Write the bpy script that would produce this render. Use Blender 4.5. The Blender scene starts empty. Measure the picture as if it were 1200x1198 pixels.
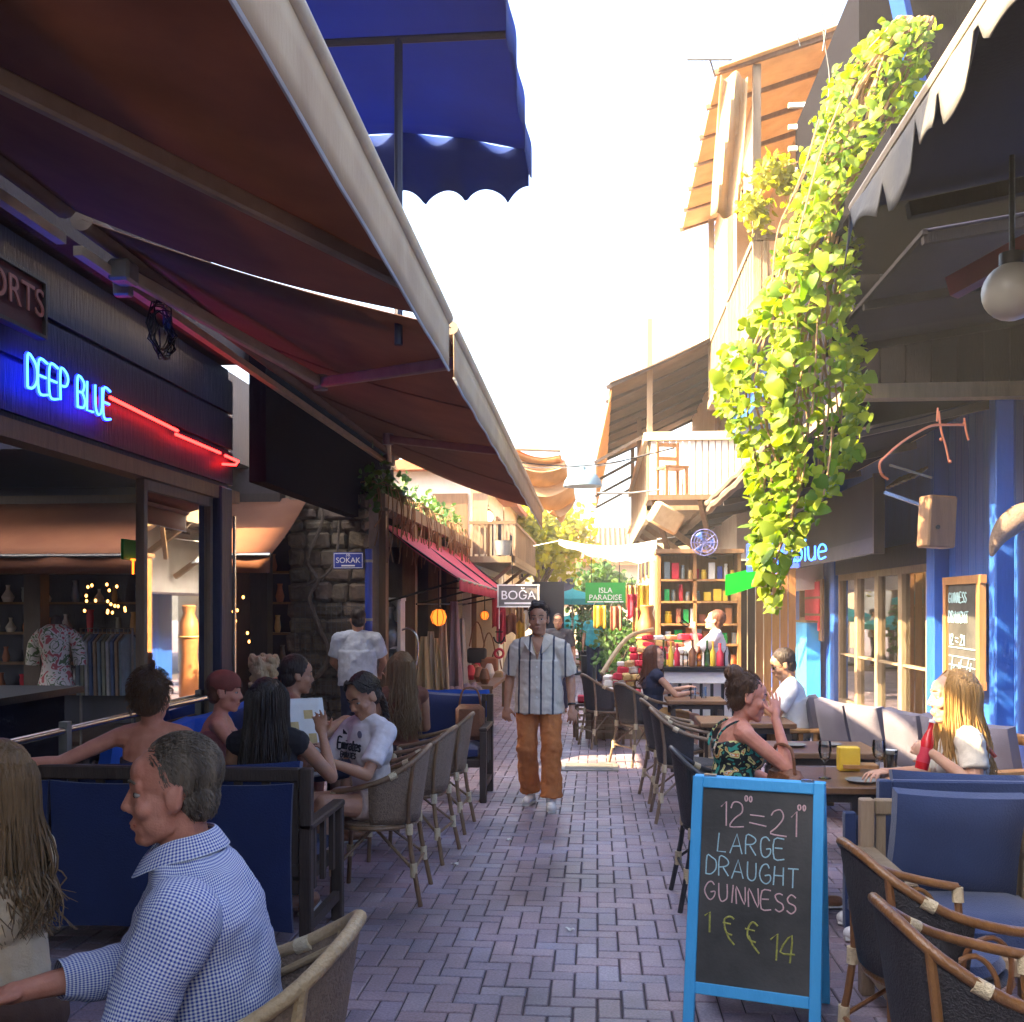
import bpy, bmesh, math, random
from mathutils import Vector, Matrix, Euler, Quaternion
from mathutils import noise as mnoise
random.seed(7)
V = Vector
PI = math.pi
SC = bpy.context.scene
C = SC.collection
R = math.radians

# ------------------------------------------------------------------ camera, sky, sun, exposure
FPX, HX, HY = 1200.0, 700.0, 712.0          # focal length and street vanishing point, in 1200x1198 picture units
YAW = math.atan((HX - 600) / FPX)
EYE = V((0, 0, 1.70))
cam = bpy.data.cameras.new('camera')
camo = bpy.data.objects.new('camera', cam); C.objects.link(camo); SC.camera = camo
cam.sensor_width = 36.0; cam.lens = 36.0 * FPX / 1200
cam.shift_y = (HY - 599) / 1200
cam.clip_end = 500; cam.clip_start = 0.05
camo.location = EYE; camo.rotation_euler = (R(90), 0, YAW)

SUN = V((-0.80, -0.25, 0.66)).normalized()
world = bpy.data.worlds.new("World"); SC.world = world; world.use_nodes = True
wn = world.node_tree.nodes
sky = wn.new('ShaderNodeTexSky'); sky.sky_type = 'NISHITA'; sky.sun_disc = False
sky.sun_elevation = math.asin(SUN.z); sky.sun_rotation = math.atan2(SUN.x, SUN.y)
sky.dust_density = 6.0; sky.air_density = 1.0
world.node_tree.links.new(sky.outputs[0], wn['Background'].inputs[0])
wn['Background'].inputs[1].default_value = 0.15
sl = bpy.data.lights.new('sun', 'SUN'); sl.energy = 5.0; sl.angle = R(0.6); sl.color = (1.0, 0.76, 0.44)
so = bpy.data.objects.new('sun', sl); C.objects.link(so)
so.rotation_euler = SUN.to_track_quat('Z', 'Y').to_euler(); so.location = (-8, 6, 12)
SC.view_settings.view_transform = 'Standard'; SC.view_settings.look = 'None'
SC.view_settings.gamma = 1.0; SC.view_settings.use_curve_mapping = False
SC.view_settings.exposure = 3.0
SC.render.engine = 'CYCLES'
SC.cycles.use_denoising = True
SC.cycles.max_bounces = 8; SC.cycles.diffuse_bounces = 5; SC.cycles.glossy_bounces = 3
SC.cycles.transmission_bounces = 6; SC.cycles.transparent_max_bounces = 8
SC.cycles.volume_bounces = 0
SC.cycles.sample_clamp_indirect = 6.0
SC.cycles.caustics_reflective = False; SC.cycles.caustics_refractive = False

def ray(px, py):
    k = (px - 600) / FPX
    r = V((math.cos(YAW), math.sin(YAW), 0)); f = V((-math.sin(YAW), math.cos(YAW), 0))
    return f + r * k + V((0, 0, (HY - py) / FPX))
def at(px, py, Y):
    d = ray(px, py); return EYE + d * (Y / d.y)
def atx(px, py, X):
    d = ray(px, py); return EYE + d * (X / d.x)
def atz(px, py, z):
    d = ray(px, py); return EYE + d * ((z - EYE.z) / d.z)

# ------------------------------------------------------------------ object helpers
def tag(o, label=None, cat=None, group=None, kind=None):
    if label: o['label'] = label
    if cat: o['category'] = cat
    if group: o['group'] = group
    if kind: o['kind'] = kind
    return o
def thing(name, label, cat, loc=(0, 0, 0), rz=0, group=None):
    o = bpy.data.objects.new(name, None); C.objects.link(o)
    o.empty_display_size = .1
    o.location = loc; o.rotation_euler = (0, 0, rz)
    return tag(o, label, cat, group)
def put(me, name, parent=None, world=False, mat=None, loc=None, rot=None):
    o = bpy.data.objects.new(name, me); C.objects.link(o)
    if mat is not None and not me.materials: me.materials.append(mat)
    if parent is not None:
        o.parent = parent
        if world: o.matrix_parent_inverse = parent.matrix_basis.inverted()
    if loc is not None: o.location = loc
    if rot is not None: o.rotation_euler = rot
    return o
def copy_tree(o, parent=None):
    c = o.copy(); C.objects.link(c)
    if parent is not None: c.parent = parent
    for ch in o.children: copy_tree(ch, c)
    return c

def frame(d, up=V((0, 0, 1))):
    d = d.normalized()
    if abs(d.dot(up)) > .98: up = V((1, 0, 0))
    x = d.cross(up).normalized(); y = x.cross(d).normalized()
    return x, y
def catmull(pts, n=4, closed=False):
    P = [V(p) for p in pts]
    if len(P) < 3: return P
    out = []; L = len(P)
    for i in range(L if closed else L - 1):
        if closed: a, b, c, d = P[i - 1], P[i], P[(i + 1) % L], P[(i + 2) % L]
        else: a, b, c, d = P[max(i - 1, 0)], P[i], P[i + 1], P[min(i + 2, L - 1)]
        for k in range(n):
            t = k / n
            out.append(.5 * ((2 * b) + (c - a) * t + (2 * a - 5 * b + 4 * c - d) * t * t + (3 * b - a - 3 * c + d) * t ** 3))
    if not closed: out.append(P[-1])
    return out

class MB:
    def __init__(s): s.v = []; s.f = []; s.m = []; s.uv = None; s.mi = 0; s.M = None
    def add(s, vs, fs):
        b = len(s.v)
        if s.M is not None: vs = [s.M @ V(p) for p in vs]
        s.v += [tuple(p) for p in vs]
        s.f += [tuple(i + b for i in f) for f in fs]; s.m += [s.mi] * len(fs)
        return s
    def box(s, c, size, rot=None, ch=0.0):
        c = V(c); hx, hy, hz = size[0] / 2, size[1] / 2, size[2] / 2
        if ch <= 0:
            vs = [V((x, y, z)) for x in (-hx, hx) for y in (-hy, hy) for z in (-hz, hz)]
            fs = [(0, 1, 3, 2), (4, 6, 7, 5), (0, 4, 5, 1), (2, 3, 7, 6), (0, 2, 6, 4), (1, 5, 7, 3)]
        else:
            ch = min(ch, hx * .9, hy * .9, hz * .9)
            bm = bmesh.new(); bmesh.ops.create_cube(bm, size=1)
            for v in bm.verts: v.co = V((v.co.x * 2 * hx, v.co.y * 2 * hy, v.co.z * 2 * hz))
            bmesh.ops.bevel(bm, geom=list(bm.edges), offset=ch, segments=1, affect='EDGES')
            bm.verts.index_update()
            vs = [v.co.copy() for v in bm.verts]; fs = [tuple(v.index for v in f.verts) for f in bm.faces]; bm.free()
        if rot is not None:
            q = Euler(rot).to_matrix() if not isinstance(rot, (Matrix, Quaternion)) else (rot if isinstance(rot, Matrix) else rot.to_matrix())
            vs = [q @ v for v in vs]
        return s.add([v + c for v in vs], fs)
    def bar(s, a, b, w, h, ch=0.0, up=V((0, 0, 1))):
        a, b = V(a), V(b); d = b - a; x, y = frame(d, up)
        M = Matrix((x, d.normalized(), y)).transposed()
        return s.box((a + b) / 2, (w, d.length, h), M, ch)
    def tube(s, pts, r, seg=8, sm=0, closed=False, cap=True):
        if sm: 
            n0 = len(pts); pts2 = catmull(pts, sm, closed)
            if isinstance(r, (list, tuple)):
                rr = []
                for i in range(len(pts2)):
                    t = i / max(1, len(pts2) - 1) * (n0 - 1); k = min(int(t), n0 - 2); rr.append(r[k] + (r[k + 1] - r[k]) * (t - k))
                r = rr
            pts = pts2
        P = [V(p) for p in pts]; n = len(P); vs = []; fs = []
        px = None
        for i, p in enumerate(P):
            if closed: d = P[(i + 1) % n] - P[i - 1]
            else: d = P[min(i + 1, n - 1)] - P[max(i - 1, 0)]
            if d.length < 1e-9: d = V((0, 0, 1))
            d.normalize()
            if px is None: px, py_ = frame(d)
            else:
                px = (px - d * px.dot(d))
                if px.length < 1e-6: px, _ = frame(d)
                px.normalize()
            y = d.cross(px)
            ri = r[i] if isinstance(r, (list, tuple)) else r
            for k in range(seg):
                a = 2 * PI * k / seg; vs.append(p + (px * math.cos(a) + y * math.sin(a)) * ri)
        m = n if closed else n - 1
        for i in range(m):
            j = (i + 1) % n
            for k in range(seg):
                l = (k + 1) % seg; fs.append((i * seg + k, i * seg + l, j * seg + l, j * seg + k))
        if cap and not closed:
            fs.append(tuple(range(seg - 1, -1, -1))); fs.append(tuple((n - 1) * seg + k for k in range(seg)))
        return s.add(vs, fs)
    def cyl(s, a, b, ra, rb=None, seg=12): return s.tube([a, b], [ra, ra if rb is None else rb], seg)
    def capsule(s, a, b, ra, rb=None, seg=10):
        a, b = V(a), V(b); rb = ra if rb is None else rb; d = b - a
        if d.length < 1e-6: return s.ball(a, (ra, ra, ra))
        d = d.normalized(); pts = []; rs = []
        for t in (-88, -60, -30): pts.append(a + d * ra * math.sin(R(t))); rs.append(ra * math.cos(R(t)))
        pts.append(a); rs.append(ra); pts.append(b); rs.append(rb)
        for t in (30, 60, 88): pts.append(b + d * rb * math.sin(R(t))); rs.append(rb * math.cos(R(t)))
        return s.tube(pts, rs, seg)
    def ball(s, c, r, rot=None, nu=14, nv=9):
        c = V(c); vs = []; fs = []
        q = rot if rot is not None else Matrix.Identity(3)
        vs.append(c + q @ V((0, 0, r[2])))
        for j in range(1, nv):
            t = PI * j / nv
            for i in range(nu):
                p = 2 * PI * i / nu
                vs.append(c + q @ V((r[0] * math.sin(t) * math.cos(p), r[1] * math.sin(t) * math.sin(p), r[2] * math.cos(t))))
        vs.append(c + q @ V((0, 0, -r[2]))); L = len(vs) - 1
        for i in range(nu):
            fs.append((0, 1 + i, 1 + (i + 1) % nu)); o = 1 + (nv - 2) * nu
            fs.append((L, o + (i + 1) % nu, o + i))
        for j in range(nv - 2):
            for i in range(nu):
                a = 1 + j * nu + i; b = 1 + j * nu + (i + 1) % nu
                fs.append((a, a + nu, b + nu, b))
        return s.add(vs, fs)
    def lathe(s, prof, c=(0, 0, 0), seg=16):
        c = V(c); vs = []; fs = []; n = len(prof)
        for r, z in prof:
            for k in range(seg):
                a = 2 * PI * k / seg; vs.append(c + V((r * math.cos(a), r * math.sin(a), z)))
        for i in range(n - 1):
            for k in range(seg):
                l = (k + 1) % seg; fs.append((i * seg + k, i * seg + l, (i + 1) * seg + l, (i + 1) * seg + k))
        if prof[0][0] > 1e-5: fs.append(tuple(range(seg - 1, -1, -1)))
        if prof[-1][0] > 1e-5: fs.append(tuple((n - 1) * seg + k for k in range(seg)))
        return s.add(vs, fs)
    def quad(s, a, b, c, d): return s.add([V(a), V(b), V(c), V(d)], [(0, 1, 2, 3)])
    def slab(s, corners, off):
        """quad with thickness: corners in order, off = thickness vector"""
        c = [V(p) for p in corners]; o = V(off); n = len(c)
        fs = [tuple(range(n)), tuple(range(2 * n - 1, n - 1, -1))]
        for i in range(n): fs.append((i, i + n, (i + 1) % n + n, (i + 1) % n))
        return s.add(c + [p + o for p in c], fs)
    def grid(s, fn, nu, nv, thick=None, closed_u=False):
        vs = [V(fn(i / nu, j / nv)) for j in range(nv + 1) for i in range(nu + 1)]; fs = []
        W = nu + 1
        for j in range(nv):
            for i in range(nu): fs.append((j * W + i, j * W + i + 1, (j + 1) * W + i + 1, (j + 1) * W + i))
        return s.add(vs, fs)
    def mesh(s, name, smooth=True):
        me = bpy.data.meshes.new(name); me.from_pydata(s.v, [], s.f)
        if any(s.m): me.polygons.foreach_set('material_index', s.m)
        bm = bmesh.new(); bm.from_mesh(me); bmesh.ops.recalc_face_normals(bm, faces=bm.faces); bm.to_mesh(me); bm.free()
        if smooth:
            me.polygons.foreach_set('use_smooth', [True] * len(me.polygons))
            try: me.set_sharp_from_angle(angle=R(38))
            except Exception: pass
        me.update(); return me
    def build(s, name, mats, parent=None, world=False, smooth=True, solid=0, loc=None, rot=None):
        me = s.mesh(name, smooth)
        for m in (mats if isinstance(mats, (list, tuple)) else [mats]): me.materials.append(m)
        o = put(me, name, parent, world, None, loc, rot)
        if solid:
            md = o.modifiers.new('solid', 'SOLIDIFY'); md.thickness = solid; md.offset = 0
        return o
def group_thing(name, label, cat, loc, group=None): return thing(name, label, cat, loc, 0, group)

# ------------------------------------------------------------------ materials
def hx(s):
    s = s.lstrip('#'); o = []
    for i in (0, 2, 4):
        c = int(s[i:i + 2], 16) / 255
        o.append(c / 12.92 if c <= .04045 else ((c + .055) / 1.055) ** 2.4)
    return tuple(o)
def _c4(c): 
    if isinstance(c, str): c = hx(c)
    return (c[0], c[1], c[2], 1)
def newmat(name):
    m = bpy.data.materials.new(name); m.use_nodes = True
    nt = m.node_tree; return m, nt, nt.nodes['Principled BSDF'], nt.nodes['Material Output']
def N(nt, t, **kw):
    n = nt.nodes.new(t)
    for k, v in kw.items(): setattr(n, k, v)
    return n
MATS = {}
def mat(name, col, col2=None, rough=.65, scale=6., bump=0., bscale=None, stretch=(1, 1, 1), metal=0., sss=0., spec=.5,
        vary=0., trans=0., wave=None, detail=4., alpha=None, sheen=0.):
    if name in MATS: return MATS[name]
    m, nt, b, out = newmat(name); L = nt.links.new
    tc = N(nt, 'ShaderNodeTexCoord'); mp = N(nt, 'ShaderNodeMapping'); mp.inputs['Scale'].default_value = stretch
    L(tc.outputs['Object'], mp.inputs['Vector'])
    nz = N(nt, 'ShaderNodeTexNoise'); nz.inputs['Scale'].default_value = scale; nz.inputs['Detail'].default_value = detail
    nz.inputs['Roughness'].default_value = .6
    L(mp.outputs[0], nz.inputs['Vector'])
    rp = N(nt, 'ShaderNodeValToRGB'); rp.color_ramp.elements[0].position = .32; rp.color_ramp.elements[1].position = .68
    c1 = _c4(col); c2 = _c4(col2) if col2 is not None else tuple(x * .72 for x in c1[:3]) + (1,)
    rp.color_ramp.elements[0].color = c1; rp.color_ramp.elements[1].color = c2
    L(nz.outputs['Fac'], rp.inputs['Fac'])
    src = rp.outputs['Color']
    if vary:
        oi = N(nt, 'ShaderNodeObjectInfo'); hsv = N(nt, 'ShaderNodeHueSaturation')
        mr = N(nt, 'ShaderNodeMapRange'); mr.inputs[3].default_value = 1 - vary; mr.inputs[4].default_value = 1 + vary
        L(oi.outputs['Random'], mr.inputs[0]); L(mr.outputs[0], hsv.inputs['Value']); L(src, hsv.inputs['Color'])
        mr2 = N(nt, 'ShaderNodeMapRange'); mr2.inputs[3].default_value = .5 - vary * .06; mr2.inputs[4].default_value = .5 + vary * .06
        mul = N(nt, 'ShaderNodeMath', operation='FRACT'); m3 = N(nt, 'ShaderNodeMath', operation='MULTIPLY'); m3.inputs[1].default_value = 37.7
        L(oi.outputs['Random'], m3.inputs[0]); L(m3.outputs[0], mul.inputs[0]); L(mul.outputs[0], mr2.inputs[0]); L(mr2.outputs[0], hsv.inputs['Hue'])
        src = hsv.outputs['Color']
    L(src, b.inputs['Base Color'])
    b.inputs['Roughness'].default_value = rough; b.inputs['Metallic'].default_value = metal
    b.inputs['Specular IOR Level'].default_value = spec
    if sheen: b.inputs['Sheen Weight'].default_value = sheen
    if sss:
        b.inputs['Subsurface Weight'].default_value = sss; b.inputs['Subsurface Radius'].default_value = (.02, .008, .004)
        b.inputs['Subsurface Scale'].default_value = 1.0
    if bump:
        bp = N(nt, 'ShaderNodeBump'); bp.inputs['Strength'].default_value = bump; bp.inputs['Distance'].default_value = .02
        if wave:
            wv = N(nt, 'ShaderNodeTexWave'); wv.inputs['Scale'].default_value = wave; wv.inputs['Distortion'].default_value = 1.2
            L(mp.outputs[0], wv.inputs['Vector']); L(wv.outputs['Fac'], bp.inputs['Height'])
        else:
            n2 = N(nt, 'ShaderNodeTexNoise'); n2.inputs['Scale'].default_value = bscale or scale * 6; n2.inputs['Detail'].default_value = 3
            L(mp.outputs[0], n2.inputs['Vector']); L(n2.outputs['Fac'], bp.inputs['Height'])
        L(bp.outputs[0], b.inputs['Normal'])
    if trans:
        tr = N(nt, 'ShaderNodeBsdfTranslucent'); mx = N(nt, 'ShaderNodeMixShader'); mx.inputs[0].default_value = trans
        L(src, tr.inputs['Color']); L(b.outputs[0], mx.inputs[1]); L(tr.outputs[0], mx.inputs[2]); L(mx.outputs[0], out.inputs[0])
    MATS[name] = m; return m
def emit(name, col, strength):
    if name in MATS: return MATS[name]
    m, nt, b, out = newmat(name)
    e = N(nt, 'ShaderNodeEmission'); e.inputs[0].default_value = _c4(col); e.inputs[1].default_value = strength
    nt.links.new(e.outputs[0], out.inputs[0]); MATS[name] = m; return m
def glass(name, tint=(.8, .85, .85), rough=.02, refl=1.0):
    if name in MATS: return MATS[name]
    m, nt, b, out = newmat(name); L = nt.links.new
    t = N(nt, 'ShaderNodeBsdfTransparent'); t.inputs[0].default_value = _c4(tint)
    g = N(nt, 'ShaderNodeBsdfGlossy'); g.inputs['Roughness'].default_value = rough
    fr = N(nt, 'ShaderNodeFresnel'); fr.inputs[0].default_value = 1.55
    ml = N(nt, 'ShaderNodeMath', operation='MULTIPLY_ADD'); ml.inputs[1].default_value = refl; ml.inputs[2].default_value = .04; ml.use_clamp = True
    mx = N(nt, 'ShaderNodeMixShader')
    L(fr.outputs[0], ml.inputs[0]); L(ml.outputs[0], mx.inputs[0]); L(t.outputs[0], mx.inputs[1]); L(g.outputs[0], mx.inputs[2]); L(mx.outputs[0], out.inputs[0])
    MATS[name] = m; return m

def paver_material():
    m, nt, b, out = newmat('paver'); L = nt.links.new
    g = N(nt, 'ShaderNodeNewGeometry'); oi = N(nt, 'ShaderNodeObjectInfo')
    ad = N(nt, 'ShaderNodeMath', operation='ADD'); fr = N(nt, 'ShaderNodeMath', operation='FRACT')
    L(g.outputs['Random Per Island'], ad.inputs[0]); L(oi.outputs['Random'], ad.inputs[1]); L(ad.outputs[0], fr.inputs[0])
    rp = N(nt, 'ShaderNodeValToRGB'); e = rp.color_ramp.elements
    e[0].position = 0; e[0].color = (.195, .155, .19, 1); e[1].position = 1; e[1].color = (.275, .235, .275, 1)
    for p, c in ((.25, (.245, .175, .205)), (.5, (.22, .19, .24)), (.75, (.265, .19, .21))):
        k = e.new(p); k.color = c + (1,)
    L(fr.outputs[0], rp.inputs[0])
    nz = N(nt, 'ShaderNodeTexNoise'); nz.inputs['Scale'].default_value = 1.3; nz.inputs['Detail'].default_value = 5
    L(g.outputs['Position'], nz.inputs['Vector'])
    n2 = N(nt, 'ShaderNodeTexNoise'); n2.inputs['Scale'].default_value = 90; n2.inputs['Detail'].default_value = 4
    L(g.outputs['Position'], n2.inputs['Vector'])
    mr = N(nt, 'ShaderNodeMapRange'); mr.inputs[1].default_value = .3; mr.inputs[2].default_value = .7; mr.inputs[3].default_value = .62; mr.inputs[4].default_value = 1.62
    L(nz.outputs['Fac'], mr.inputs[0])
    m2 = N(nt, 'ShaderNodeMapRange'); m2.inputs[1].default_value = .3; m2.inputs[2].default_value = .7; m2.inputs[3].default_value = .75; m2.inputs[4].default_value = 1.25
    L(n2.outputs['Fac'], m2.inputs[0])
    mu = N(nt, 'ShaderNodeMath', operation='MULTIPLY'); L(mr.outputs[0], mu.inputs[0]); L(m2.outputs[0], mu.inputs[1])
    mx = N(nt, 'ShaderNodeVectorMath', operation='SCALE'); L(rp.outputs[0], mx.inputs[0]); L(mu.outputs[0], mx.inputs[3])
    L(mx.outputs[0], b.inputs['Base Color'])
    r2 = N(nt, 'ShaderNodeMapRange'); r2.inputs[3].default_value = .28; r2.inputs[4].default_value = .58; L(nz.outputs['Fac'], r2.inputs[0]); L(r2.outputs[0], b.inputs['Roughness'])
    bp = N(nt, 'ShaderNodeBump'); bp.inputs['Strength'].default_value = .35; bp.inputs['Distance'].default_value = .004
    L(n2.outputs['Fac'], bp.inputs['Height']); L(bp.outputs[0], b.inputs['Normal'])
    return m

def stripe_axis(nt, vec, axis, period, duty, phase=0.):
    """1 where fract(axis/period) < duty"""
    sp = N(nt, 'ShaderNodeSeparateXYZ'); nt.links.new(vec, sp.inputs[0])
    a = N(nt, 'ShaderNodeMath', operation='MULTIPLY_ADD'); a.inputs[1].default_value = 1 / period; a.inputs[2].default_value = phase
    nt.links.new(sp.outputs[axis], a.inputs[0])
    f = N(nt, 'ShaderNodeMath', operation='FRACT'); nt.links.new(a.outputs[0], f.inputs[0])
    c = N(nt, 'ShaderNodeMath', operation='LESS_THAN'); c.inputs[1].default_value = duty; nt.links.new(f.outputs[0], c.inputs[0])
    return c.outputs[0]
def gingham(name, c_light, c_dark, period):
    m, nt, b, out = newmat(name); L = nt.links.new
    tc = N(nt, 'ShaderNodeTexCoord'); nz = N(nt, 'ShaderNodeTexNoise'); nz.inputs['Scale'].default_value = 9
    L(tc.outputs['UV'], nz.inputs['Vector'])
    vv = tc.outputs['UV']
    sx = stripe_axis(nt, vv, 0, period, .5); sz = stripe_axis(nt, vv, 1, period, .5)
    s2 = N(nt, 'ShaderNodeMath', operation='ADD'); L(sx, s2.inputs[0]); L(sz, s2.inputs[1])
    h = N(nt, 'ShaderNodeMath', operation='MULTIPLY'); h.inputs[1].default_value = .5; L(s2.outputs[0], h.inputs[0])
    rp = N(nt, 'ShaderNodeValToRGB'); rp.color_ramp.elements[0].color = _c4(c_light); rp.color_ramp.elements[1].color = _c4(c_dark)
    L(h.outputs[0], rp.inputs[0]); L(rp.outputs[0], b.inputs['Base Color']); b.inputs['Roughness'].default_value = .85
    return m
def striped(name, base, stripe, period, duty, axis=0, phase=0., second=None):
    m, nt, b, out = newmat(name); L = nt.links.new
    tc = N(nt, 'ShaderNodeTexCoord')
    s = stripe_axis(nt, tc.outputs['Object'], axis, period, duty, phase)
    nz = N(nt, 'ShaderNodeTexNoise'); nz.inputs['Scale'].default_value = 40
    mp = N(nt, 'ShaderNodeMapping'); mp.inputs['Scale'].default_value = (4, 4, .15); L(tc.outputs['Object'], mp.inputs[0]); L(mp.outputs[0], nz.inputs['Vector'])
    m1 = N(nt, 'ShaderNodeMix', data_type='RGBA'); m1.inputs[6].default_value = _c4(base); m1.inputs[7].default_value = _c4(second or base)
    L(nz.outputs['Fac'], m1.inputs[0])
    mx = N(nt, 'ShaderNodeMix', data_type='RGBA'); L(s, mx.inputs[0]); L(m1.outputs[2], mx.inputs[6]); mx.inputs[7].default_value = _c4(stripe)
    L(mx.outputs[2], b.inputs['Base Color']); b.inputs['Roughness'].default_value = .85
    return m
def floral(name, base, cols, scale):
    m, nt, b, out = newmat(name); L = nt.links.new
    tc = N(nt, 'ShaderNodeTexCoord'); nz = N(nt, 'ShaderNodeTexNoise'); nz.inputs['Scale'].default_value = scale; nz.inputs['Detail'].default_value = 1; nz.inputs['Distortion'].default_value = 1.5
    L(tc.outputs['Object'], nz.inputs['Vector'])
    rp = N(nt, 'ShaderNodeValToRGB'); rp.color_ramp.interpolation = 'CONSTANT'; e = rp.color_ramp.elements
    e[0].position = 0; e[0].color = _c4(cols[0]); e[1].position = .40; e[1].color = _c4(base)
    for i, c in enumerate(cols[1:]): k = e.new(.53 + .06 * i); k.color = _c4(c)
    k = e.new(.53 + .06 * len(cols[1:])); k.color = _c4(base)
    L(nz.outputs['Fac'], rp.inputs[0]); L(rp.outputs[0], b.inputs['Base Color']); b.inputs['Roughness'].default_value = .8
    return m
def leafmat(name, c1, c2, trans=.45):
    m, nt, b, out = newmat(name); L = nt.links.new
    g = N(nt, 'ShaderNodeNewGeometry'); oi = N(nt, 'ShaderNodeObjectInfo')
    ad = N(nt, 'ShaderNodeMath', operation='ADD'); fr = N(nt, 'ShaderNodeMath', operation='FRACT')
    L(g.outputs['Random Per Island'], ad.inputs[0]); L(oi.outputs['Random'], ad.inputs[1]); L(ad.outputs[0], fr.inputs[0])
    mx = N(nt, 'ShaderNodeMix', data_type='RGBA'); mx.inputs[6].default_value = _c4(c1); mx.inputs[7].default_value = _c4(c2); L(fr.outputs[0], mx.inputs[0])
    L(mx.outputs[2], b.inputs['Base Color']); b.inputs['Roughness'].default_value = .5; b.inputs['Specular IOR Level'].default_value = .3
    tr = N(nt, 'ShaderNodeBsdfTranslucent'); ms = N(nt, 'ShaderNodeMixShader'); ms.inputs[0].default_value = trans
    hs = N(nt, 'ShaderNodeHueSaturation'); hs.inputs['Value'].default_value = 1.6; hs.inputs['Saturation'].default_value = 1.1; L(mx.outputs[2], hs.inputs['Color'])
    L(hs.outputs[0], tr.inputs[0]); L(b.outputs[0], ms.inputs[1]); L(tr.outputs[0], ms.inputs[2]); L(ms.outputs[0], out.inputs[0])
    MATS[name] = m; return m

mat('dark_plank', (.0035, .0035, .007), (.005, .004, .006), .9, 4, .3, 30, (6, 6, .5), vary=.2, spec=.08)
mat('navy_wood', '#101a40', '#0c1330', .55, 5, .25, 40, (1, 1, .15))
mat('blue_wood', (.022, .11, .47), (.017, .085, .39), .5, 4, .3, 30, (1, 1, .1), vary=.12)
mat('blue_trim', (.02, .105, .45), (.015, .08, .35), .45, 5, .2, 30, (1, 1, .2))
mat('dark_wood', (.035, .022, .018), (.055, .035, .026), .55, 5, .3, 30, (6, 6, .6))
mat('mid_wood', (.16, .085, .04), (.22, .125, .06), .55, 4, .3, 30, (6, 6, .6), vary=.15)
mat('old_wood', (.22, .15, .09), (.30, .22, .14), .75, 4, .4, 30, (5, 5, .5), vary=.2)
mat('honey_wood', (.40, .20, .07), (.30, .14, .045), .45, 4, .25, 30, (6, 6, .6), vary=.1)
mat('black_metal', (.02, .02, .022), (.03, .03, .033), .4, 10, .1, metal=.6)
mat('steel', (.55, .56, .58), (.48, .49, .5), .25, 10, .05, metal=1)
mat('grey_metal', (.30, .29, .27), (.22, .21, .20), .45, 8, .1, metal=.4)
mat('pole_beige', (.42, .34, .24), (.34, .27, .19), .5, 8, .1)
mat('awning_brown', (.225, .128, .09), (.175, .098, .07), .85, 2.5, .08, 200, trans=.30)
mat('valance_beige', (.52, .38, .24), (.42, .29, .18), .85, 3, .15, 60, (1, 1, .3), trans=.15)
mat('blue_canvas', (.012, .06, .33), (.010, .045, .26), .8, 1.2, .15, 12, trans=.42)
mat('grey_canvas', (.16, .15, .13), (.085, .09, .10), .85, 3, .15, 40, trans=.12)
mat('navy_canvas', (.008, .009, .026), (.006, .007, .02), .95, 3, .1, 60, spec=.15)
mat('taupe_canvas', (.20, .14, .10), (.15, .105, .08), .85, 3, .2, 25, trans=.1)
mat('charcoal_board', (.035, .034, .045), (.026, .025, .034), .7, 2, .08, 30)
mat('orange_canvas', (.62, .26, .10), (.52, .20, .08), .85, 3, .1, 50, trans=.35)
mat('tan_canvas', (.62, .42, .22), (.50, .33, .17), .85, 4, .15, 40, trans=.3)
mat('pink_canvas', (.70, .10, .16), (.62, .08, .13), .8, 4, .1, 50, trans=.3)
mat('white_canvas', (.75, .76, .78), (.66, .68, .7), .85, 2, .15, 15, trans=.4)
mat('teal_canvas', (.02, .40, .42), (.015, .33, .36), .8, 3, .1, 40, trans=.4)
mat('cream_wall', (.62, .52, .36), (.52, .42, .28), .9, 3, .3, 40)
mat('white_wall', (.72, .69, .62), (.62, .58, .5), .9, 3, .3, 40)
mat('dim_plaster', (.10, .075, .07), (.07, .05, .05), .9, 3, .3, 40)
mat('stone', (.21, .155, .10), (.11, .085, .06), .9, 7, .8, 30, vary=.3)
mat('mortar', (.15, .125, .10), (.10, .085, .07), .95, 8, .6, 60)
mat('roof_tile', (.42, .15, .07), (.33, .11, .05), .8, 6, .3, vary=.25)
mat('mesh_wire', (.12, .11, .10), (.09, .08, .07), .6, 10)
mat('white_paint', (.78, .76, .72), (.70, .68, .63), .6, 6, .15, 40)
mat('sky_blue_paint', (.055, .40, .78), (.045, .35, .70), .5, 5, .2, 40, (1, 1, .2))
mat('chalkboard', (.028, .028, .026), (.075, .070, .064), .7, 3.2, .1, 60)
mat('chalk_pink', (.78, .52, .52), (.55, .36, .37), .95, 160, 0)
mat('chalk_blue', (.50, .74, .80), (.33, .52, .58), .95, 160, 0)
mat('chalk_yellow', (.50, .49, .10), (.20, .20, .05), .95, 90, 0)
mat('rattan_dark', (.14, .075, .038), (.23, .135, .07), .38, 9, .3, 60, (1, 1, .5), vary=.1)
mat('rattan_honey', (.27, .125, .045), (.17, .075, .028), .32, 9, .3, 60, (1, 1, .5), vary=.1)
mat('rattan_pale', (.50, .36, .20), (.42, .29, .15), .5, 12, .4, 90)
mat('binding', (.66, .55, .36), (.55, .44, .27), .55, 30, .5, 150)
mat('wicker_weave', (.20, .135, .10), (.14, .09, .065), .6, 60, .6, 160, vary=.1)
mat('wicker_grey', (.20, .135, .09), (.30, .21, .14), .55, 50, .7, 140)
mat('dark_wicker', (.03, .028, .032), (.05, .046, .05), .5, 60, .6, 150)
mat('blue_cushion', (.007, .022, .12), (.006, .018, .095), .9, 4, .3, 120, sheen=.2)
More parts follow.
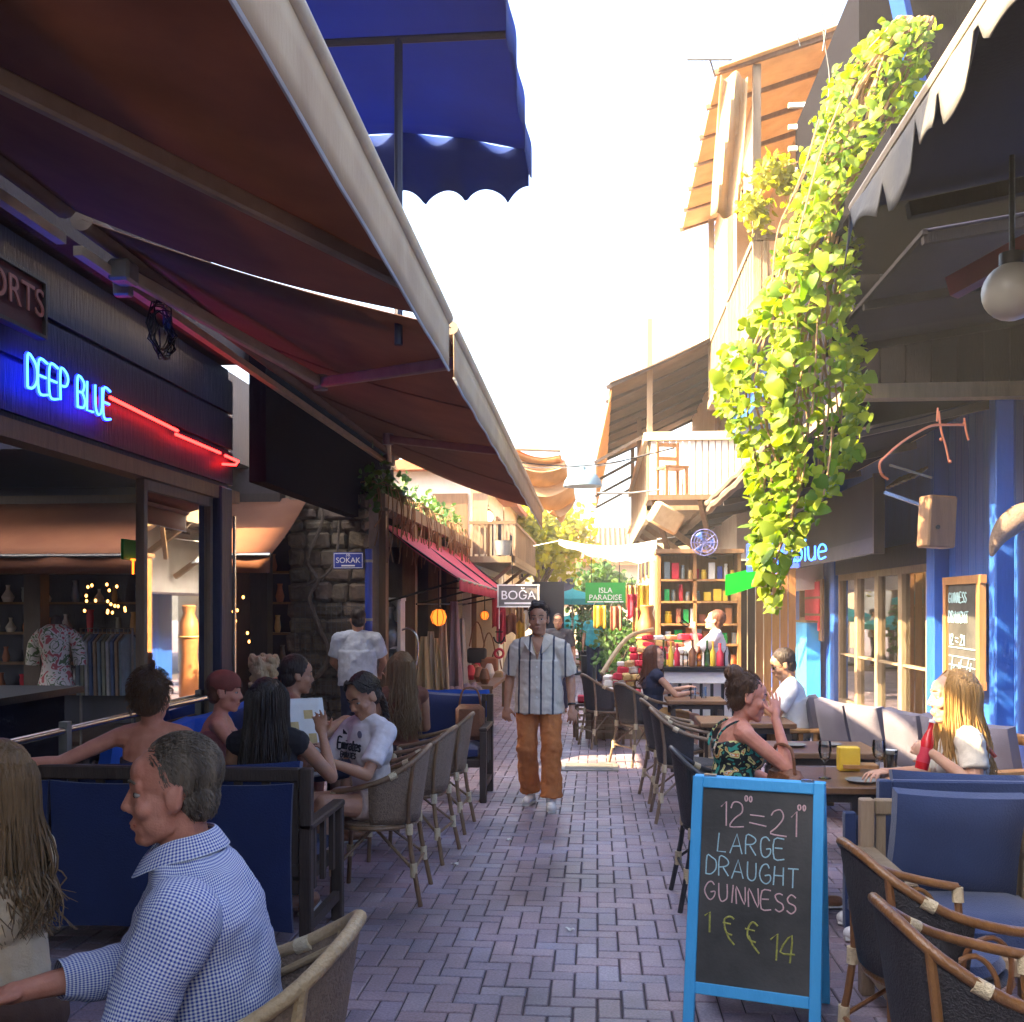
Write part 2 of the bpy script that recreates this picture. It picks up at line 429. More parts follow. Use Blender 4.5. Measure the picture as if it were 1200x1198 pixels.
mat('navy_cushion', (.022, .045, .135), (.018, .036, .11), .92, 4, .3, 140, sheen=.2)
mat('lilac_cushion', (.125, .115, .155), (.105, .095, .13), .92, 4, .25, 140, sheen=.1)
mat('table_wood', (.12, .06, .03), (.20, .105, .05), .3, 3, .15, 30, (1.5, 10, 1))
mat('pale_table', (.45, .42, .42), (.38, .36, .36), .35, 3, .05)
mat('paper', (.74, .72, .68), (.66, .64, .6), .7, 12)
mat('gold_print', (.60, .42, .16), (.45, .30, .1), .5, 20)
mat('terracotta', (.42, .16, .08), (.35, .12, .06), .8, 8, .2)
mat('zinc', (.28, .33, .34), (.22, .26, .27), .45, 8, .1, metal=.5)
mat('pewter', (.20, .21, .23), (.12, .13, .15), .35, 8, .15, metal=.8)
mat('copper_wire', (.75, .25, .14), (.6, .18, .1), .4, 10, metal=.5)
mat('red_print', (.60, .03, .06), (.48, .02, .05), .6, 10)
mat('green_print', (.02, .45, .10), (.015, .38, .08), .55, 10)
mat('yellow_print', (.75, .50, .04), (.65, .4, .03), .55, 10)
mat('signal_blue', (.012, .04, .35), (.01, .035, .3), .45, 10)
mat('white_letter', (.85, .85, .85), (.8, .8, .8), .6, 10)
mat('gold_letter', (.75, .5, .15), (.7, .45, .12), .5, 10)
mat('bark', (.16, .12, .085), (.10, .075, .055), .9, 12, .8, 40)
mat('twig', (.30, .17, .08), (.22, .12, .055), .8, 12, .3)
mat('beer_dark', (.012, .007, .005), (.02, .01, .007), .1, 10)
mat('cola_red', (.55, .015, .02), (.5, .012, .018), .25, 10)
mat('leather_brown', (.22, .085, .035), (.16, .06, .025), .5, 10, .3)
mat('phone', (.012, .012, .014), (.02, .02, .02), .2, 10)
glass('window_glass', (.62, .60, .52), .02, 1.6)
glass('clear_glass', (.93, .95, .95), .02, 1.0)
leafmat('vine_leaf', (.07, .15, .012), (.26, .31, .02), .48)
leafmat('shade_leaf', (.035, .085, .018), (.06, .13, .02), .3)
leafmat('tree_leaf', (.22, .24, .02), (.32, .30, .03), .5)
leafmat('ivy_leaf', (.04, .11, .03), (.09, .16, .03), .3)
PAVER = paver_material()
SKIN = {k: mat('skin_' + k, a, b_, .5, 14, .12, 180, sss=.12, spec=.35, detail=8.) for k, a, b_ in (
    ('ruddy', (.64, .285, .195), (.52, .195, .125)), ('tan', (.48, .255, .155), (.40, .19, .115)), ('fair', (.58, .34, .23), (.50, .27, .18)),
    ('olive', (.44, .25, .155), (.36, .19, .115)))}
HAIR = {k: mat('hair_' + k, a, b_, .5, 30, .6, 90, (1, 1, .12), spec=.35) for k, a, b_ in (
    ('grey', (.20, .15, .105), (.075, .055, .04)), ('dark', (.018, .012, .010), (.032, .02, .015)), ('brown', (.07, .034, .018), (.11, .055, .026)),
    ('blonde', (.42, .25, .09), (.30, .16, .05)), ('darkblonde', (.22, .13, .06), (.14, .08, .035)), ('auburn', (.13, .045, .022), (.09, .03, .015)),
    ('pale', (.52, .40, .24), (.42, .3, .16)))}
M_ = MATS
# ------------------------------------------------------------------ lettering helpers
STROKES = {
 '1': [[(.05, .75), (.3, 1), (.3, 0)]], '2': [[(.02, .75), (.12, .95), (.32, 1), (.5, .85), (.45, .6), (.2, .3), (0, .02), (.6, .0)]],
 '0': [[(.25, 1), (.05, .75), (.05, .25), (.25, 0), (.45, .25), (.45, .75), (.25, 1)]],
 '=': [[(0, .68), (.65, .62)], [(.02, .34), (.7, .24)]], '4': [[(.4, 0), (.4, 1), (0, .35), (.55, .35)]],
 'A': [[(0, 0), (.3, 1), (.6, 0)], [(.12, .38), (.48, .38)]], 'B': [[(0, 0), (0, 1), (.35, .97), (.45, .78), (.32, .56), (0, .52)], [(.32, .54), (.5, .3), (.4, .04), (0, 0)]],
 'D': [[(0, 0), (0, 1), (.3, .95), (.52, .7), (.52, .3), (.3, .04), (0, 0)]], 'E': [[(.5, 1), (0, 1), (0, 0), (.52, 0)], [(0, .52), (.42, .52)]],
 'G': [[(.52, .82), (.35, 1), (.1, .9), (0, .5), (.1, .1), (.35, 0), (.55, .15), (.55, .42), (.3, .42)]],
 'H': [[(0, 0), (0, 1)], [(.5, 0), (.5, 1)], [(0, .52), (.5, .52)]], 'I': [[(.1, 0), (.1, 1)]], 'K': [[(0, 0), (0, 1)], [(.5, 1), (0, .45), (.52, 0)]],
 'L': [[(.02, 1), (0, 0), (.46, .02)]], 'N': [[(0, 0), (0, 1), (.5, 0), (.5, 1)]], 'O': [[(.28, 1), (.05, .8), (0, .5), (.05, .2), (.28, 0), (.5, .2), (.56, .5), (.5, .8), (.28, 1)]],
 'P': [[(0, 0), (0, 1), (.35, .98), (.48, .76), (.35, .52), (0, .48)]], 'R': [[(0, 0), (0, 1), (.35, .98), (.48, .76), (.35, .55), (0, .5)], [(.2, .5), (.52, 0)]],
 'S': [[(.45, .88), (.25, 1), (.03, .82), (.1, .6), (.4, .42), (.45, .18), (.25, 0), (0, .12)]], 'T': [[(0, 1), (.56, 1)], [(.28, 1), (.28, 0)]],
 'U': [[(0, 1), (.02, .3), (.15, .03), (.35, .03), (.48, .3), (.5, 1)]],
 'M': [[(0, 0), (.04, 1), (.3, .35), (.56, 1), (.6, 0)]], 'F': [[(.5, 1), (0, 1), (0, 0)], [(0, .52), (.4, .52)]],
 'Y': [[(0, 1), (.27, .5), (.54, 1)], [(.27, .5), (.27, 0)]], 'C': [[(.5, .85), (.3, 1), (.08, .85), (0, .5), (.08, .15), (.3, 0), (.5, .15)]],
 'd': [[(.4, .5), (.15, .55), (0, .3), (.1, .02), (.3, .02), (.42, .2)], [(.42, 1), (.42, 0)]], 'e': [[(.02, .3), (.42, .32), (.34, .54), (.12, .55), (0, .3), (.1, .02), (.4, .08)]],
 'p': [[(0, .55), (0, -.4)], [(0, .4), (.2, .56), (.4, .42), (.4, .15), (.2, 0), (0, .12)]], 'b': [[(0, 1), (0, 0)], [(0, .4), (.2, .56), (.4, .42), (.4, .15), (.2, 0), (0, .12)]],
 'l': [[(.05, 1), (.05, 0)]], 'u': [[(0, .55), (.03, .12), (.2, 0), (.36, .14)], [(.38, .55), (.38, 0)]],
 'm': [[(0, 0), (0, .55)], [(0, .4), (.14, .55), (.26, .45), (.26, 0)], [(.26, .4), (.4, .55), (.52, .45), (.52, 0)]], 'i': [[(.05, 0), (.05, .55)], [(.05, .72), (.05, .8)]],
 'r': [[(0, 0), (0, .55)], [(0, .35), (.14, .53), (.28, .52)]], 'a': [[(.05, .48), (.22, .56), (.36, .42), (.36, 0)], [(.36, .3), (.12, .3), (0, .15), (.12, 0), (.36, .1)]],
 't': [[(.12, .85), (.12, .1), (.2, 0), (.3, .04)], [(0, .55), (.3, .55)]], 's': [[(.34, .48), (.18, .56), (.04, .44), (.3, .2), (.26, .02), (.02, .04)]],
 '€': [[(.5, .9), (.3, 1), (.1, .85), (.1, .5), (.2, .3), (.45, .25)], [(0, .7), (.35, .7)], [(.1, .5), (.3, .1), (.55, -.2)]],
}
def strokes(mb, text, o, xd, yd, h, r, gap=.22, jit=0., seg=5, sm=3, rise=0.):
    o, xd, yd = V(o), V(xd).normalized(), V(yd).normalized(); x = 0; nrm = xd.cross(yd)
    for ch in text:
        if ch == ' ': x += .5; continue
        st = STROKES[ch]; w = max(p[0] for s in st for p in s)
        for s in st:
            pts = [o + xd * (x + px + random.uniform(-jit, jit)) * h + yd * (py + rise * x + random.uniform(-jit, jit)) * h for px, py in s]
            mb.tube(pts, r, seg, sm if len(pts) > 3 else 0)
        x += w + gap
    return x * h
def font_mesh(name, body, size, material, parent, loc, xdir, ydir, extrude=.004, align='CENTER', world=True):
    cu = bpy.data.curves.new(name, 'FONT'); cu.body = body; cu.size = size; cu.extrude = extrude; cu.align_x = align; cu.align_y = 'CENTER'
    tmp = bpy.data.objects.new(name + '_t', cu); C.objects.link(tmp)
    me = bpy.data.meshes.new_from_object(tmp); bpy.data.objects.remove(tmp); bpy.data.curves.remove(cu)
    x = V(xdir).normalized(); y = V(ydir).normalized(); z = x.cross(y)
    M = Matrix((x, y, z)).transposed().to_4x4(); M.translation = V(loc)
    me.transform(M); me.materials.clear(); me.materials.append(material)
    return put(me, name, parent, world)

# ------------------------------------------------------------------ ground
def ground():
    m, nt, b, out = newmat('far_paving'); L = nt.links.new
    g = N(nt, 'ShaderNodeNewGeometry'); br = N(nt, 'ShaderNodeTexBrick'); br.inputs['Scale'].default_value = 5
    br.inputs['Color1'].default_value = (.19, .14, .15, 1); br.inputs['Color2'].default_value = (.15, .12, .14, 1); br.inputs['Mortar'].default_value = (.06, .05, .055, 1)
    br.inputs['Mortar Size'].default_value = .02
    L(g.outputs['Position'], br.inputs['Vector'])
    sp = N(nt, 'ShaderNodeSeparateXYZ'); L(g.outputs['Position'], sp.inputs[0])
    gt = N(nt, 'ShaderNodeMath', operation='GREATER_THAN'); gt.inputs[1].default_value = 27.9; L(sp.outputs[1], gt.inputs[0])
    mx = N(nt, 'ShaderNodeMix', data_type='RGBA'); mx.inputs[6].default_value = (.085, .07, .075, 1); L(br.outputs[0], mx.inputs[7]); L(gt.outputs[0], mx.inputs[0])
    L(mx.outputs[2], b.inputs['Base Color']); b.inputs['Roughness'].default_value = .9
    mb = MB(); mb.quad((-60, -40, -.012), (60, -40, -.012), (60, 130, -.012), (-60, 130, -.012))
    o = tag(mb.build('pavement', m, smooth=False), kind='structure')
    w = .104; gp = .004
    def paver_mesh(mb, cx, cy, lx, ly, dz=0.):
        x0, x1, y0, y1 = cx - lx / 2 + gp, cx + lx / 2 - gp, cy - ly / 2 + gp, cy + ly / 2 - gp; c = .005
        vs = [(x0, y0, -.014), (x1, y0, -.014), (x1, y1, -.014), (x0, y1, -.014), (x0, y0, -.004 + dz), (x1, y0, -.004 + dz), (x1, y1, -.004 + dz), (x0, y1, -.004 + dz),
              (x0 + c, y0 + c, dz), (x1 - c, y0 + c, dz), (x1 - c, y1 - c, dz), (x0 + c, y1 - c, dz)]
        fs = [(8, 9, 10, 11)]
        for a, b_ in ((0, 1), (1, 2), (2, 3), (3, 0)): fs += [(a, b_, b_ + 4, a + 4), (a + 4, b_ + 4, b_ + 8, a + 8)]
        mb.add(vs, fs)
    cells = []
    for j in range(int(1.5 / w), int(28 / w)):
        for i in range(int(-3.4 / w), int(3.75 / w)):
            r = (i - j) % 4
            if r == 0: cells.append(((i + 1) * w, (j + .5) * w, 2 * w, w))
            elif r == 3: cells.append(((i + .5) * w, (j + 1) * w, w, 2 * w))
    def shown(c):
        x, y = c[0], c[1]
        return 4.2 < y < 9.5 and -1.25 - (y - 4.2) * .05 < x < 1.0 + (y - 5) * .02 and not (.45 < x and y < 4.9)
    cand = sorted([c for c in cells if shown(c)], key=lambda c: c[1])[:300]
    near = set(cand)
    rnd = random.Random(3)
    rest = MB()
    for c in cells:
        if c not in near: paver_mesh(rest, *c, dz=rnd.uniform(-.0025, .0015))
    st = rest.build('paver_field', PAVER, o, smooth=False); st['kind'] = 'stuff'
    pm = {}
    for k, (lx, ly) in (('h', (2 * w, w)), ('v', (w, 2 * w))):
        mb = MB(); paver_mesh(mb, 0, 0, lx, ly); me = mb.mesh('paver', False); me.materials.append(PAVER); pm[k] = me
    for c in cand:
        p = put(pm['h' if c[2] > c[3] else 'v'], 'paver', o, loc=(c[0], c[1], rnd.uniform(-.0025, .0015)))
        p.rotation_euler = (rnd.uniform(-.006, .006), rnd.uniform(-.006, .006), rnd.uniform(-.008, .008))
    # drain cover
    d = MB(); a = at(690, 898, 10.9)
    d.box((a.x, 10.9, .006), (.62, .46, .012)); 
    for k in range(5): d.box((a.x, 10.74 + k * .08, .014), (.5, .02, .006))
    tag(d.build('drain_cover', M_['grey_metal'], smooth=False), 'flat metal drain cover set in the brick paving beyond the walking man', 'drain cover')
ground()

# ------------------------------------------------------------------ left: bar building with neon
LX = -3.08
def left_bar():
    t = thing('bar_building', 'dark open-fronted bar with navy corner column and deep fascia under the brown awning', 'building', (-5, 4, 0))
    def B(name, m, *boxes, smooth=False, ch=0.):
        mb = MB()
        for c, s in boxes: mb.box(c, s, None, ch)
        return mb.build(name, M_[m], t, True, smooth)
    B('fascia', 'navy_wood', ((LX - .1, 3.2, 3.19), (.16, 10.4, 1.02)))
    for k in range(3):
        B('fascia_board', 'navy_wood', ((LX + .005, 3.2, 2.86 + k * .3), (.03, 10.4, .27)))
    B('lintel', 'mid_wood', ((LX + .01, 3.2, 2.62), (.14, 10.4, .10)))
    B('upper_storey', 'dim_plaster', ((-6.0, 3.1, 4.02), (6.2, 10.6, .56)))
    B('rear_sun_block', 'dim_plaster', ((-7.3, 3.1, 5.45), (3.6, 10.6, 2.3)))  # mass added to keep the sun off the street paving
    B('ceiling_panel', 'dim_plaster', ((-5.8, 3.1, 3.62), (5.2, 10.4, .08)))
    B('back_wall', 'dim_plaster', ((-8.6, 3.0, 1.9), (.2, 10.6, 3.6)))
    col = B('corner_column', 'navy_wood', ((LX - .02, 8.05, 1.36), (.24, .24, 2.62)), ch=.01)
    mb = MB(); mb.box((LX + .11, 8.19, 1.3), (.02, .03, 2.3)); mb.build('edge_strip', M_['steel'], col, False, False)
    B('column', 'navy_wood', ((LX - .05, 1.0, 1.3), (.22, .22, 2.6)))
    B('step', 'dark_wood', ((-5.9, 3.2, .04), (5.4, 10.0, .10)))
    B('side_sun_block', 'dim_plaster', ((-13.0, 10, 4.6), (.6, 9, 9.2)))  # end mass added to keep the sun out of the side street
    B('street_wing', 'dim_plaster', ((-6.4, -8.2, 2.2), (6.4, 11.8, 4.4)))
    # glass door by the column
    y0, y1 = atx(166, 700, LX).y, 7.9
    dr = B('door', 'old_wood', ((LX, y0, 1.36), (.06, .05, 2.5)), ((LX, y1, 1.36), (.06, .05, 2.5)), ((LX, (y0 + y1) / 2, .22), (.06, y1 - y0, .2)), ((LX, (y0 + y1) / 2, 2.55), (.06, y1 - y0, .1)))
    mb = MB(); mb.box((LX, (y0 + y1) / 2, 1.41), (.008, y1 - y0 - .05, 2.18)); mb.build('pane', glass('door_glass', (.75, .78, .74), .015, 5.0), dr, False, False)
    # glowing lettering added behind the door, standing in for a reflection in its glass
    s = thing('reflected_lettering', 'orange glowing lettering standing in for a reflection in the glass door', 'neon sign', (LX - .25, 7.4, 1.95))
    mb = MB(); strokes(mb, 'TISOLEN SGOI', V((LX - .12, y0 + .1, 1.93)), (0, 1, 0), (0, 0, 1), .10, .007, .2)
    mb.build('lettering', emit('reflected_orange', (1, .14, .01), .8), s, True)
    mb = MB(); mb.box((LX - .16, (y0 + y1) / 2, 2.1), (.02, y1 - y0 - .1, .14)); mb.build('green_band', M_['green_print'], s, True, False)
    # small lamps in the dark bar
    for k, (px, py, Y) in enumerate(((178, 572, 7.9), (190, 575, 8.0), (200, 578, 8.1))):
        p = atx(px, py, LX - .35); mb = MB(); mb.lathe([(.0, .11), (.035, .1), (.05, .0), (.035, -.08), (0, -.1)], p, 12)
        mb.cyl(p + V((0, 0, .1)), p + V((0, 0, .5)), .006)
        o = mb.build('pendant_lamp', emit('lamp_glow', (1, .5, .16), .9)); tag(o, 'small warm pendant lamp glowing at the top of the glass door', 'lamp', 'pendant lamps behind the glass door')
    # railing
    rl = thing('railing', 'two-bar steel railing with thin balusters in front of the dark bar', 'railing', (LX, 5.5, 0))
    for z in (1.0, .83):
        mb = MB(); mb.tube([(LX + .06, 2.2, z), (LX + .06, 7.9, z)], .022, 10); mb.build('rail', M_['steel'], rl, True)
    for k in range(36):
        y = 2.3 + k * .156
        mb = MB(); mb.box((LX + .06, y, .45), (.02, .02, .72)); mb.build('baluster', M_['grey_metal'], rl, True, False)
    for y in (3.4, 5.6, 7.85):
        mb = MB(); mb.box((LX + .06, y, .55), (.05, .05, 1.0)); mb.build('post', M_['grey_metal'], rl, True, False)
    # bar counter inside
    ct = thing('bar_counter', 'long black bar counter with a pale edge behind the steel railing', 'counter', (-4.4, 5.5, 0))
    mb = MB(); mb.box((-4.3, 5.2, .55), (.5, 4.6, 1.0)); mb.build('body', M_['navy_canvas'], ct, True, False)
    mb = MB(); mb.box((-4.25, 5.2, 1.075), (.66, 4.7, .05)); mb.build('top', M_['black_metal'], ct, True, False)
    # neon
    n = thing('neon_sign', 'curved blue neon tube lettering in capitals on the dark left fascia', 'neon sign', (LX + .06, 5.9, 2.9))
    mb = MB(); ya = atx(28, 455, LX + .07).y; yb = atx(128, 493, LX + .07).y
    h = .170; tot = 0
    for ch in 'DEEP BLUE': tot += .5 if ch == ' ' else max(p[0] for s in STROKES[ch] for p in s) + .3
    strokes(mb, 'DEEP BLUE', V((LX + .09, ya, 2.86)), (0, 1, 0), (0, 0, 1), h, .0065, .3 + ((yb - ya) / h - tot) / 8, 0, 6, 4)
    mb.build('lettering', emit('neon_cyan', (.03, .17, 1.0), 1.6), n, True)
    mb = MB()
    strokes(mb, 'DEEP BLUE', V((LX + .082, ya, 2.86)), (0, 1, 0), (0, 0, 1), h, .0095, .3 + ((yb - ya) / h - tot) / 8, 0, 6, 4)
    mb.build('glow_tube', emit('neon_deepblue', (.004, .012, 1.0), 2.6), n, True)
    n = thing('neon_arrow', 'red neon tube running to an arrow tip along the dark fascia', 'neon sign', (LX + .06, 7.5, 2.95))
    mb = MB(); A = lambda px, py: atx(px, py, LX + .08)
    mb.tube([A(129, 466), A(208, 505)], .011, 6); mb.tube([A(206, 509), A(258, 531)], .011, 6)
    mb.tube([A(264, 534), A(279, 541), A(276, 545), A(261, 544)], .011, 6)
    mb.build('tube', emit('neon_red', (1.0, .012, .010), 3.2), n, True)
    # SPORTS sign
    s = thing('sports_sign', 'dark red framed sign board ending in RTS at the left edge', 'sign', (LX + .1, 5.0, 3.1))
    a, b_ = atx(-60, 300, LX + .1), atx(54, 398, LX + .1)
    zt, zb = atx(54, 330, LX + .1).z, atx(54, 399, LX + .1).z; zc = (zt + zb) / 2
    mb = MB(); mb.box((LX + .07, (a.y + b_.y) / 2, zc), (.04, b_.y - a.y, zt - zb)); mb.build('board', mat('sign_red', (.10, .02, .018), (.07, .014, .012), .6), s, True, False)
    mb = MB()
    for z in (zb + .01, zt - .01): mb.box((LX + .1, (a.y + b_.y) / 2, z), (.02, b_.y - a.y, .02))
    mb.box((LX + .1, b_.y - .01, zc), (.02, .02, zt - zb - .04)); mb.build('frame', M_['dark_wood'], s, True, False)
    font_mesh('lettering', 'SPORTS', .21, mat('sign_letter', (.45, .16, .12), (.4, .14, .1), .6), s, (LX + .1, b_.y - .38, zc + .015), (0, 1, 0), (0, 0, 1), .004)
left_bar()

# ------------------------------------------------------------------ left: brown folding-arm awnings
AX, WX, WZ = -.72, -2.62, 3.68
def front_z(y): return 3.13 - (y - 2) * .0155
def awning(name, label, y0, y1, arms):
    t = thing(name, label, 'awning', (-1.7, (y0 + y1) / 2, 0))
    n = 10
    mb = MB()
    def f(u, v):
        y = y0 + (y1 - y0) * v; x = WX + (AX - WX) * u
        return (x, y, WZ + (front_z(y) - WZ) * u - .05 * math.sin(PI * u) * (1 - .3 * math.cos(v * 9)))
    mb.grid(f, 12, 16); mb.build('canopy', M_['awning_brown'], t, True, solid=.006)
    for v in (0.25, .5, .75):
        mb = MB(); mb.tube([V(f(u / 10, v)) - V((0, 0, .006)) for u in range(11)], .006, 4); mb.build('seam', M_['awning_brown'], t, True)
    mb = MB(); mb.tube([(AX, y0, front_z(y0)), (AX, y1, front_z(y1))], .035, 10); mb.build('front_bar', M_['pole_beige'], t, True)
    mb = MB()
    def g(u, v):
        y = y0 + (y1 - y0) * v; z = front_z(y) - .03 - .22 * u
        return (AX + .012 + .004 * math.sin(y * 9) * u + .002 * math.sin(y * 31) * u, y, z)
    mb.grid(g, 3, int((y1 - y0) * 14)); mb.build('valance', M_['valance_beige'], t, True, solid=.004)
    mb = MB(); mb.tube([g(1, k / 40) for k in range(41)], .007, 5); mb.build('hem', M_['white_canvas'], t, True)
    mb = MB(); mb.tube([(WX, y0, WZ), (WX, y1, WZ)], .06, 12); mb.build('roller', M_['taupe_canvas'], t, True)
    mb = MB(); mb.box((WX - .02, (y0 + y1) / 2, WZ - .16), (.05, y1 - y0, .05)); mb.build('torsion_bar', M_['pole_beige'], t, True, False)
    if y1 > 10: MB().box((WX - .16, 10.85, 3.53), (.14, 5.3, 1.6)).build('dark_filler', M_['dark_plank'], t, True, False)  # dark board added to darken the open gap over the side street
    for (yb, ye, yf) in arms:
        base = V((WX + .04, yb, WZ - .15)); el = V(((WX + AX) / 2 - .25, ye, (WZ + front_z(ye)) / 2 - .10)); fr = V((AX - .03, yf, front_z(yf) - .02))
        mb = MB(); mb.bar(base, el, .05, .075, .01); a = mb.build('arm', M_['pole_beige'], t, True, False)
        mb = MB(); mb.bar(el, fr, .045, .07, .01); mb.build('arm', M_['pole_beige'], t, True, False)
        mb = MB(); mb.cyl(el - V((0, 0, .05)), el + V((0, 0, .05)), .05, seg=12); mb.build('elbow_joint', M_['grey_metal'], t, True)
        mb = MB(); mb.box(base, (.12, .14, .12), None, .015); mb.box(base + V((-.05, .1, 0)), (.1, .06, .2), None, .01); mb.build('wall_bracket', M_['grey_metal'], t, True, False)
    return t
awning('brown_awning', 'nearer brown canvas folding-arm awning with beige valance overhead on the left', -9.0, 4.86, ((3.75, 2.7, 4.4), (-.2, -1.0, .4), (-4.2, -5, -3.6)))
awning('brown_awning', 'farther brown canvas folding-arm awning with beige valance, ending by the orange shade', 5.02, 13.2, ((5.4, 7.0, 5.6), (12.6, 9.3, 8.6)))
# slatted skylight strip in the gap between the awnings
t = thing('slat_screen', 'short row of slanted blue-grey slats in the gap between the brown awnings', 'screen', (-2.0, 5.0, 3.3))
for k in range(9):
    mb = MB(); mb.bar((-2.35 + k * .1, 4.99, 3.62 - k * .02), (-2.28 + k * .1, 5.28, 3.66 - k * .02), .05, .012); mb.build('slat', M_['zinc'], t, True, False)
# cable bundle near the bracket
mb = MB()
for k in range(9):
    c = atx(190, 375, WX + .1); rr = random.uniform(.09, .17)
    mb.tube([c + V((random.uniform(-.03, .03), rr * math.cos(a * PI / 6), rr * 1.1 * math.sin(a * PI / 6) - .06)) for a in range(13)], .005, 4)
tag(mb.build('cable_coil', M_['black_metal']), 'coil of thin cables hung beside the awning arm bracket', 'cable')

# ------------------------------------------------------------------ blue canopy above
def blue_canopy():
    t = thing('blue_canopy', 'bright blue scalloped canvas canopy high above the brown awning', 'awning', (-1.4, 5, 4.6))
    XR, XL, Y0, Y1 = -.45, -2.4, 2.7, 6.75
    def zz(y): return 4.80 - .02 * (y - 2.7) 
    mb = MB(); mb.grid(lambda u, v: (XL + (XR - XL) * u, Y0 + (Y1 - Y0) * v, zz(Y0 + (Y1 - Y0) * v) + .15 * math.sin(PI * u) - .10 * math.sin(PI * v * 2) ** 2), 96, 24)
    mb.build('canopy', M_['blue_canvas'], t, True, solid=.006)
    n = 7; mb = MB()
    def scallop(s): return .11 * abs(math.sin(PI * s)) ** .6
    mb.grid(lambda u, v: (XL + (XR - XL) * u, Y1 + .01 + .02 * math.sin(u * 30), zz(Y1) + .15 * math.sin(PI * u) * (1 - v) - v * (.25 + .10 - scallop(u * n + .5))), 96, 4)
    mb.build('scalloped_valance', M_['blue_canvas'], t, True, solid=.004)
    mb = MB(); mb.grid(lambda u, v: (XR + .01 + .01 * math.sin(u * 40), Y0 + (Y1 - Y0) * u, zz(Y0 + (Y1 - Y0) * u) - v * (.18 + .06 * abs(math.sin(PI * u * 11)))), 120, 2)
    mb.build('side_valance', M_['blue_canvas'], t, True, solid=.004)
    mb = MB(); mb.tube([(XL, 5.2, 4.62), (XR, 5.2, 4.62)], .02, 8); mb.build('cross_bar', M_['navy_wood'], t, True)
    mb = MB(); mb.tube([(XL, 4.8, 4.55), (-1.4, 4.8, 4.72), (XR, 4.8, 4.6)], .016, 8, 5); mb.build('bow', M_['navy_wood'], t, True)
    p = at(467, 95, 5.2)
    mb = MB(); mb.tube([(p.x, 5.2, 3.05), (p.x, 5.2, 4.62)], .022, 8); mb.build('post', M_['navy_wood'], t, True)
blue_canopy()

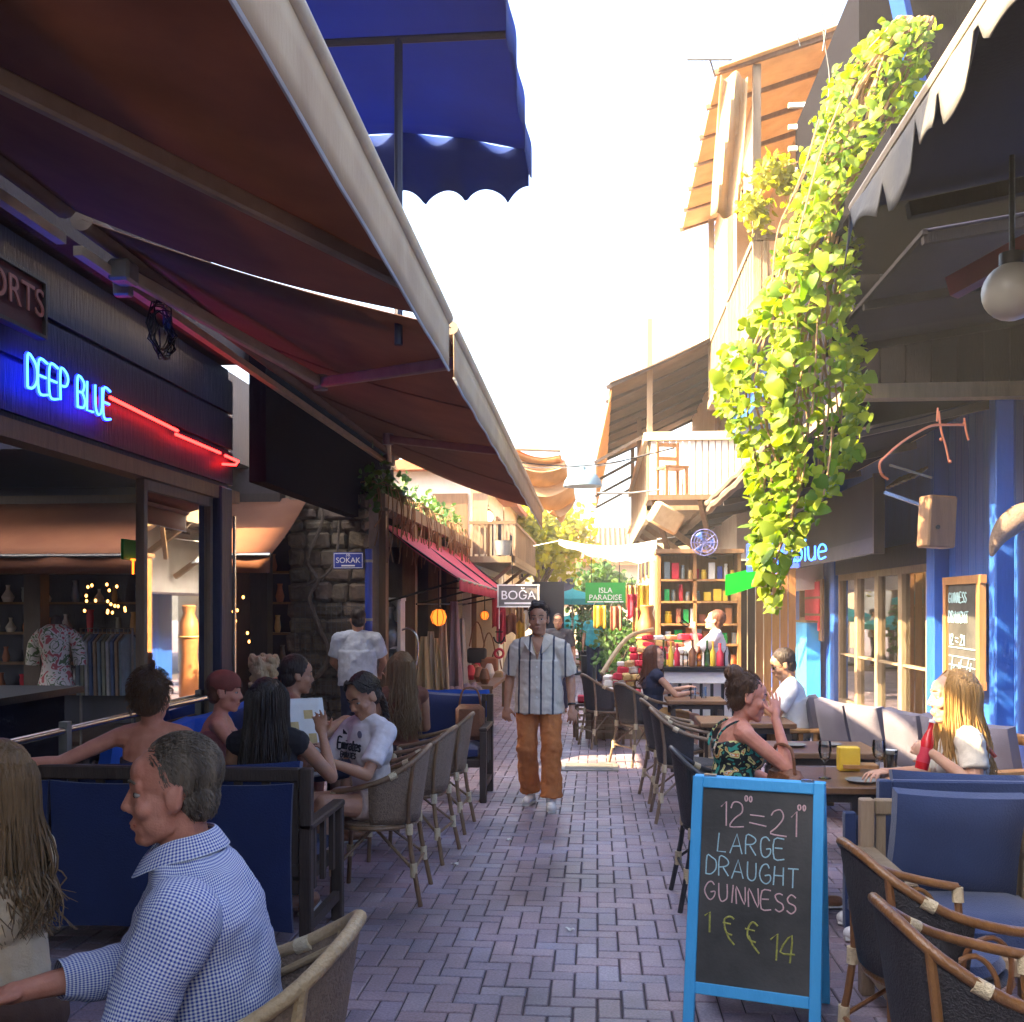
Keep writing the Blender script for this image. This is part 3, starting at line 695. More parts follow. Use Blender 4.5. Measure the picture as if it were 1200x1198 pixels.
# ------------------------------------------------------------------ left: side street shop, stone corner
FY = 11.5
ORD = 'first second third fourth fifth sixth seventh eighth ninth tenth eleventh twelfth thirteenth fourteenth fifteenth sixteenth seventeenth eighteenth nineteenth twentieth 21st 22nd 23rd 24th 25th 26th 27th 28th 29th 30th'.split()
COLN = dict(red_print='red', white_paint='off-white', gold_print='gold', terracotta='clay red', zinc='grey', pewter='dark pewter')
def side_shop():
    t = thing('corner_shop', 'dark curio shop across the side street, behind the corner column', 'building', (-6, FY, 0))
    def B(name, m, *bx):
        mb = MB()
        for c, s in bx: mb.box(c, s)
        return mb.build(name, M_[m], t, True, False)
    B('wall', 'navy_wood', ((-7.6, FY + 2.6, 2.2), (7.4, .2, 4.4)), ((-11.2, FY + 1.2, 2.2), (.2, 3, 4.4)), ((-7.6, FY + .8, 3.9), (6.8, 3.6, 1.0)))
    B('lintel', 'dark_wood', ((-7.2, FY, 2.75), (7.2, .2, .5)))
    for x in (-10.6, -8.6, -6.55, -5.2, -3.85): B('pillar', 'dark_wood', ((x, FY, 1.25), (.2, .2, 2.5)))
    B('floor_slab', 'dim_plaster', ((-7, FY + 1.3, .03), (7.6, 2.6, .06)))
    for k in range(5):
        B('shelf', 'mid_wood', ((-7.3, FY + 2.3, .5 + k * .42), (6.4, .34, .03)))
    rnd = random.Random(11)
    cols = ['pewter', 'terracotta', 'gold_print', 'white_paint', 'zinc', 'red_print', 'paper', 'leather_brown']
    protos = []
    for k in range(6):
        mb = MB(); a, b_, c_ = rnd.uniform(.04, .08), rnd.uniform(.02, .05), rnd.uniform(.15, .3)
        mb.lathe([(a * .7, 0), (a, c_ * .3), (b_, c_ * .7), (b_ * .8, c_ * .85), (b_ * 1.1, c_)], (0, 0, 0), 10); me = mb.mesh('shelf_curio'); me.materials.append(M_[cols[k]]); protos.append(me)
    for k in range(5):
        x = -10.0; ci = 0
        while x < -3.9:
            o = put(rnd.choice(protos), 'shelf_curio'); o.location = (x, FY + 2.25, .516 + k * .42); o.scale = (rnd.uniform(.8, 1.3),) * 3
            ci += 1; tag(o, '%s vase-like curio, %s from the left, %s shelf of the dark corner shop' % (COLN[o.data.materials[0].name], ORD[ci - 1], ('lowest', 'second', 'middle', 'fourth', 'top')[k]), 'ornament', 'curios on the dark shop shelves')
            x += rnd.uniform(.22, .42)
    # small bulbs inside
    bm_ = emit('bulb', (1, .36, .08), 1.2)
    mb = MB(); mb.ball((0, 0, 0), (.017, .017, .022), None, 8, 6); bme = mb.mesh('bulb'); bme.materials.append(bm_)
    for (px, py) in ((103, 688), (128, 692), (126, 718), (112, 704), (276, 728), (290, 742), (292, 752), (285, 700), (310, 735), (298, 768)) + tuple((random.uniform(92, 160), random.uniform(685, 722)) for q in range(14)) + tuple((random.uniform(270, 325), random.uniform(690, 790)) for q in range(14)):
        o = put(bme, 'string_bulb'); o.location = at(px, py, FY + .9); tag(o, 'tiny warm bulb glowing in the dark curio shop', 'light bulb', 'bulbs in the curio shop')
    # orange awning in front
    a = thing('orange_awning', 'orange canvas awning of the dark shop seen through the bar', 'awning', (-6.5, FY - .8, 0))
    mb = MB(); mb.grid(lambda u, v: (-11 + 7.7 * u, FY - .02 - 1.35 * v, 2.95 - .72 * v - .04 * math.sin(PI * v)), 16, 6); mb.build('canopy', mat('shaded_orange_canvas', (.30, .11, .045), (.25, .085, .035), .85, 3, .1, 50, trans=.2), a, True, solid=.006)  # orange canvas with its shade put into a darker colour
    mb = MB(); mb.grid(lambda u, v: (-11 + 7.7 * u, FY - 1.38 + .01 * math.sin(u * 60), 2.22 - .17 * v), 60, 2); mb.build('valance', mat('shaded_orange_canvas', (.30, .11, .045), (.25, .085, .035), .85, 3, .1, 50, trans=.2), a, True, solid=.004)
    for (x0, x1, x2) in ((-9.6, -7.2, -9.2), (-5.0, -4.3, -3.6)):
        mb = MB(); mb.bar((x0, FY - .06, 2.7), (x1, FY - .7, 2.45), .04, .05); mb.build('arm', M_['grey_metal'], a, True, False)
        mb = MB(); mb.bar((x1, FY - .7, 2.45), (x2, FY - 1.35, 2.2), .04, .05); mb.build('arm', M_['grey_metal'], a, True, False)
    mb = MB(); mb.tube([(-11, FY - 1.37, 2.23), (-3.3, FY - 1.37, 2.23)], .025, 8); mb.build('front_bar', M_['steel'], a, True)
    # mannequin with floral blouse
    p = atz(66, 840, .35); Y = FY - .9; p = at(66, 770, Y)
    m = thing('dress_form', 'dress form in a white floral blouse in the dark shop front', 'mannequin', (p.x, Y, 0))
    mb = MB(); mb.lathe([(.10, 0), (.1, .02), (.015, .05), (.015, .8)], (0, 0, 0), 12); mb.build('stand', M_['black_metal'], m)
    mb = MB(); mb.lathe([(.02, .78), (.15, .82), (.14, .95), (.12, 1.1), (.15, 1.26), (.17, 1.38), (.15, 1.46), (.06, 1.52), (.045, 1.6), (.0, 1.62)], (0, 0, 0), 16); mb.build('torso', M_['dim_plaster'], m)
    mb = MB(); mb.lathe([(.19, .86), (.165, .95), (.14, 1.1), (.17, 1.26), (.19, 1.38), (.165, 1.47), (.09, 1.52)], (0, 0, 0), 18)
    for s_ in (-1, 1): mb.tube([(s_ * .15, 0, 1.42), (s_ * .24, 0, 1.3), (s_ * .27, 0, 1.08)], [.07, .075, .07], 10, 3)
    mb.build('blouse', floral('white_floral', (.72, .70, .68), [(.5, .12, .14), (.12, .2, .1), (.7, .7, .68)], 9), m)
    # clothes rack
    Y = FY - .7; a_, b_ = at(100, 765, Y), at(150, 765, Y)
    r = thing('clothes_rack', 'rail of pale shirts on hangers in the dark shop front', 'clothes rack', (a_.x, Y, 0))
    mb = MB(); z = 1.47; mb.tube([(a_.x - .05, Y, 0), (a_.x - .05, Y, z), (b_.x + .05, Y, z), (b_.x + .05, Y, 0)], .014, 8); mb.build('frame', M_['grey_metal'], r, True)
    sh = [mat('rack_shirt_%d' % k, c, None, .85, 8, .2) for k, c in enumerate(((.25, .33, .36), (.38, .40, .28), (.55, .56, .55), (.15, .22, .4), (.42, .3, .2)))]
    for k in range(11):
        x = a_.x + (b_.x - a_.x) * k / 10
        mb = MB(); mb.tube([(x, Y, z), (x, Y, z - .06)], .005, 4); mb.slab([(x - .012, Y - .2, z - .14), (x - .012, Y - .06, z - .06), (x - .012, Y + .06, z - .06), (x - .012, Y + .2, z - .14), (x - .012, Y + .17, z - .72), (x - .012, Y - .17, z - .72)], (.03, 0, 0))
        mb.build('hanging_shirt', sh[k % 5], r, True, False)
    # stone corner wall with mesh, right end of the shop
    w = thing('stone_wall', 'rough stone corner wall with wire mesh beside the street name post', 'wall', (-3.2, FY, 0))
    x0, x1 = at(338, 700, FY).x, at(432, 700, FY).x
    mb = MB(); mb.box(((x0 + x1) / 2, FY + .35, 1.5), (x1 - x0 - .02, .6, 3.0)); mb.build('core', M_['mortar'], w, True, False)
    rnd = random.Random(5); z = 0
    while z < 2.95:
        hh = rnd.uniform(.10, .26); x = x0 + rnd.uniform(-.02, .02)
        while x < x1 - .05:
            ww = min(rnd.uniform(.12, .42), x1 - x)
            if ww > .06:
                mb = MB(); dj = rnd.uniform(0, .035)
                mb.box((x + ww / 2, FY + .03 - dj, z + hh / 2), (ww - .02, .12, hh - .02), (rnd.uniform(-.05, .05), rnd.uniform(-.07, .07), rnd.uniform(-.05, .05)), .03)
                mb.v = [(a + rnd.uniform(-.014, .014), b_ + rnd.uniform(-.012, .012), c_ + rnd.uniform(-.014, .014)) for a, b_, c_ in mb.v]
                mb.build('stone', M_['stone'], w, True, False)
            x += ww
        z += hh
    mb = MB(); gx0, gx1 = x0 + .1, x1 - .05
    k = gx0
    while k < gx1: mb.box((k, FY - .08, 1.1), (.006, .006, 1.3)); k += .06
    for j in range(22): mb.box(((gx0 + gx1) / 2, FY - .085, .45 + j * .06), (gx1 - gx0, .006, .006))
    mb.build('wire_mesh', M_['mesh_wire'], w, True, False)
    # bare climbing stem on the stones
    mb = MB(); A = lambda px, py: at(px, py, FY - .12)
    mb.tube([A(350, 810), A(385, 775), A(372, 730), A(362, 700), A(372, 680), A(360, 655), A(378, 610), A(372, 580)], [.03, .03, .028, .026, .024, .022, .018, .012], 7, 4)
    mb.tube([A(385, 775), A(400, 765), A(425, 770)], [.024, .02, .012], 6, 3); mb.tube([A(345, 690), A(372, 680), A(392, 660), A(398, 610)], [.01, .02, .018, .012], 6, 3)
    tag(mb.build('climbing_stem', M_['bark']), 'bare twisted creeper stem climbing the stone corner wall', 'plant')
side_shop()

# street name post
def name_post():
    Y = 11.2; p = at(432, 700, Y)
    t = thing('street_name_post', 'bright blue post with the blue SOKAK street name plate', 'street sign', (p.x, Y, 0))
    mb = MB(); mb.tube([(0, 0, 0), (0, 0, 2.35)], .042, 12); mb.build('post', M_['signal_blue'], t)
    mb = MB(); 
    for z in (.5, 1.55, 2.2): mb.tube([(0, 0, z), (0, 0, z + .03)], .048, 12)
    mb.build('clamp', M_['grey_metal'], t)
    a, b_ = at(392, 648, Y), at(427, 667, Y); cx = (a.x + b_.x) / 2 - p.x; cz = (a.z + b_.z) / 2; w, h = b_.x - a.x, a.z - b_.z
    mb = MB(); mb.box((cx, -.05, cz), (w, .012, h), None, .005); pl = mb.build('name_plate', M_['signal_blue'], t, False, False)
    mb = MB()
    for s_ in (-1, 1):
        mb.box((cx, -.058, cz + s_ * (h / 2 - .012)), (w - .02, .004, .006)); mb.box((cx + s_ * (w / 2 - .01), -.058, cz), (.006, .004, h - .02))
    mb.build('border', M_['white_letter'], pl, False, False)
    font_mesh('lettering', 'SOKAK', .085, M_['white_letter'], pl, (cx, -.06, cz + .002), (1, 0, 0), (0, 0, 1), .002, world=False)
    font_mesh('lettering', '38.', .05, M_['white_letter'], pl, (cx, -.06, cz + .062), (1, 0, 0), (0, 0, 1), .002, world=False)
    mb = MB(); mb.box((cx, -.06, cz - .055), (w * .45, .003, .016)); mb.build('small_print', M_['white_letter'], pl, False, False)
name_post()
# ------------------------------------------------------------------ left: shops along the street
SX = -2.62
def leaf_card(mb, p, n, size, rnd, kind=0):
    """small folded leaf of 4 faces"""
    n = V(n).normalized(); t = V((rnd.uniform(-1, 1), rnd.uniform(-1, 1), rnd.uniform(-1.2, .2)))
    t = (t - n * t.dot(n)); t = t.normalized() if t.length > 1e-4 else V((1, 0, 0)); b_ = n.cross(t); s = size
    p = V(p); k = n * (-.12 * s)
    vs = [p - t * .5 * s, p + t * .0 * s + k * .4, p + t * .55 * s + k, p - t * .22 * s + b_ * .36 * s + k, p + t * .18 * s + b_ * .38 * s + k * 1.6, p - t * .22 * s - b_ * .36 * s + k, p + t * .18 * s - b_ * .38 * s + k * 1.6]
    mb.add(vs, [(0, 1, 4, 3), (1, 2, 4), (0, 5, 6, 1), (1, 6, 2)])
def foliage(name, pts, sizes, m, parent, rnd, world=True, nrm=None):
    mb = MB()
    for p in pts:
        n = V((rnd.gauss(0, .6), rnd.gauss(0, .6) - .3, rnd.gauss(.5, .4))) if nrm is None else V(nrm) + V((rnd.gauss(0, .5), rnd.gauss(0, .5), rnd.gauss(0, .5)))
        leaf_card(mb, p, n, rnd.uniform(*sizes), rnd)
    me = bpy.data.meshes.new(name); me.from_pydata(mb.v, [], mb.f); me.materials.append(m)
    o = put(me, name, parent, world); o['kind'] = 'stuff'; return o

def left_shops():
    t = thing('street_shop', 'low shabby shop with a dark open front under the pink awning', 'building', (SX - 1, 15.5, 0))
    def B(name, m, *bx, par=None):
        mb = MB()
        for c, s in bx: mb.box(c, s)
        return mb.build(name, M_[m], par or t, True, False)
    B('wall', 'dim_plaster', ((SX - 2.2, 16, 1.5), (.2, 7.6, 3.0)), ((SX - 1.1, 19.7, 1.5), (2.2, .2, 3.0)))
    B('roof_slab', 'old_wood', ((SX - 1.3, 15.9, 2.95), (2.9, 8.2, .16)))
    B('parapet', 'dim_plaster', ((SX - 1.6, 15.9, 3.2), (2.2, 7.8, .34)))
    for y in (12.2, 14.2, 16.4, 18.4): B('pillar', 'mid_wood', ((SX, y, 1.43), (.18, .18, 2.86)))
    for k in range(14): B('plank', 'mid_wood', ((SX - .02, 18.55 + k * .09, 1.4), (.05, .08, 2.8)))
    for k in range(3): B('shelf', 'mid_wood', ((SX - 1.0, 15.3, .6 + k * .5), (.4, 5.4, .03)))
    # tangle of plants along the parapet
    iv = thing('rooftop_ivy', 'straggly ivy and dry stems trailing along the shop roof edge', 'plant', (SX, 15, 3.0))
    rnd = random.Random(21); pts = []
    for k in range(1500):
        y = rnd.uniform(11.4, 19.5); a = abs(rnd.gauss(0, .22)); dense = .5 + .5 * math.sin(y * 2.3)
        if rnd.random() > .35 + .6 * dense: continue
        pts.append(V((SX + .12 - rnd.random() * .5, y, 3.12 + a * .9 - rnd.random() * .35 * dense)))
    foliage('foliage', pts, (.06, .12), M_['ivy_leaf'], iv, rnd)
    mb = MB()
    for k in range(70):
        y = rnd.uniform(11.5, 19.3); x = SX + rnd.uniform(0, .15); l = rnd.uniform(.2, .8)
        mb.tube([(x - .2, y, 3.1), (x + .05, y + rnd.uniform(-.1, .1), 3.15), (x + .1, y + rnd.uniform(-.2, .2), 3.0 - l * .5), (x + .08, y + rnd.uniform(-.3, .3), 3.0 - l)], .008, 4, 3)
    mb.build('stem', M_['twig'], iv, True)
    # pink awning
    a = thing('pink_awning', 'sloping pink canvas awning over the curio stall on the left', 'awning', (SX + .5, 16, 0))
    y0, y1, xf = 12.2, 20.2, -1.66
    mb = MB(); mb.grid(lambda u, v: (SX + (xf - SX) * u, y0 + (y1 - y0) * v, 2.74 - .70 * u - .05 * math.sin(PI * u) - .1 * v * u), 8, 20); mb.build('canopy', M_['pink_canvas'], a, True, solid=.006)
    mb = MB(); mb.grid(lambda u, v: (xf + .01 + .01 * math.sin(v * 90), y0 + (y1 - y0) * v, 2.04 - .1 * v - .14 * u), 2, 80); mb.build('valance', M_['pink_canvas'], a, True, solid=.004)
    mb = MB(); mb.tube([(xf, y0, 2.04), (xf, y1, 1.94)], .02, 8); mb.build('front_bar', M_['grey_metal'], a, True)
    for y in (12.3, 14.8, 17.3, 19.8):
        mb = MB(); mb.tube([(SX, y, 1.75), (xf, y, 2.03 - (y - y0) * .012)], .016, 6); mb.build('strut', M_['black_metal'], a, True)
        mb = MB(); mb.tube([(SX, y, 2.7), (xf, y, 2.03 - (y - y0) * .012)], .014, 6); mb.build('strut', M_['black_metal'], a, True)
    # balcony house
    h = thing('balcony_house', 'sunlit plaster house with a slatted timber balcony beyond the pink awning', 'building', (-3.5, 23, 0))
    def H(name, m, *bx, par=None):
        mb = MB()
        for c, s in bx: mb.box(c, s)
        return mb.build(name, M_[m], par or h, True, False)
    H('wall', 'white_wall', ((-4.0, 23.6, 2.2), (3.0, 7.0, 4.4)))
    rf = H('roof', 'roof_tile', ((-3.9, 23.6, 4.5), (3.6, 7.6, .2)))
    for k in range(3):
        w = H('window', 'mid_wood', ((-2.48, 21.6 + k * 2, 3.4), (.06, .8, 1.1)))
        H('pane', 'navy_canvas', ((-2.44, 21.6 + k * 2, 3.4), (.02, .66, .96)), par=w)
    H('door', 'mid_wood', ((-2.9, 20.08, 3.3), (.7, .06, 1.3))); H('shutter', 'old_wood', ((-2.3 + .0, 20.05, 3.35), (.3, .05, 1.2)))
    H('plank_wall', 'mid_wood', ((-2.44, 22.5, 1.2), (.1, 4.6, 2.4)))
    b_ = H('balcony', 'old_wood', ((-2.05, 23.4, 2.64), (.9, 7.0, .12)), ((-1.64, 23.4, 2.62), (.06, 7.0, .2)))
    H('rail', 'mid_wood', ((-1.62, 23.4, 3.36), (.06, 7.0, .06)), ((-2.05, 19.95, 3.36), (.9, .06, .06)), par=b_)
    k = 19.98
    while k < 26.6: H('baluster', 'old_wood', ((-1.62, k, 3.02), (.03, .04, .64)), par=b_); k += .2
    for k in range(8): H('baluster', 'old_wood', ((-2.42 + k * .115, 19.95, 3.02), (.04, .03, .64)), par=b_)
    for k in range(3):
        mb = MB(); mb.bar((-2.45, 20.2 + k * 2.6, 1.9), (-1.66, 20.2 + k * 2.6, 2.55), .07, .07); mb.build('bracket', M_['mid_wood'], b_, True, False)
    p = at(590, 645, 19.9)
    mb = MB(); mb.lathe([(.13, 0), (.17, .28), (.175, .28), (.165, .27), (.13, .05), (0, .05)], (p.x + .02, 19.7, 2.71), 16)
    tag(mb.build('zinc_tub', M_['zinc']), 'grey zinc tub standing at the corner of the left balcony', 'tub')
    p = at(571, 606, 20.3)
    l = thing('wall_lamp', 'glowing warm globe lamp on the left balcony wall', 'lamp', p)
    mb = MB(); mb.ball((0, 0, 0), (.12, .12, .12)); mb.build('globe', emit('globe_glow', (1, .6, .25), 4.0), l)
    mb = MB(); mb.tube([(0, .02, .12), (0, .02, .24), (-.02, .4, .26)], .015, 6, 3); mb.build('bracket', M_['black_metal'], l)
    # lower plank shed fronts to the far left
    h2 = thing('far_left_house', 'pale plaster house at the far left end of the street', 'building', (-4.2, 31, 0))
    mb = MB(); mb.box((-4.3, 31.5, 2.3), (3.6, 8, 4.6)); mb.build('wall', M_['cream_wall'], h2, True, False)
    mb = MB(); mb.slab([(-2.2, 27.4, 4.5), (-2.2, 35.6, 4.5), (-4.4, 35.6, 5.5), (-4.4, 27.4, 5.5)], (0, 0, .15)); mb.build('roof', M_['roof_tile'], h2, True, False)
    for k in range(3):
        w = MB().box((-2.47, 28.6 + k * 2.2, 3.2), (.08, .9, 1.2)).build('window', M_['old_wood'], h2, True, False)
        MB().box((-2.42, 28.6 + k * 2.2, 3.2), (.02, .74, 1.04)).build('pane', M_['navy_canvas'], w, True, False)
    s = thing('dark_hoarding', 'dark grey shop board standing behind the walking man', 'board', (-.95, 24, 0))
    mb = MB(); mb.box((-1.15, 24, 1.75), (.75, .1, 1.1)); mb.build('panel', M_['charcoal_board'], s, True, False)
    for x in (-1.5, -.8): MB().box((x, 24, .6), (.06, .06, 1.3)).build('leg', M_['black_metal'], s, True, False)
left_shops()

def hanging_shade():
    t = thing('orange_sunshade', 'bunched orange and tan canvas sunshade hanging past the end of the brown awning', 'awning', (-1.2, 16.5, 3.8))
    A = lambda px, py: at(px, py, 16.5)
    L = [A(600, 528), A(604, 545), A(612, 565), A(625, 585), A(640, 600), A(652, 604)]
    Rr = [A(655, 529), A(662, 540), A(664, 552), A(671, 566), A(674, 582), A(660, 604)]
    def f(u, v):
        t_ = v * (len(L) - 1); k = min(int(t_), len(L) - 2); w = t_ - k
        a = L[k].lerp(L[k + 1], w); b_ = Rr[k].lerp(Rr[k + 1], w); p = a.lerp(b_, u)
        return p + V((0, .22 * math.sin(v * 6 * PI) + .8 * u - .2, -.10 * math.sin(PI * u) - .03 * math.sin(v * 12 * PI)))
    mb = MB(); mb.grid(f, 14, 48); mb.build('canopy', M_['tan_canvas'], t, True, solid=.008)
    mb = MB(); mb.grid(lambda u, v: V(f(u, .32 * v)) + V((0, .12, .05)), 14, 8); mb.build('flap', M_['orange_canvas'], t, True, solid=.006)
    mb = MB(); mb.tube([A(598, 526), A(657, 528)], .03, 8); mb.build('front_bar', M_['pole_beige'], t, True)
    mb = MB(); mb.tube([A(600, 527), V((-2.6, 17.2, 4.0))], .025, 8); mb.build('arm', M_['pole_beige'], t, True)
hanging_shade()

# ------------------------------------------------------------------ stall goods on the left under the pink awning
def left_goods():
    rnd = random.Random(31)
    # big ewer
    Y = 12.6; p = at(456, 800, Y)
    e = thing('giant_ewer', 'tall pewter ornamental ewer with thin curved handle beside the blue post', 'ewer', (p.x, Y, 0))
    mb = MB(); mb.lathe([(.16, 0), (.17, .04), (.09, .1), (.07, .3), (.13, .55), (.15, .72), (.10, .92), (.07, 1.0), (.10, 1.05), (.10, 1.08), (.06, 1.14), (.13, 1.24), (.155, 1.36), (.13, 1.46), (.07, 1.54), (.06, 1.64), (.09, 1.7), (.03, 1.76), (.02, 1.82), (0, 1.83)], (0, 0, 0), 20); mb.build('body', M_['pewter'], e)
    mb = MB(); mb.tube([(.12, 0, 1.4), (.26, 0, 1.44), (.36, 0, 1.3), (.34, 0, 1.0), (.2, 0, .75), (.13, 0, .7)], .014, 8, 4); mb.build('handle', M_['steel'], e)
    Y = 12.4; a, b_ = at(441, 720, Y), at(464, 720, Y); cx = (a.x + b_.x) / 2 - .03
    d = thing('white_display_frame', 'white open display cupboard with red trinkets behind the ewer', 'cupboard', (cx, Y + .25, 0))
    mb = MB(); w = .34
    for s_ in (-1, 1): mb.box((s_ * w / 2, 0, .9), (.04, .3, 1.8))
    mb.box((0, 0, 1.8), (w + .06, .32, .04)); mb.box((0, .15, .9), (w, .02, 1.8)); mb.build('carcass', M_['white_paint'], d, False, False)
    for z in (.4, .8, 1.2): MB().box((0, 0, z), (w - .03, .28, .03)).build('shelf', M_['white_paint'], d, False, False)
    mb = MB()
    for z in (.42, .82, 1.22):
        for k in range(9): mb.ball((rnd.uniform(-.13, .13), rnd.uniform(-.1, .08), z + rnd.uniform(.03, .25)), (.04, .04, .05), None, 8, 6)
    mb.build('trinkets', M_['red_print'], d)
    # lanterns
    for px, py, r, lab in ((514, 723, .11, 'amber mosaic glass lantern glowing among the hanging scarves'), (568, 721, .07, 'small orange lantern glowing beneath the shop sign')):
        Y = 13.5 if r > .1 else 17.0; p = at(px, py, Y)
        l = thing('hanging_lantern', lab, 'lantern', p)
        mb = MB(); mb.lathe([(.02, r), (r * .7, r * .75), (r, 0), (r * .75, -r * .8), (.03, -r * 1.1)], (0, 0, 0), 14); 
        for q_ in range(8): rb = MB(); a_ = q_ * PI / 4; rb.tube([(.02 * math.cos(a_), .02 * math.sin(a_), r), (r * .73 * math.cos(a_), r * .73 * math.sin(a_), r * .75), (r * 1.03 * math.cos(a_), r * 1.03 * math.sin(a_), 0), (r * .78 * math.cos(a_), r * .78 * math.sin(a_), -r * .8), (.03 * math.cos(a_), .03 * math.sin(a_), -r * 1.1)], .006, 4); rb.build('rib', M_['black_metal'], l)
        mb.build('shade', emit('lantern_amber', (1, .20, .02), .34), l)
        mb = MB(); mb.tube([(0, 0, r), (0, 0, r + .5)], .008, 5); mb.lathe([(.05, r * .92), (.03, r * 1.15), (0, r * 1.2)], (0, 0, 0), 10); mb.build('chain', M_['black_metal'], l)
    # hanging scarves and bags
    sc = [('cream', (.62, .50, .36)), ('mauve', (.34, .24, .28)), ('straw', (.55, .42, .22)), ('grey', (.36, .33, .32))]
    spots = [(505, 740, 0, .95, .16, 13.4), (519, 715, 0, 1.1, .15, 13.9), (532, 705, 1, 1.25, .2, 14.2), (540, 725, 3, 1.0, .16, 14.6), (497, 746, 2, .8, .18, 13.2), (511, 748, 2, .75, .16, 13.6)]
    for k, (px, py, ci, ln, wd, Y) in enumerate(spots):
        p = at(px, py, Y); m = mat('scarf_' + sc[ci][0], sc[ci][1], None, .9, 10, .4, 40, (3, 3, .3))
        mb = MB(); mb.grid(lambda u, v: (p.x + (u - .5) * wd * (.5 + .8 * v), p.y + .05 * math.sin(u * 11 + k) * (.4 + v), p.z - ln * v - .04 * math.sin(u * 7 + k) * v), 16, 10)
        names = ['pale cream scarf hanging nearest the amber lantern', 'long cream shawl hanging below the amber lantern', 'mauve fringed shawl hanging at the front of the stall', 'grey fringed scarf hanging right of the mauve shawl', 'straw-coloured fringe hanging beside the ewer', 'straw tassel bundle hanging left of the cream shawl']
        tag(mb.build('hanging_scarf', m, solid=.01), names[k], 'scarf', 'scarves on the curio stall')
    rl = MB().tube([at(488, 708, 13.1), at(548, 708, 15.2)], .012, 6).build('hanging_rail', M_['black_metal']); tag(rl, 'thin black rail carrying the scarves over the curio stall', 'rail')
    # bags at the plank wall
    for px, py, s_, mm, lab in ((559, 765, .26, 'charcoal_board', 'dark woven handbag hanging on the brown plank wall'), (573, 775, .24, 'terracotta', 'rust-coloured shoulder bag hanging beside the dark handbag'), (581, 790, .2, 'tan_canvas', 'tan cloth pouch hanging low beside the rust bag')):
        p = at(px, py, 17.2); b2 = thing('hanging_bag', lab, 'bag', p, 0, 'bags on the plank wall')
        mb = MB(); mb.box((0, 0, -.05), (s_ * 1.25, .12, s_), None, .03); mb.build('body', M_[mm], b2)
        mb = MB(); mb.tube([(-s_ * .5, 0, s_ * .4), (-s_ * .25, 0, s_ * 1.6), (0, 0, s_ * 2.0), (s_ * .25, 0, s_ * 1.6), (s_ * .5, 0, s_ * .4)], .012, 6, 3); mb.build('strap', M_['leather_brown'], b2)
    # baskets and low crates
    for px, py, Y, lab in ((548, 815, 14.6, 'round wicker basket heaped with knitted goods by the stall'), (521, 815, 14.0, 'squat wicker basket beneath the fringed shawls')):
        p = at(px, py, Y); b2 = thing('wicker_basket', lab, 'basket', (p.x, Y, 0), 0, 'baskets by the curio stall')
        mb = MB(); mb.lathe([(.2, 0), (.25, .2), (.28, .42), (.29, .42), (.27, .4), (.1, .36), (0, .38)], (0, 0, 0), 18); mb.build('body', M_['wicker_weave'], b2)
        mb = MB()
        for k in range(16): mb.ball((rnd.uniform(-.17, .17), rnd.uniform(-.17, .17), .45 + rnd.uniform(0, .12)), (.08, .07, .05), Euler((rnd.random(), rnd.random(), rnd.random() * 6)).to_matrix(), 8, 6)
        mb.build('knitted_goods', mat('scarf_mauve', (.34, .24, .28)), b2)
    tb = thing('stall_table', 'low wooden stall table by the brown plank wall', 'table', (-2.0, 16.4, 0))
    MB().box((0, 0, .5), (.9, 2.4, .05)).build('top', M_['mid_wood'], tb, False, False)
    for x in (-.4, .4):
        for y in (-1.1, 1.1): MB().box((x, y, .24), (.06, .06, .48)).build('leg', M_['mid_wood'], tb, False, False)
    for k in range(10):
        mb = MB(); mb.lathe([(.05, 0), (.09, .08), (.06, .2), (.04, .24)], (0, 0, 0), 10)
        pc_ = rnd.choice(['terracotta', 'leather_brown', 'white_paint', 'red_print']); o = mb.build('clay_pot', M_[pc_]); o.location = (-2.0 + rnd.uniform(-.35, .35), 15.4 + k * .22, .525)
        tag(o, '%s pot, %s from the near end of the low stall table' % (dict(terracotta='clay red', leather_brown='brown', white_paint='off-white', red_print='bright red')[pc_], ('first', 'second', 'third', 'fourth', 'fifth', 'sixth', 'seventh', 'eighth', 'ninth', 'tenth')[k]), 'pot', 'pots on the stall table')
    # hanging anchor ornament
    p = at(585, 750, 16.6); o = thing('anchor_mobile', 'hanging string of an anchor and a red ring below the shop sign', 'ornament', p)
    mb = MB(); mb.tube([(0, 0, .55), (0, 0, -.4)], .008, 5); mb.build('cord', M_['white_letter'], o)
    mb = MB(); mb.tube([(-.09, 0, .05), (-.06, 0, -.02), (0, 0, -.05), (.06, 0, -.02), (.09, 0, .05)], .016, 6, 3); mb.tube([(0, 0, .18), (0, 0, -.05)], .014, 6); mb.tube([(-.06, 0, .13), (.06, 0, .13)], .012, 6); mb.build('anchor', M_['black_metal'], o)
    mb = MB(); mb.tube([(.07 * math.cos(k * PI / 8), 0, -.22 + .07 * math.sin(k * PI / 8)) for k in range(16)], .022, 6, 0, True); mb.build('ring', M_['red_print'], o)
    # shop sign
    Y = 16.6; a, b_ = at(583, 685, Y), at(632, 712, Y)
    s = thing('shop_sign', 'grey sign with white capitals and white frame hung above the shoulder of the walking man', 'sign', ((a.x + b_.x) / 2, Y, b_.z))
    cx, cz, w, h = (a.x + b_.x) / 2, (a.z + b_.z) / 2, b_.x - a.x, a.z - b_.z
    MB().box((cx, Y, cz), (w, .05, h)).build('board', mat('sign_grey', (.16, .15, .14), (.13, .12, .11), .6), s, True, False)
    mb = MB()
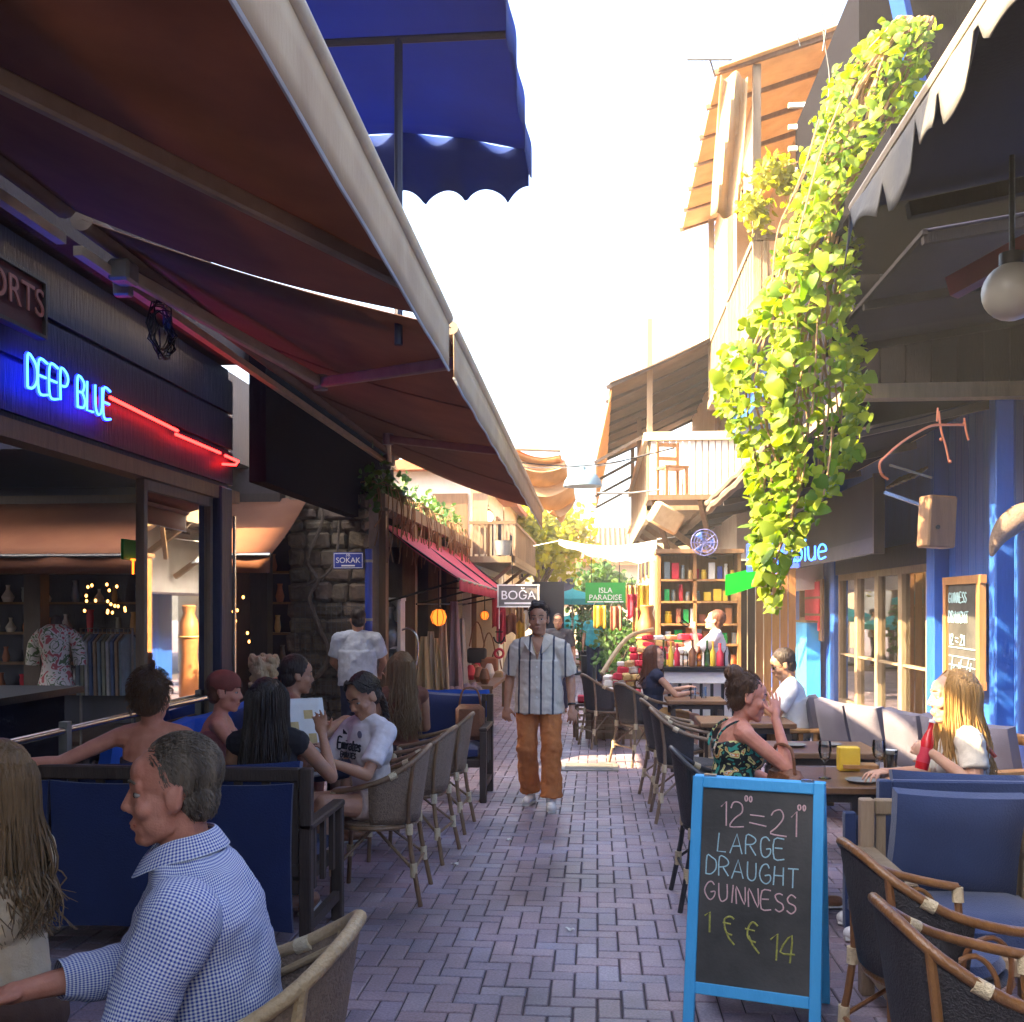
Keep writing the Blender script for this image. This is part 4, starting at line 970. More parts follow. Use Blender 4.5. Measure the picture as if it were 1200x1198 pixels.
    for q in (-1, 1): mb.box((cx, Y - .01, cz + q * (h / 2 - .012)), (w + .02, .06, .024)); mb.box((cx + q * (w / 2 - .012), Y - .012, cz), (.024, .06, h))
    mb.build('frame', M_['white_paint'], s, True, False)
    font_mesh('lettering', 'BOĞA', .205, M_['white_letter'], s, (cx, Y - .03, cz + .005), (1, 0, 0), (0, 0, 1), .006)
    MB().box((cx + .02, Y - .03, cz - .12), (w * .72, .006, .03)).build('small_print', M_['white_letter'], s, True, False)
    mb = MB(); mb.tube([(cx - w / 2 - .9, Y, a.z - .06), (cx - w / 2, Y, a.z - .06)], .012, 6); mb.tube([(cx - .1, Y, a.z), (cx - .1, Y, a.z + .5)], .008, 5); mb.build('bracket', M_['black_metal'], s, True)
left_goods()
rnd_ = random.Random(90)
for k in range(12):
    Y = 20.6 + k * .75; z = rnd_.uniform(1.5, 2.2); w_, h_ = rnd_.uniform(.16, .34), rnd_.uniform(.4, .8); x_ = -1.95 + rnd_.uniform(-.25, .2); ph = rnd_.random() * 6
    mb = MB(); mb.grid(lambda u, v: (x_ + (u - .5) * w_, Y + .04 * math.sin(u * 12 + ph) * (.3 + v), z - h_ * v - .03 * math.sin(u * 8 + ph)), 10, 6)
    tc_ = rnd_.choice(['tan_canvas', 'terracotta', 'pink_canvas', 'white_paint', 'yellow_print', 'teal_canvas', 'leather_brown']); o = mb.build('hanging_textile', M_[tc_], solid=.01); tag(o, '%s textile, %s of the row beneath the left balcony counting from the near end' % (tc_.split('_')[0].replace('leather', 'brown'), ORD[k]), 'textile', 'textiles under the left balcony')
for k, (px, py) in enumerate(((533, 1013), (596, 985), (668, 1090))):
    p = atz(px, py, .003); mb = MB(); mb.grid(lambda u, v: ((u - .5) * .05, (v - .5) * .03, .006 * math.sin(u * 5 + v * 4) + .006), 4, 3); o = mb.build('paper_scrap', M_['paper']); o.location = p; o.rotation_euler = (0, 0, k * 1.1); tag(o, ['white paper scrap on the paving by the rattan chairs', 'tiny paper scrap on the paving below the walking man', 'tiny paper scrap on the paving left of the chalkboard'][k], 'litter')

# ------------------------------------------------------------------ right: blue bar front
RX = 3.70
def right_bar():
    t = thing('blue_bar', 'blue timber bar front with tall windows on the right', 'building', (RX + .5, 13, 0))
    def B(name, m, *bx, par=None, ch=0.):
        mb = MB()
        for c, s in bx: mb.box(c, s, None, ch)
        return mb.build(name, M_[m], par or t, True, False)
    ya, yb = atx(1094, 750, RX).y, atx(985, 750, RX).y       # window run
    B('core_wall', 'blue_trim', ((RX + .2, (3 + ya - .2) / 2, 1.9), (.2, ya - .2 - 3, 3.8)), ((RX + .2, yb + .35, 1.9), (.2, .7, 3.8)), ((RX + .2, (ya + yb) / 2, .06), (.2, yb - ya + .4, .12)), ((RX + .2, (ya + yb) / 2, 3.0), (.2, yb - ya + .4, 1.6)))
    y = 4.0; k = 0
    while y < ya - .35:
        B('plank', 'blue_wood', ((RX + .075, y, 1.85), (.05, .185, 3.7))); y += .195
    for y in (ya - .2, yb + .12): B('pilaster', 'blue_trim', ((RX, y, 1.85), (.2, .26, 3.7)), ((RX - .09, y, 1.85), (.03, .16, 3.6)), ch=.008)
    y = yb + .4
    while y < 22.5:
        if not (17.4 < y < 18.9): B('plank', 'blue_wood', ((RX + .03, y, 1.85), (.05, .185, 3.7)))
        y += .195
    B('core_wall', 'blue_trim', ((RX + .2, 21.0, 1.9), (.2, 4.6, 3.8)))
    B('header', 'navy_wood', ((RX + .0, (ya + yb) / 2, 2.32), (.16, yb - ya + .1, .26)))
    B('sill', 'blue_trim', ((RX - .04, (ya + yb) / 2, .12), (.3, yb - ya, .06)))
    n = 4
    for k in range(n):
        y0 = ya + .05 + (yb - ya - .1) * k / n; y1 = ya + .05 + (yb - ya - .1) * (k + 1) / n
        w = B('window', 'old_wood', ((RX, y0 + .04, 1.17), (.09, .08, 2.04)), ((RX, y1 - .04, 1.17), (.09, .08, 2.04)), ((RX, (y0 + y1) / 2, .24), (.088, y1 - y0 - .16, .18)), ((RX, (y0 + y1) / 2, 1.0), (.07, y1 - y0 - .16, .03)), ((RX, (y0 + y1) / 2, 2.15), (.088, y1 - y0 - .16, .09)))
        B('pane', 'window_glass', ((RX + .01, (y0 + y1) / 2, 1.2), (.01, y1 - y0 - .15, 1.9)), par=w)
    B('interior_wall', 'dim_plaster', ((RX + 3.2, 13, 1.9), (.2, 9.8, 3.8)), ((RX + 1.7, 8.2, 1.9), (3.0, .2, 3.8)), ((RX + 1.7, 17.6, 1.9), (3.0, .2, 3.8)), ((RX + 1.7, 13, 3.72), (3.0, 9.4, .1)))
    # narrow window and door farther along
    w = B('window', 'old_wood', ((RX - .02, 17.5, 1.4), (.1, .1, 2.0)), ((RX - .02, 18.8, 1.4), (.1, .1, 2.0)), ((RX - .02, 18.15, 2.4), (.1, 1.3, .1)), ((RX - .02, 18.15, .4), (.1, 1.3, .1)), ((RX - .02, 18.15, 1.5), (.09, 1.2, .05)))
    B('pane', 'window_glass', ((RX, 18.15, 1.4), (.01, 1.2, 1.9)), par=w)
    # ceiling, terrace canopy and posts
    B('post', 'blue_trim', ((3.55, 9.35, 1.8), (.16, .16, 3.6)), ch=.01)
    c = thing('terrace_canopy', 'long taupe canvas canopy with rolled edge along the blue bar', 'awning', (2.4, 16, 0))
    y0, y1 = 9.45, 26.0; ZE = 3.2
    mb = MB(); mb.grid(lambda u, v: (1.72 + 1.9 * u, y0 + (y1 - y0) * v, ZE + .42 * u - .06 * math.sin(PI * u)), 8, 24); mb.build('canopy', M_['navy_canvas'], c, True, solid=.01)
    mb = MB()
    for k, (dx, dz, r_) in enumerate(((0, .02, .06), (.06, .09, .055), (-.03, .10, .05), (.04, .17, .04))):
        mb.tube([(1.72 + dx + .012 * math.sin(j * 1.7 + k), y0 + (y1 - y0) * j / 40, ZE + dz + .012 * math.sin(j * 2.3 + k)) for j in range(41)], r_, 8)
    mb.build('rolled_edge', M_['taupe_canvas'], c, True)
    for k in range(7):
        y = y0 + .05 + k * 2.45; mb = MB(); mb.bar((1.74, y, ZE - .05), (3.6, y, ZE + .34), .06, .08); mb.build('rafter', M_['dark_wood'], c, True, False)
    # charcoal fascia board by the wall
    f = thing('fascia_board', 'charcoal fascia panel over the bar windows with pale lower lip', 'board', (3.1, 15, 2.3))
    ya2, yb2 = atx(1030, 640, 3.15).y, 22.0
    MB().box((3.15, (ya2 + yb2) / 2, 2.76), (.08, yb2 - ya2, .84)).build('panel', M_['charcoal_board'], f, True, False)
    MB().box((3.11, (ya2 + yb2) / 2, 2.40), (.06, yb2 - ya2, .18)).build('lip', mat('grey_board', (.075, .07, .09), (.055, .052, .07), .7), f, True, False)
    MB().box((3.14, ya2 - .03, 2.75), (.12, .06, .9)).build('end_trim', M_['dark_wood'], f, True, False)
    # upper storey over the terrace
    u = thing('upper_storey', 'dark timber upper storey overhanging the bar terrace behind the vine', 'building', (4, 10.5, 3.6))
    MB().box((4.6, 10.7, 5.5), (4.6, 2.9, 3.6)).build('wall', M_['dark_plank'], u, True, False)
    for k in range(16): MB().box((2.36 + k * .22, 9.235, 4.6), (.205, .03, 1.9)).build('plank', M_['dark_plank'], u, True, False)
    MB().box((4.4, 9.2, 3.58), (4.3, .16, .13)).build('beam', M_['old_wood'], u, True, False)
    MB().box((2.28, 10.6, 3.6), (.12, 2.9, .14)).build('beam', M_['old_wood'], u, True, False)
    MB().box((4.0, 7.9, 4.68), (4.3, 2.5, .16)).build('shade_slab', M_['dark_plank'], u, True, False)  # slab added to cast shade on the plank wall
    rf = MB().box((4.9, 10.7, 7.38), (5.0, 4.0, .12)).build('eave', M_['navy_wood'], u, True, False)
    for k in range(5): MB().bar((2.5, 8.9 + k * .9, 7.22), (6, 8.9 + k * .9, 7.22), .1, .14).build('rafter', M_['blue_trim'], rf, True, False)
    MB().bar((2.45, 8.8, 7.1), (2.9, 9.3, 5.9), .12, .12).build('brace', M_['blue_trim'], u, True, False)
    # near awning with the ragged pale valance
    a = thing('near_awning', 'dark navy awning with ragged pale valance overhead at the right', 'awning', (2.4, 2.6, 3.2))
    X0, YN, YF = 1.05, -8.0, 4.3
    mb = MB(); mb.grid(lambda u, v: (X0 + 3.0 * u, YN + (YF - YN) * v, 3.33 + .55 * u), 8, 8); mb.build('canopy', M_['navy_canvas'], a, True, solid=.01)
    rnd = random.Random(9)
    tears = []; y = -7.5
    while y < YF: y += rnd.uniform(.28, .42); tears.append(y)
    def vz(y, u):
        k = min((abs(y - q) for q in tears)); d = .20 + .05 * math.sin(y * 9) ; d -= max(0, .13 - k * 2.2) if k < .06 else 0
        return 3.33 - u * d
    mb = MB(); mb.grid(lambda u, v: (X0 - .01 + .02 * math.sin(v * 69) * u - .03 * u, YN + (YF - YN) * v, vz(YN + (YF - YN) * v, u)), 5, 420); mb.build('valance', M_['grey_canvas'], a, True, solid=.004)
    mb = MB(); mb.tube([(X0, YN, 3.34), (X0, YF, 3.34)], .025, 8); mb.build('front_bar', M_['pole_beige'], a, True)
    mb = MB(); 
    for yr in (YF - .05, 2.2): MB().bar((X0 + .2, yr, 3.3), (4.0, yr, 3.82), .05, .06).build('rafter', M_['dark_plank'], a, True, False)
    mb = MB(); p = at(1115, 338, 4.2); mb.bar(p, (2.6, 2.9, 3.45), .06, .08); mb.build('brace', mat('red_beam', (.16, .02, .03), (.11, .014, .02), .6), a, True, False)
    p = at(1186, 342, 3.9); g = thing('globe_lamp', 'unlit frosted globe lamp hanging under the dark right awning', 'lamp', p)
    mb = MB(); mb.ball((0, 0, 0), (.105, .105, .105), None, 24, 14); mb.build('globe', mat('frosted', (.42, .40, .34), (.36, .34, .29), .35), g)
    mb = MB(); mb.lathe([(.045, .09), (.045, .14), (.01, .15), (.01, .5)], (0, 0, 0), 12); mb.build('holder', M_['black_metal'], g)
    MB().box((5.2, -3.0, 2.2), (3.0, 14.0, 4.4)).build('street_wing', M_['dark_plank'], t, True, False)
    ta = thing('shade_awning', 'dark awning added for shade between the ragged awning and the plank upper storey', 'awning', (3, 7.6, 3.9))  # extra awning, put in to keep the planks dark
    mb = MB(); mb.grid(lambda u, v: (1.92 + 2.4 * u, 6.2 + 2.88 * v, 3.92 + .35 * u), 6, 6); mb.build('canopy', M_['navy_canvas'], ta, True, solid=.012)
    MB().bar((1.92, 6.2, 3.91), (1.92, 9.08, 3.91), .03, .03).build('front_bar', M_['dark_plank'], ta, True, False)
    for y_ in (6.25, 7.6, 9.0): MB().bar((1.92, y_, 3.88), (4.3, y_, 4.22), .05, .06).build('rafter', M_['dark_plank'], ta, True, False)
    # menu boards on the wall
    ya, yb = atx(1164, 740, RX).y, atx(1123, 740, RX).y
    m = thing('menu_board', 'wood-framed menu blackboard with chalk lettering on the blue wall', 'menu board', (RX, (ya + yb) / 2, 1.0))
    zt, zb = atx(1143, 680, RX).z, atx(1143, 800, RX).z; cy, cz, w, h = (ya + yb) / 2, (zt + zb) / 2, yb - ya, zt - zb
    MB().box((RX - .10, cy, cz), (.03, w, h)).build('board', M_['chalkboard'], m, True, False)
    mb = MB()
    for q in (-1, 1): mb.box((RX - .11, cy, cz + q * h / 2), (.06, w + .12, .08)); mb.box((RX - .112, cy + q * w / 2, cz), (.06, .09, h - .08))
    mb.build('frame', M_['honey_wood'], m, True, False)
    mb = MB(); z = zt - .22; xr = (0, -1, 0); o = lambda zz, m_: V((RX - .122, cy + w / 2 - m_, zz))
    for txt, hh, mg, dz in (('GUINNESS', .10, .08, .0), ('DRAUGHT', .11, .08, .2), ('12 = 21', .10, .1, .42)):
        n_ = sum(max(q[0] for s_ in STROKES[c_] for q in s_) + .2 if c_ != ' ' else .5 for c_ in txt); hh = min(hh, (w - .2) / n_)
        strokes(mb, txt, o(z - dz, mg), xr, (0, 0, 1), hh, .006, .2, .02)
    for k in range(3): mb.tube([o(zb + .16 + k * .09, .1), o(zb + .15 + k * .09, w - .12)], .006, 5)
    for k in range(10): mb.tube([o(z - .72 + .07 * math.sin(k * 2.1), .15 + k * (w - .3) / 10), o(z - .62 + .07 * math.cos(k * 1.7), .2 + k * (w - .3) / 10)], .005, 5)
    mb.build('chalk_lettering', M_['chalk_blue'], m, True)
    ya, yb = atx(972, 720, RX).y, atx(951, 720, RX).y
    m = thing('red_poster', 'red and brown wooden price board on the blue wall', 'poster', (RX, (ya + yb) / 2, 1.2))
    MB().box((RX - .1, (ya + yb) / 2, 1.66), (.04, yb - ya, 1.0)).build('board', M_['mid_wood'], m, True, False)
    for k in range(3): MB().box((RX - .13, (ya + yb) / 2, 2.0 - k * .28), (.02, (yb - ya) * .8, .24)).build('red_panel', M_['red_print'], m, True, False)
    # ledge box under the poster
    b_ = thing('wall_box', 'pale blue box ledge on the wall beneath the red board', 'box', (RX - .15, (ya + yb) / 2, .6))
    MB().box((RX - .2, (ya + yb) / 2, .75), (.22, .9, 1.4)).build('case', M_['sky_blue_paint'], b_, True, False)
    MB().box((RX - .2, (ya + yb) / 2, 1.47), (.28, 1.0, .03)).build('lid', M_['old_wood'], b_, True, False)
    # signs under the canopy
    s = thing('green_light_sign', 'plain bright green lit sign box beneath the taupe canopy', 'sign', (2.3, 15, 2.2))
    A = lambda px, py: at(px, py, 14.6)
    a_, b2, c_, d_ = A(850, 674), at(897, 663, 13.6), at(897, 683, 13.6), A(850, 698)
    MB().slab([a_, b2, c_, d_], (.05, .09, 0)).build('box', emit('sign_green', (.0, .16, .006), 1.0), s, True, False)
    s = thing('blue_neon_sign', 'blue neon lettering half hidden by the tip of the vine', 'neon sign', at(905, 650, 12.8))
    mb = MB(); a_ = at(876, 664, 13.2); b2 = at(938, 658, 12.4); xd = (b2 - a_)
    strokes(mb, 'deep blue', a_, xd, (0, 0, 1), .30, .010, .16); k_ = mb.build('lettering', M_['neon_cyan'], s, True)
    MB().bar(a_ + V((0, .05, .11)), b2 + V((0, .05, .11)), .02, .36).build('backing', M_['signal_blue'], s, True, False)
    # fan under the canopy
    p = at(825, 636, 15); fn = thing('wall_fan', 'blue wall fan mounted under the canopy edge', 'fan', p)
    mb = MB()
    for k in range(4): mb.tube([((.19 - k * .045) * math.cos(q * PI / 10), -.06 + .02 * k, (.19 - k * .045) * math.sin(q * PI / 10)) for q in range(20)], .007, 5, 0, True)
    for k in range(10): mb.tube([(0, -.02, 0), (.19 * math.cos(k * PI / 5), -.06, .19 * math.sin(k * PI / 5))], .005, 4)
    mb.build('cage', mat('fan_blue', (.16, .17, .42), (.13, .14, .36), .5), fn)
    for k in range(3):
        mb = MB(); a = k * 2 * PI / 3; mb.grid(lambda u, v: (math.cos(a + (u - .5) * .9 * v) * .16 * v, .02 * (u - .5), math.sin(a + (u - .5) * .9 * v) * .16 * v), 4, 4); mb.build('blade', M_['blue_trim'], fn, solid=.006)
    mb = MB(); mb.cyl((0, .0, 0), (0, .14, 0), .06); mb.tube([(0, .1, 0), (.02, .12, -.18), (.2, .2, -.22)], .015, 6, 3); mb.build('motor', M_['black_metal'], fn)
    # copper wire figure, horn panel and wicker lamp
    A = lambda px, py: at(px, py, 8.4)
    mb = MB(); mb.tube([A(1041, 562), A(1033, 556), A(1031, 543), A(1040, 533), A(1056, 519), A(1075, 507), A(1092, 499), A(1110, 498), A(1131, 498)], .011, 6, 4)
    mb.tube([A(1100, 482), A(1103, 505), A(1108, 522), A(1112, 540)], .009, 6, 3); mb.tube([A(1130, 490), A(1132, 505), A(1135, 516)], .009, 6, 3); mb.tube([A(1099, 478), A(1098, 494)], .008, 6)
    for q in ((1130, 497), (1113, 541), (1103, 515)): mb.ball(A(*q), (.016, .016, .016), None, 8, 6)
    tag(mb.build('copper_wire_figure', M_['copper_wire']), 'bent copper wire figure hanging under the beam at the right', 'ornament')
    p = at(1098, 612, 9.0); w = thing('wooden_case', 'small brown wooden speaker case hung on the post under the beam', 'speaker', p)
    mb = MB(); mb.box((0, 0, 0), (.25, .2, .44), (0, R(3), R(12)), .015); mb.build('case', M_['mid_wood'], w, False, False)
    mb = MB(); mb.cyl((-.03, -.125, -.05), (-.03, -.105, -.05), .018, seg=12); mb.build('knob', M_['black_metal'], w)
    p = at(1185, 622, 8.3); w = thing('wicker_lamp', 'drooping horn-shaped wicker lampshade at the right edge', 'lamp', p)
    mb = MB(); mb.tube([(.18, 0, .13), (.06, 0, .10), (-.04, 0, .02), (-.11, 0, -.08), (-.15, 0, -.2)], [.11, .105, .09, .055, .012], 14, 4); mb.build('shade', M_['wicker_weave'], w)
    mb = MB(); mb.tube([(.1, 0, .2), (.1, 0, .9)], .006, 5); mb.build('cord', M_['black_metal'], w)
    # overhead rack of sticks
    r = thing('overhead_rack', 'dark overhead rack of thin slats hung under the terrace ceiling', 'rack', at(1060, 575, 10.5))
    for k in range(7): MB().bar(at(1040 + k * 5, 572 - k * 2, 10.2), at(1056 + k * 5, 560 - k * 2, 11.2), .03, .02).build('slat', M_['old_wood'], r, True, False)
    MB().bar(at(1036, 577, 10.1), at(1082, 593, 10.1), .03, .03).build('rail', M_['steel'], r, True, False); MB().bar(at(1042, 545, 10.1), at(1092, 560, 10.1), .02, .02).build('rail', M_['grey_metal'], r, True, False)
right_bar()
# ------------------------------------------------------------------ right: balcony houses
def right_houses():
    h = thing('shuttered_house', 'tall sunlit timber house with shutters, blinds and a slatted balcony behind the vine', 'building', (4, 14.5, 0))
    def H(name, m, *bx, par=None):
        mb = MB()
        for c, s in bx: mb.box(c, s)
        return mb.build(name, M_[m], par or h, True, False)
    H('wall', 'cream_wall', ((4.6, 14.6, 6.1), (3.6, 4.8, 4.8)))
    H('floor_beam', 'blue_trim', ((2.4, 14.6, 4.7), (.5, 4.8, .5)))
    b_ = H('balcony', 'old_wood', ((2.3, 14.6, 5.0), (1.0, 4.9, .12)))
    H('rail', 'old_wood', ((1.85, 14.6, 6.02), (.07, 4.9, .07)), ((1.85, 14.6, 5.12), (.05, 4.9, .05)), ((2.3, 12.16, 6.02), (.9, .06, .07)), par=b_)
    y = 12.2
    while y < 17.0: H('baluster', 'old_wood', ((1.85, y, 5.56), (.035, .05, .84)), par=b_); y += .13
    for k in range(6): H('baluster', 'old_wood', ((1.95 + k * .15, 12.16, 5.56), (.05, .035, .84)), par=b_)
    for y in (12.2, 14.6, 17.0): H('post', 'old_wood', ((1.86, y, 6.6), (.09, .09, 2.9)), par=b_)
    # roof canopy leaning out and roll blinds
    mb = MB(); mb.grid(lambda u, v: (1.4 + 1.6 * u, 12.0 + 5.2 * v, 7.95 + .5 * u), 4, 6); mb.build('roof_canopy', M_['tan_canvas'], h, True, solid=.02)
    for k in range(7): MB().bar((1.35, 12.1 + k * .83, 7.93), (3.0, 12.1 + k * .83, 8.4), .05, .06).build('rafter', M_['mid_wood'], h, True, False)
    for k, (y0, y1, zb) in enumerate(((12.3, 13.6, 6.7), (13.8, 15.2, 7.1), (15.4, 16.9, 6.8))):
        mb = MB(); mb.grid(lambda u, v: (1.9, y0 + (y1 - y0) * u, 7.9 + (zb - 7.9) * v), 1, 24)
        mb.v = [(x + (.012 if (i // 2) % 2 else 0), y, z) for i, (x, y, z) in enumerate(mb.v)]
        mb.build('roll_blind', M_['tan_canvas'], h, True, solid=.01)
    a_ = at(848, 95, 12.0); c_ = at(832, 250, 12.0)
    mb = MB(); mb.grid(lambda u, v: V(at(845 + 32 * u - 12 * v, 88 + 165 * v, 12.0)) + V((0, .1 * math.sin(u * 9 + v * 3), 0)), 10, 10); mb.build('side_curtain', M_['tan_canvas'], h, True, solid=.008)
    for k in range(3):
        y = 13 + k * 1.6; s = H('window', 'old_wood', ((2.78, y, 6.2), (.06, 1.1, 1.5))); H('pane', 'navy_canvas', ((2.74, y, 6.2), (.02, .9, 1.3)), par=s)
        for q in (-1, 1): H('shutter', 'mid_wood', ((2.74, y + q * .72, 6.2), (.05, .34, 1.5)))
    for k in range(5): H('ladder_rung', 'white_paint', ((2.45, 12.06, 6.5 + k * .25), (.5, .04, .05)))
    # middle house: balcony over the street
    h2 = thing('corner_balcony_house', 'pale house with a white-slatted balcony and a leaning canvas roof, right side', 'building', (3, 20, 0))
    def G(name, m, *bx, par=None):
        mb = MB()
        for c, s in bx: mb.box(c, s)
        return mb.build(name, M_[m], par or h2, True, False)
    G('wall', 'white_wall', ((3.6, 21.5, 4.0), (2.6, 8.6, 4.0)), ((3.6, 21.5, 7.2), (2.6, 8.6, 2.4)))
    bal = G('balcony', 'old_wood', ((1.6, 21.2, 3.36), (1.6, 8.6, .14)), ((.84, 21.2, 3.34), (.08, 8.6, .34)))
    G('rail', 'cream_wall', ((.84, 21.2, 4.5), (.16, 8.6, .14)), ((1.65, 16.94, 4.5), (1.66, .16, .14)), par=bal)
    for k in range(15): G('slat', 'white_paint', ((.92 + k * .105, 16.94, 3.93), (.085, .03, 1.02)), par=bal)
    y = 17.1
    while y < 25.4: G('slat', 'old_wood', ((.84, y, 3.97), (.03, .16, .94)), par=bal); y += .2
    for x, y in ((.86, 17.0), (.86, 21.2), (.86, 25.2), (2.3, 17.0)): G('post', 'old_wood', ((x, y, 5.5), (.09, .09, 1.9)), par=bal)
    for k in range(4):
        MB().bar((2.2, 17.4 + k * 2.3, 2.3), (.9, 17.4 + k * 2.3, 3.25), .09, .1).build('brace', M_['mid_wood'], bal, True, False)
    mb = MB(); mb.grid(lambda u, v: (.2 + 2.1 * u, 16.7 + 8.6 * v, 5.35 + .95 * u - .05 * math.sin(PI * u)), 6, 14); rf = mb.build('roof_canvas', M_['taupe_canvas'], h2, True, solid=.02)
    for k in range(8): MB().bar((.15, 16.75 + k * 1.2, 5.28), (2.3, 16.75 + k * 1.2, 6.24), .05, .06).build('rafter', M_['dark_wood'], rf, True, False)
    mb = MB(); mb.grid(lambda u, v: (-.02 + .26 * u, 17.2 + 8.2 * v, 4.15 + 1.2 * u), 4, 12); mb.build('leaning_awning', M_['tan_canvas'], h2, True, solid=.015)
    for k in range(4): MB().bar((.85, 17.2 + k * 2.6, 4.6), (-.05, 17.2 + k * 2.6, 4.12), .04, .05).build('awning_arm', M_['dark_wood'], h2, True, False)
    for y in (18.5, 21.5): G('window', 'mid_wood', ((2.27, y, 4.4), (.06, 1.0, 1.4)))
    for y in (17.3, 19.5): G('shutter', 'honey_wood', ((2.26, y, 4.5), (.06, .5, 1.6)))
    p = at(787, 583, 16.4)
    ch = thing('balcony_chair', 'small wooden chair standing on the ledge below the white balcony slats', 'chair', (p.x, 16.3, p.z), R(200))
    for x in (-.17, .17):
        MB().box((x, .17, .22), (.04, .04, .44)).build('leg', M_['honey_wood'], ch, False, False); MB().box((x, -.17, .44), (.04, .04, .88)).build('leg', M_['honey_wood'], ch, False, False)
    MB().box((0, 0, .45), (.4, .4, .04)).build('seat', M_['honey_wood'], ch, False, False)
    for z in (.62, .84): MB().box((0, -.17, z), (.3, .03, .06)).build('back_rail', M_['honey_wood'], ch, False, False)
    lg = thing('timber_ledge', 'jutting timber ledge carrying the chair under the white balcony', 'ledge', (p.x, 16.3, p.z))
    MB().box((p.x + .1, 16.35, p.z - .05), (1.0, .9, .08)).build('deck', M_['mid_wood'], lg, True, False)
    for q in (-.3, .4): MB().bar((p.x + q, 15.95, p.z - .08), (p.x + q + .3, 16.9, p.z - .9), .07, .08).build('brace', M_['mid_wood'], lg, True, False)
    p = at(780, 607, 15.6)
    mb = MB(); mb.box((0, 0, 0), (.46, .3, .34), (.2, R(28), .3), .03)
    o = mb.build('straw_hamper', M_['rattan_pale']); o.location = p; tag(o, 'tilted straw hamper hung at the end of the taupe canopy', 'basket')
    # far right house
    h3 = thing('far_right_house', 'far sunlit house with tiled roof at the right of the street end', 'building', (3.5, 31, 0))
    MB().box((3.2, 31, 2.2), (3.6, 9, 4.4)).build('wall', M_['cream_wall'], h3, True, False)
    mb = MB(); mb.slab([(1.0, 26.3, 4.2), (1.0, 35.6, 4.2), (3.2, 35.6, 5.4), (3.2, 26.3, 5.4)], (0, 0, .15)); mb.build('roof', M_['roof_tile'], h3, True, False)
    for k in range(3):
        w = MB().box((1.38, 28 + k * 2.4, 3.1), (.06, .9, 1.2)).build('window', M_['mid_wood'], h3, True, False); MB().box((1.34, 28 + k * 2.4, 3.1), (.02, .74, 1.04)).build('pane', M_['navy_canvas'], w, True, False)
    # end of the street
    h4 = thing('tiled_house', 'red tiled house closing the end of the street', 'building', (.5, 46, 0))
    MB().box((.9, 47, 1.8), (9, 6, 3.6)).build('wall', M_['cream_wall'], h4, True, False)
    mb = MB(); mb.slab([(-4, 43.6, 3.5), (5.8, 43.6, 3.5), (5.8, 47, 5.2), (-4, 47, 5.2)], (0, 0, .15)); rf = mb.build('roof', M_['roof_tile'], h4, True, False)
    mb = MB()
    for k in range(44): mb.tube([(-3.9 + k * .22, 43.55, 3.68), (-3.9 + k * .22, 47, 5.38)], .06, 5)
    mb.build('tile_ridge', M_['roof_tile'], rf, True)
    for x in (-1.2, .6, 2.4):
        w = MB().box((x, 43.97, 2.4), (.9, .06, 1.2)).build('window', M_['mid_wood'], h4, True, False); MB().box((x, 43.93, 2.4), (.74, .02, 1.04)).build('pane', M_['navy_canvas'], w, True, False)
right_houses()

# ------------------------------------------------------------------ trees
def tree(label, x, y, h, r, seed, m='tree_leaf', n=2600):
    rnd = random.Random(seed); t = thing('tree', label, 'tree', (x, y, 0), 0, 'trees beyond the houses')
    mb = MB(); mb.tube([(0, 0, 0), (.1, 0, h * .25), (-.05, .1, h * .5), (0, 0, h * .8)], [.18, .14, .1, .03], 8, 3); cl = []
    for k in range(9):
        a = k * 2.4; z = h * rnd.uniform(.4, .65); e = V((math.cos(a) * r * rnd.uniform(.4, .8), math.sin(a) * r * rnd.uniform(.4, .8), h * rnd.uniform(.62, .95)))
        mb.tube([(0, 0, z), e * .5 + V((0, 0, z * .5)), e], [.07, .045, .015], 6, 3); cl.append(e)
    mb.build('trunk', M_['bark'], t); cl += [V((0, 0, h)), V((0, 0, h * .8))]
    pts = []
    for k in range(n):
        c = rnd.choice(cl); pts.append(c + V((rnd.gauss(0, r * .26), rnd.gauss(0, r * .26), rnd.gauss(0, r * .22))))
    foliage('crown', pts, (.14, .28), M_[m], t, rnd, False)
tree('yellow-green tree catching the sun beyond the orange shade', -1.9, 33, 4.6, 1.5, 3)
tree('pale leafy tree behind the left balcony house', -3.6, 39, 5.4, 1.8, 4)
tree('small green tree beyond the turquoise parasol', .1, 37, 3.0, 1.0, 6, 'ivy_leaf', 1500)

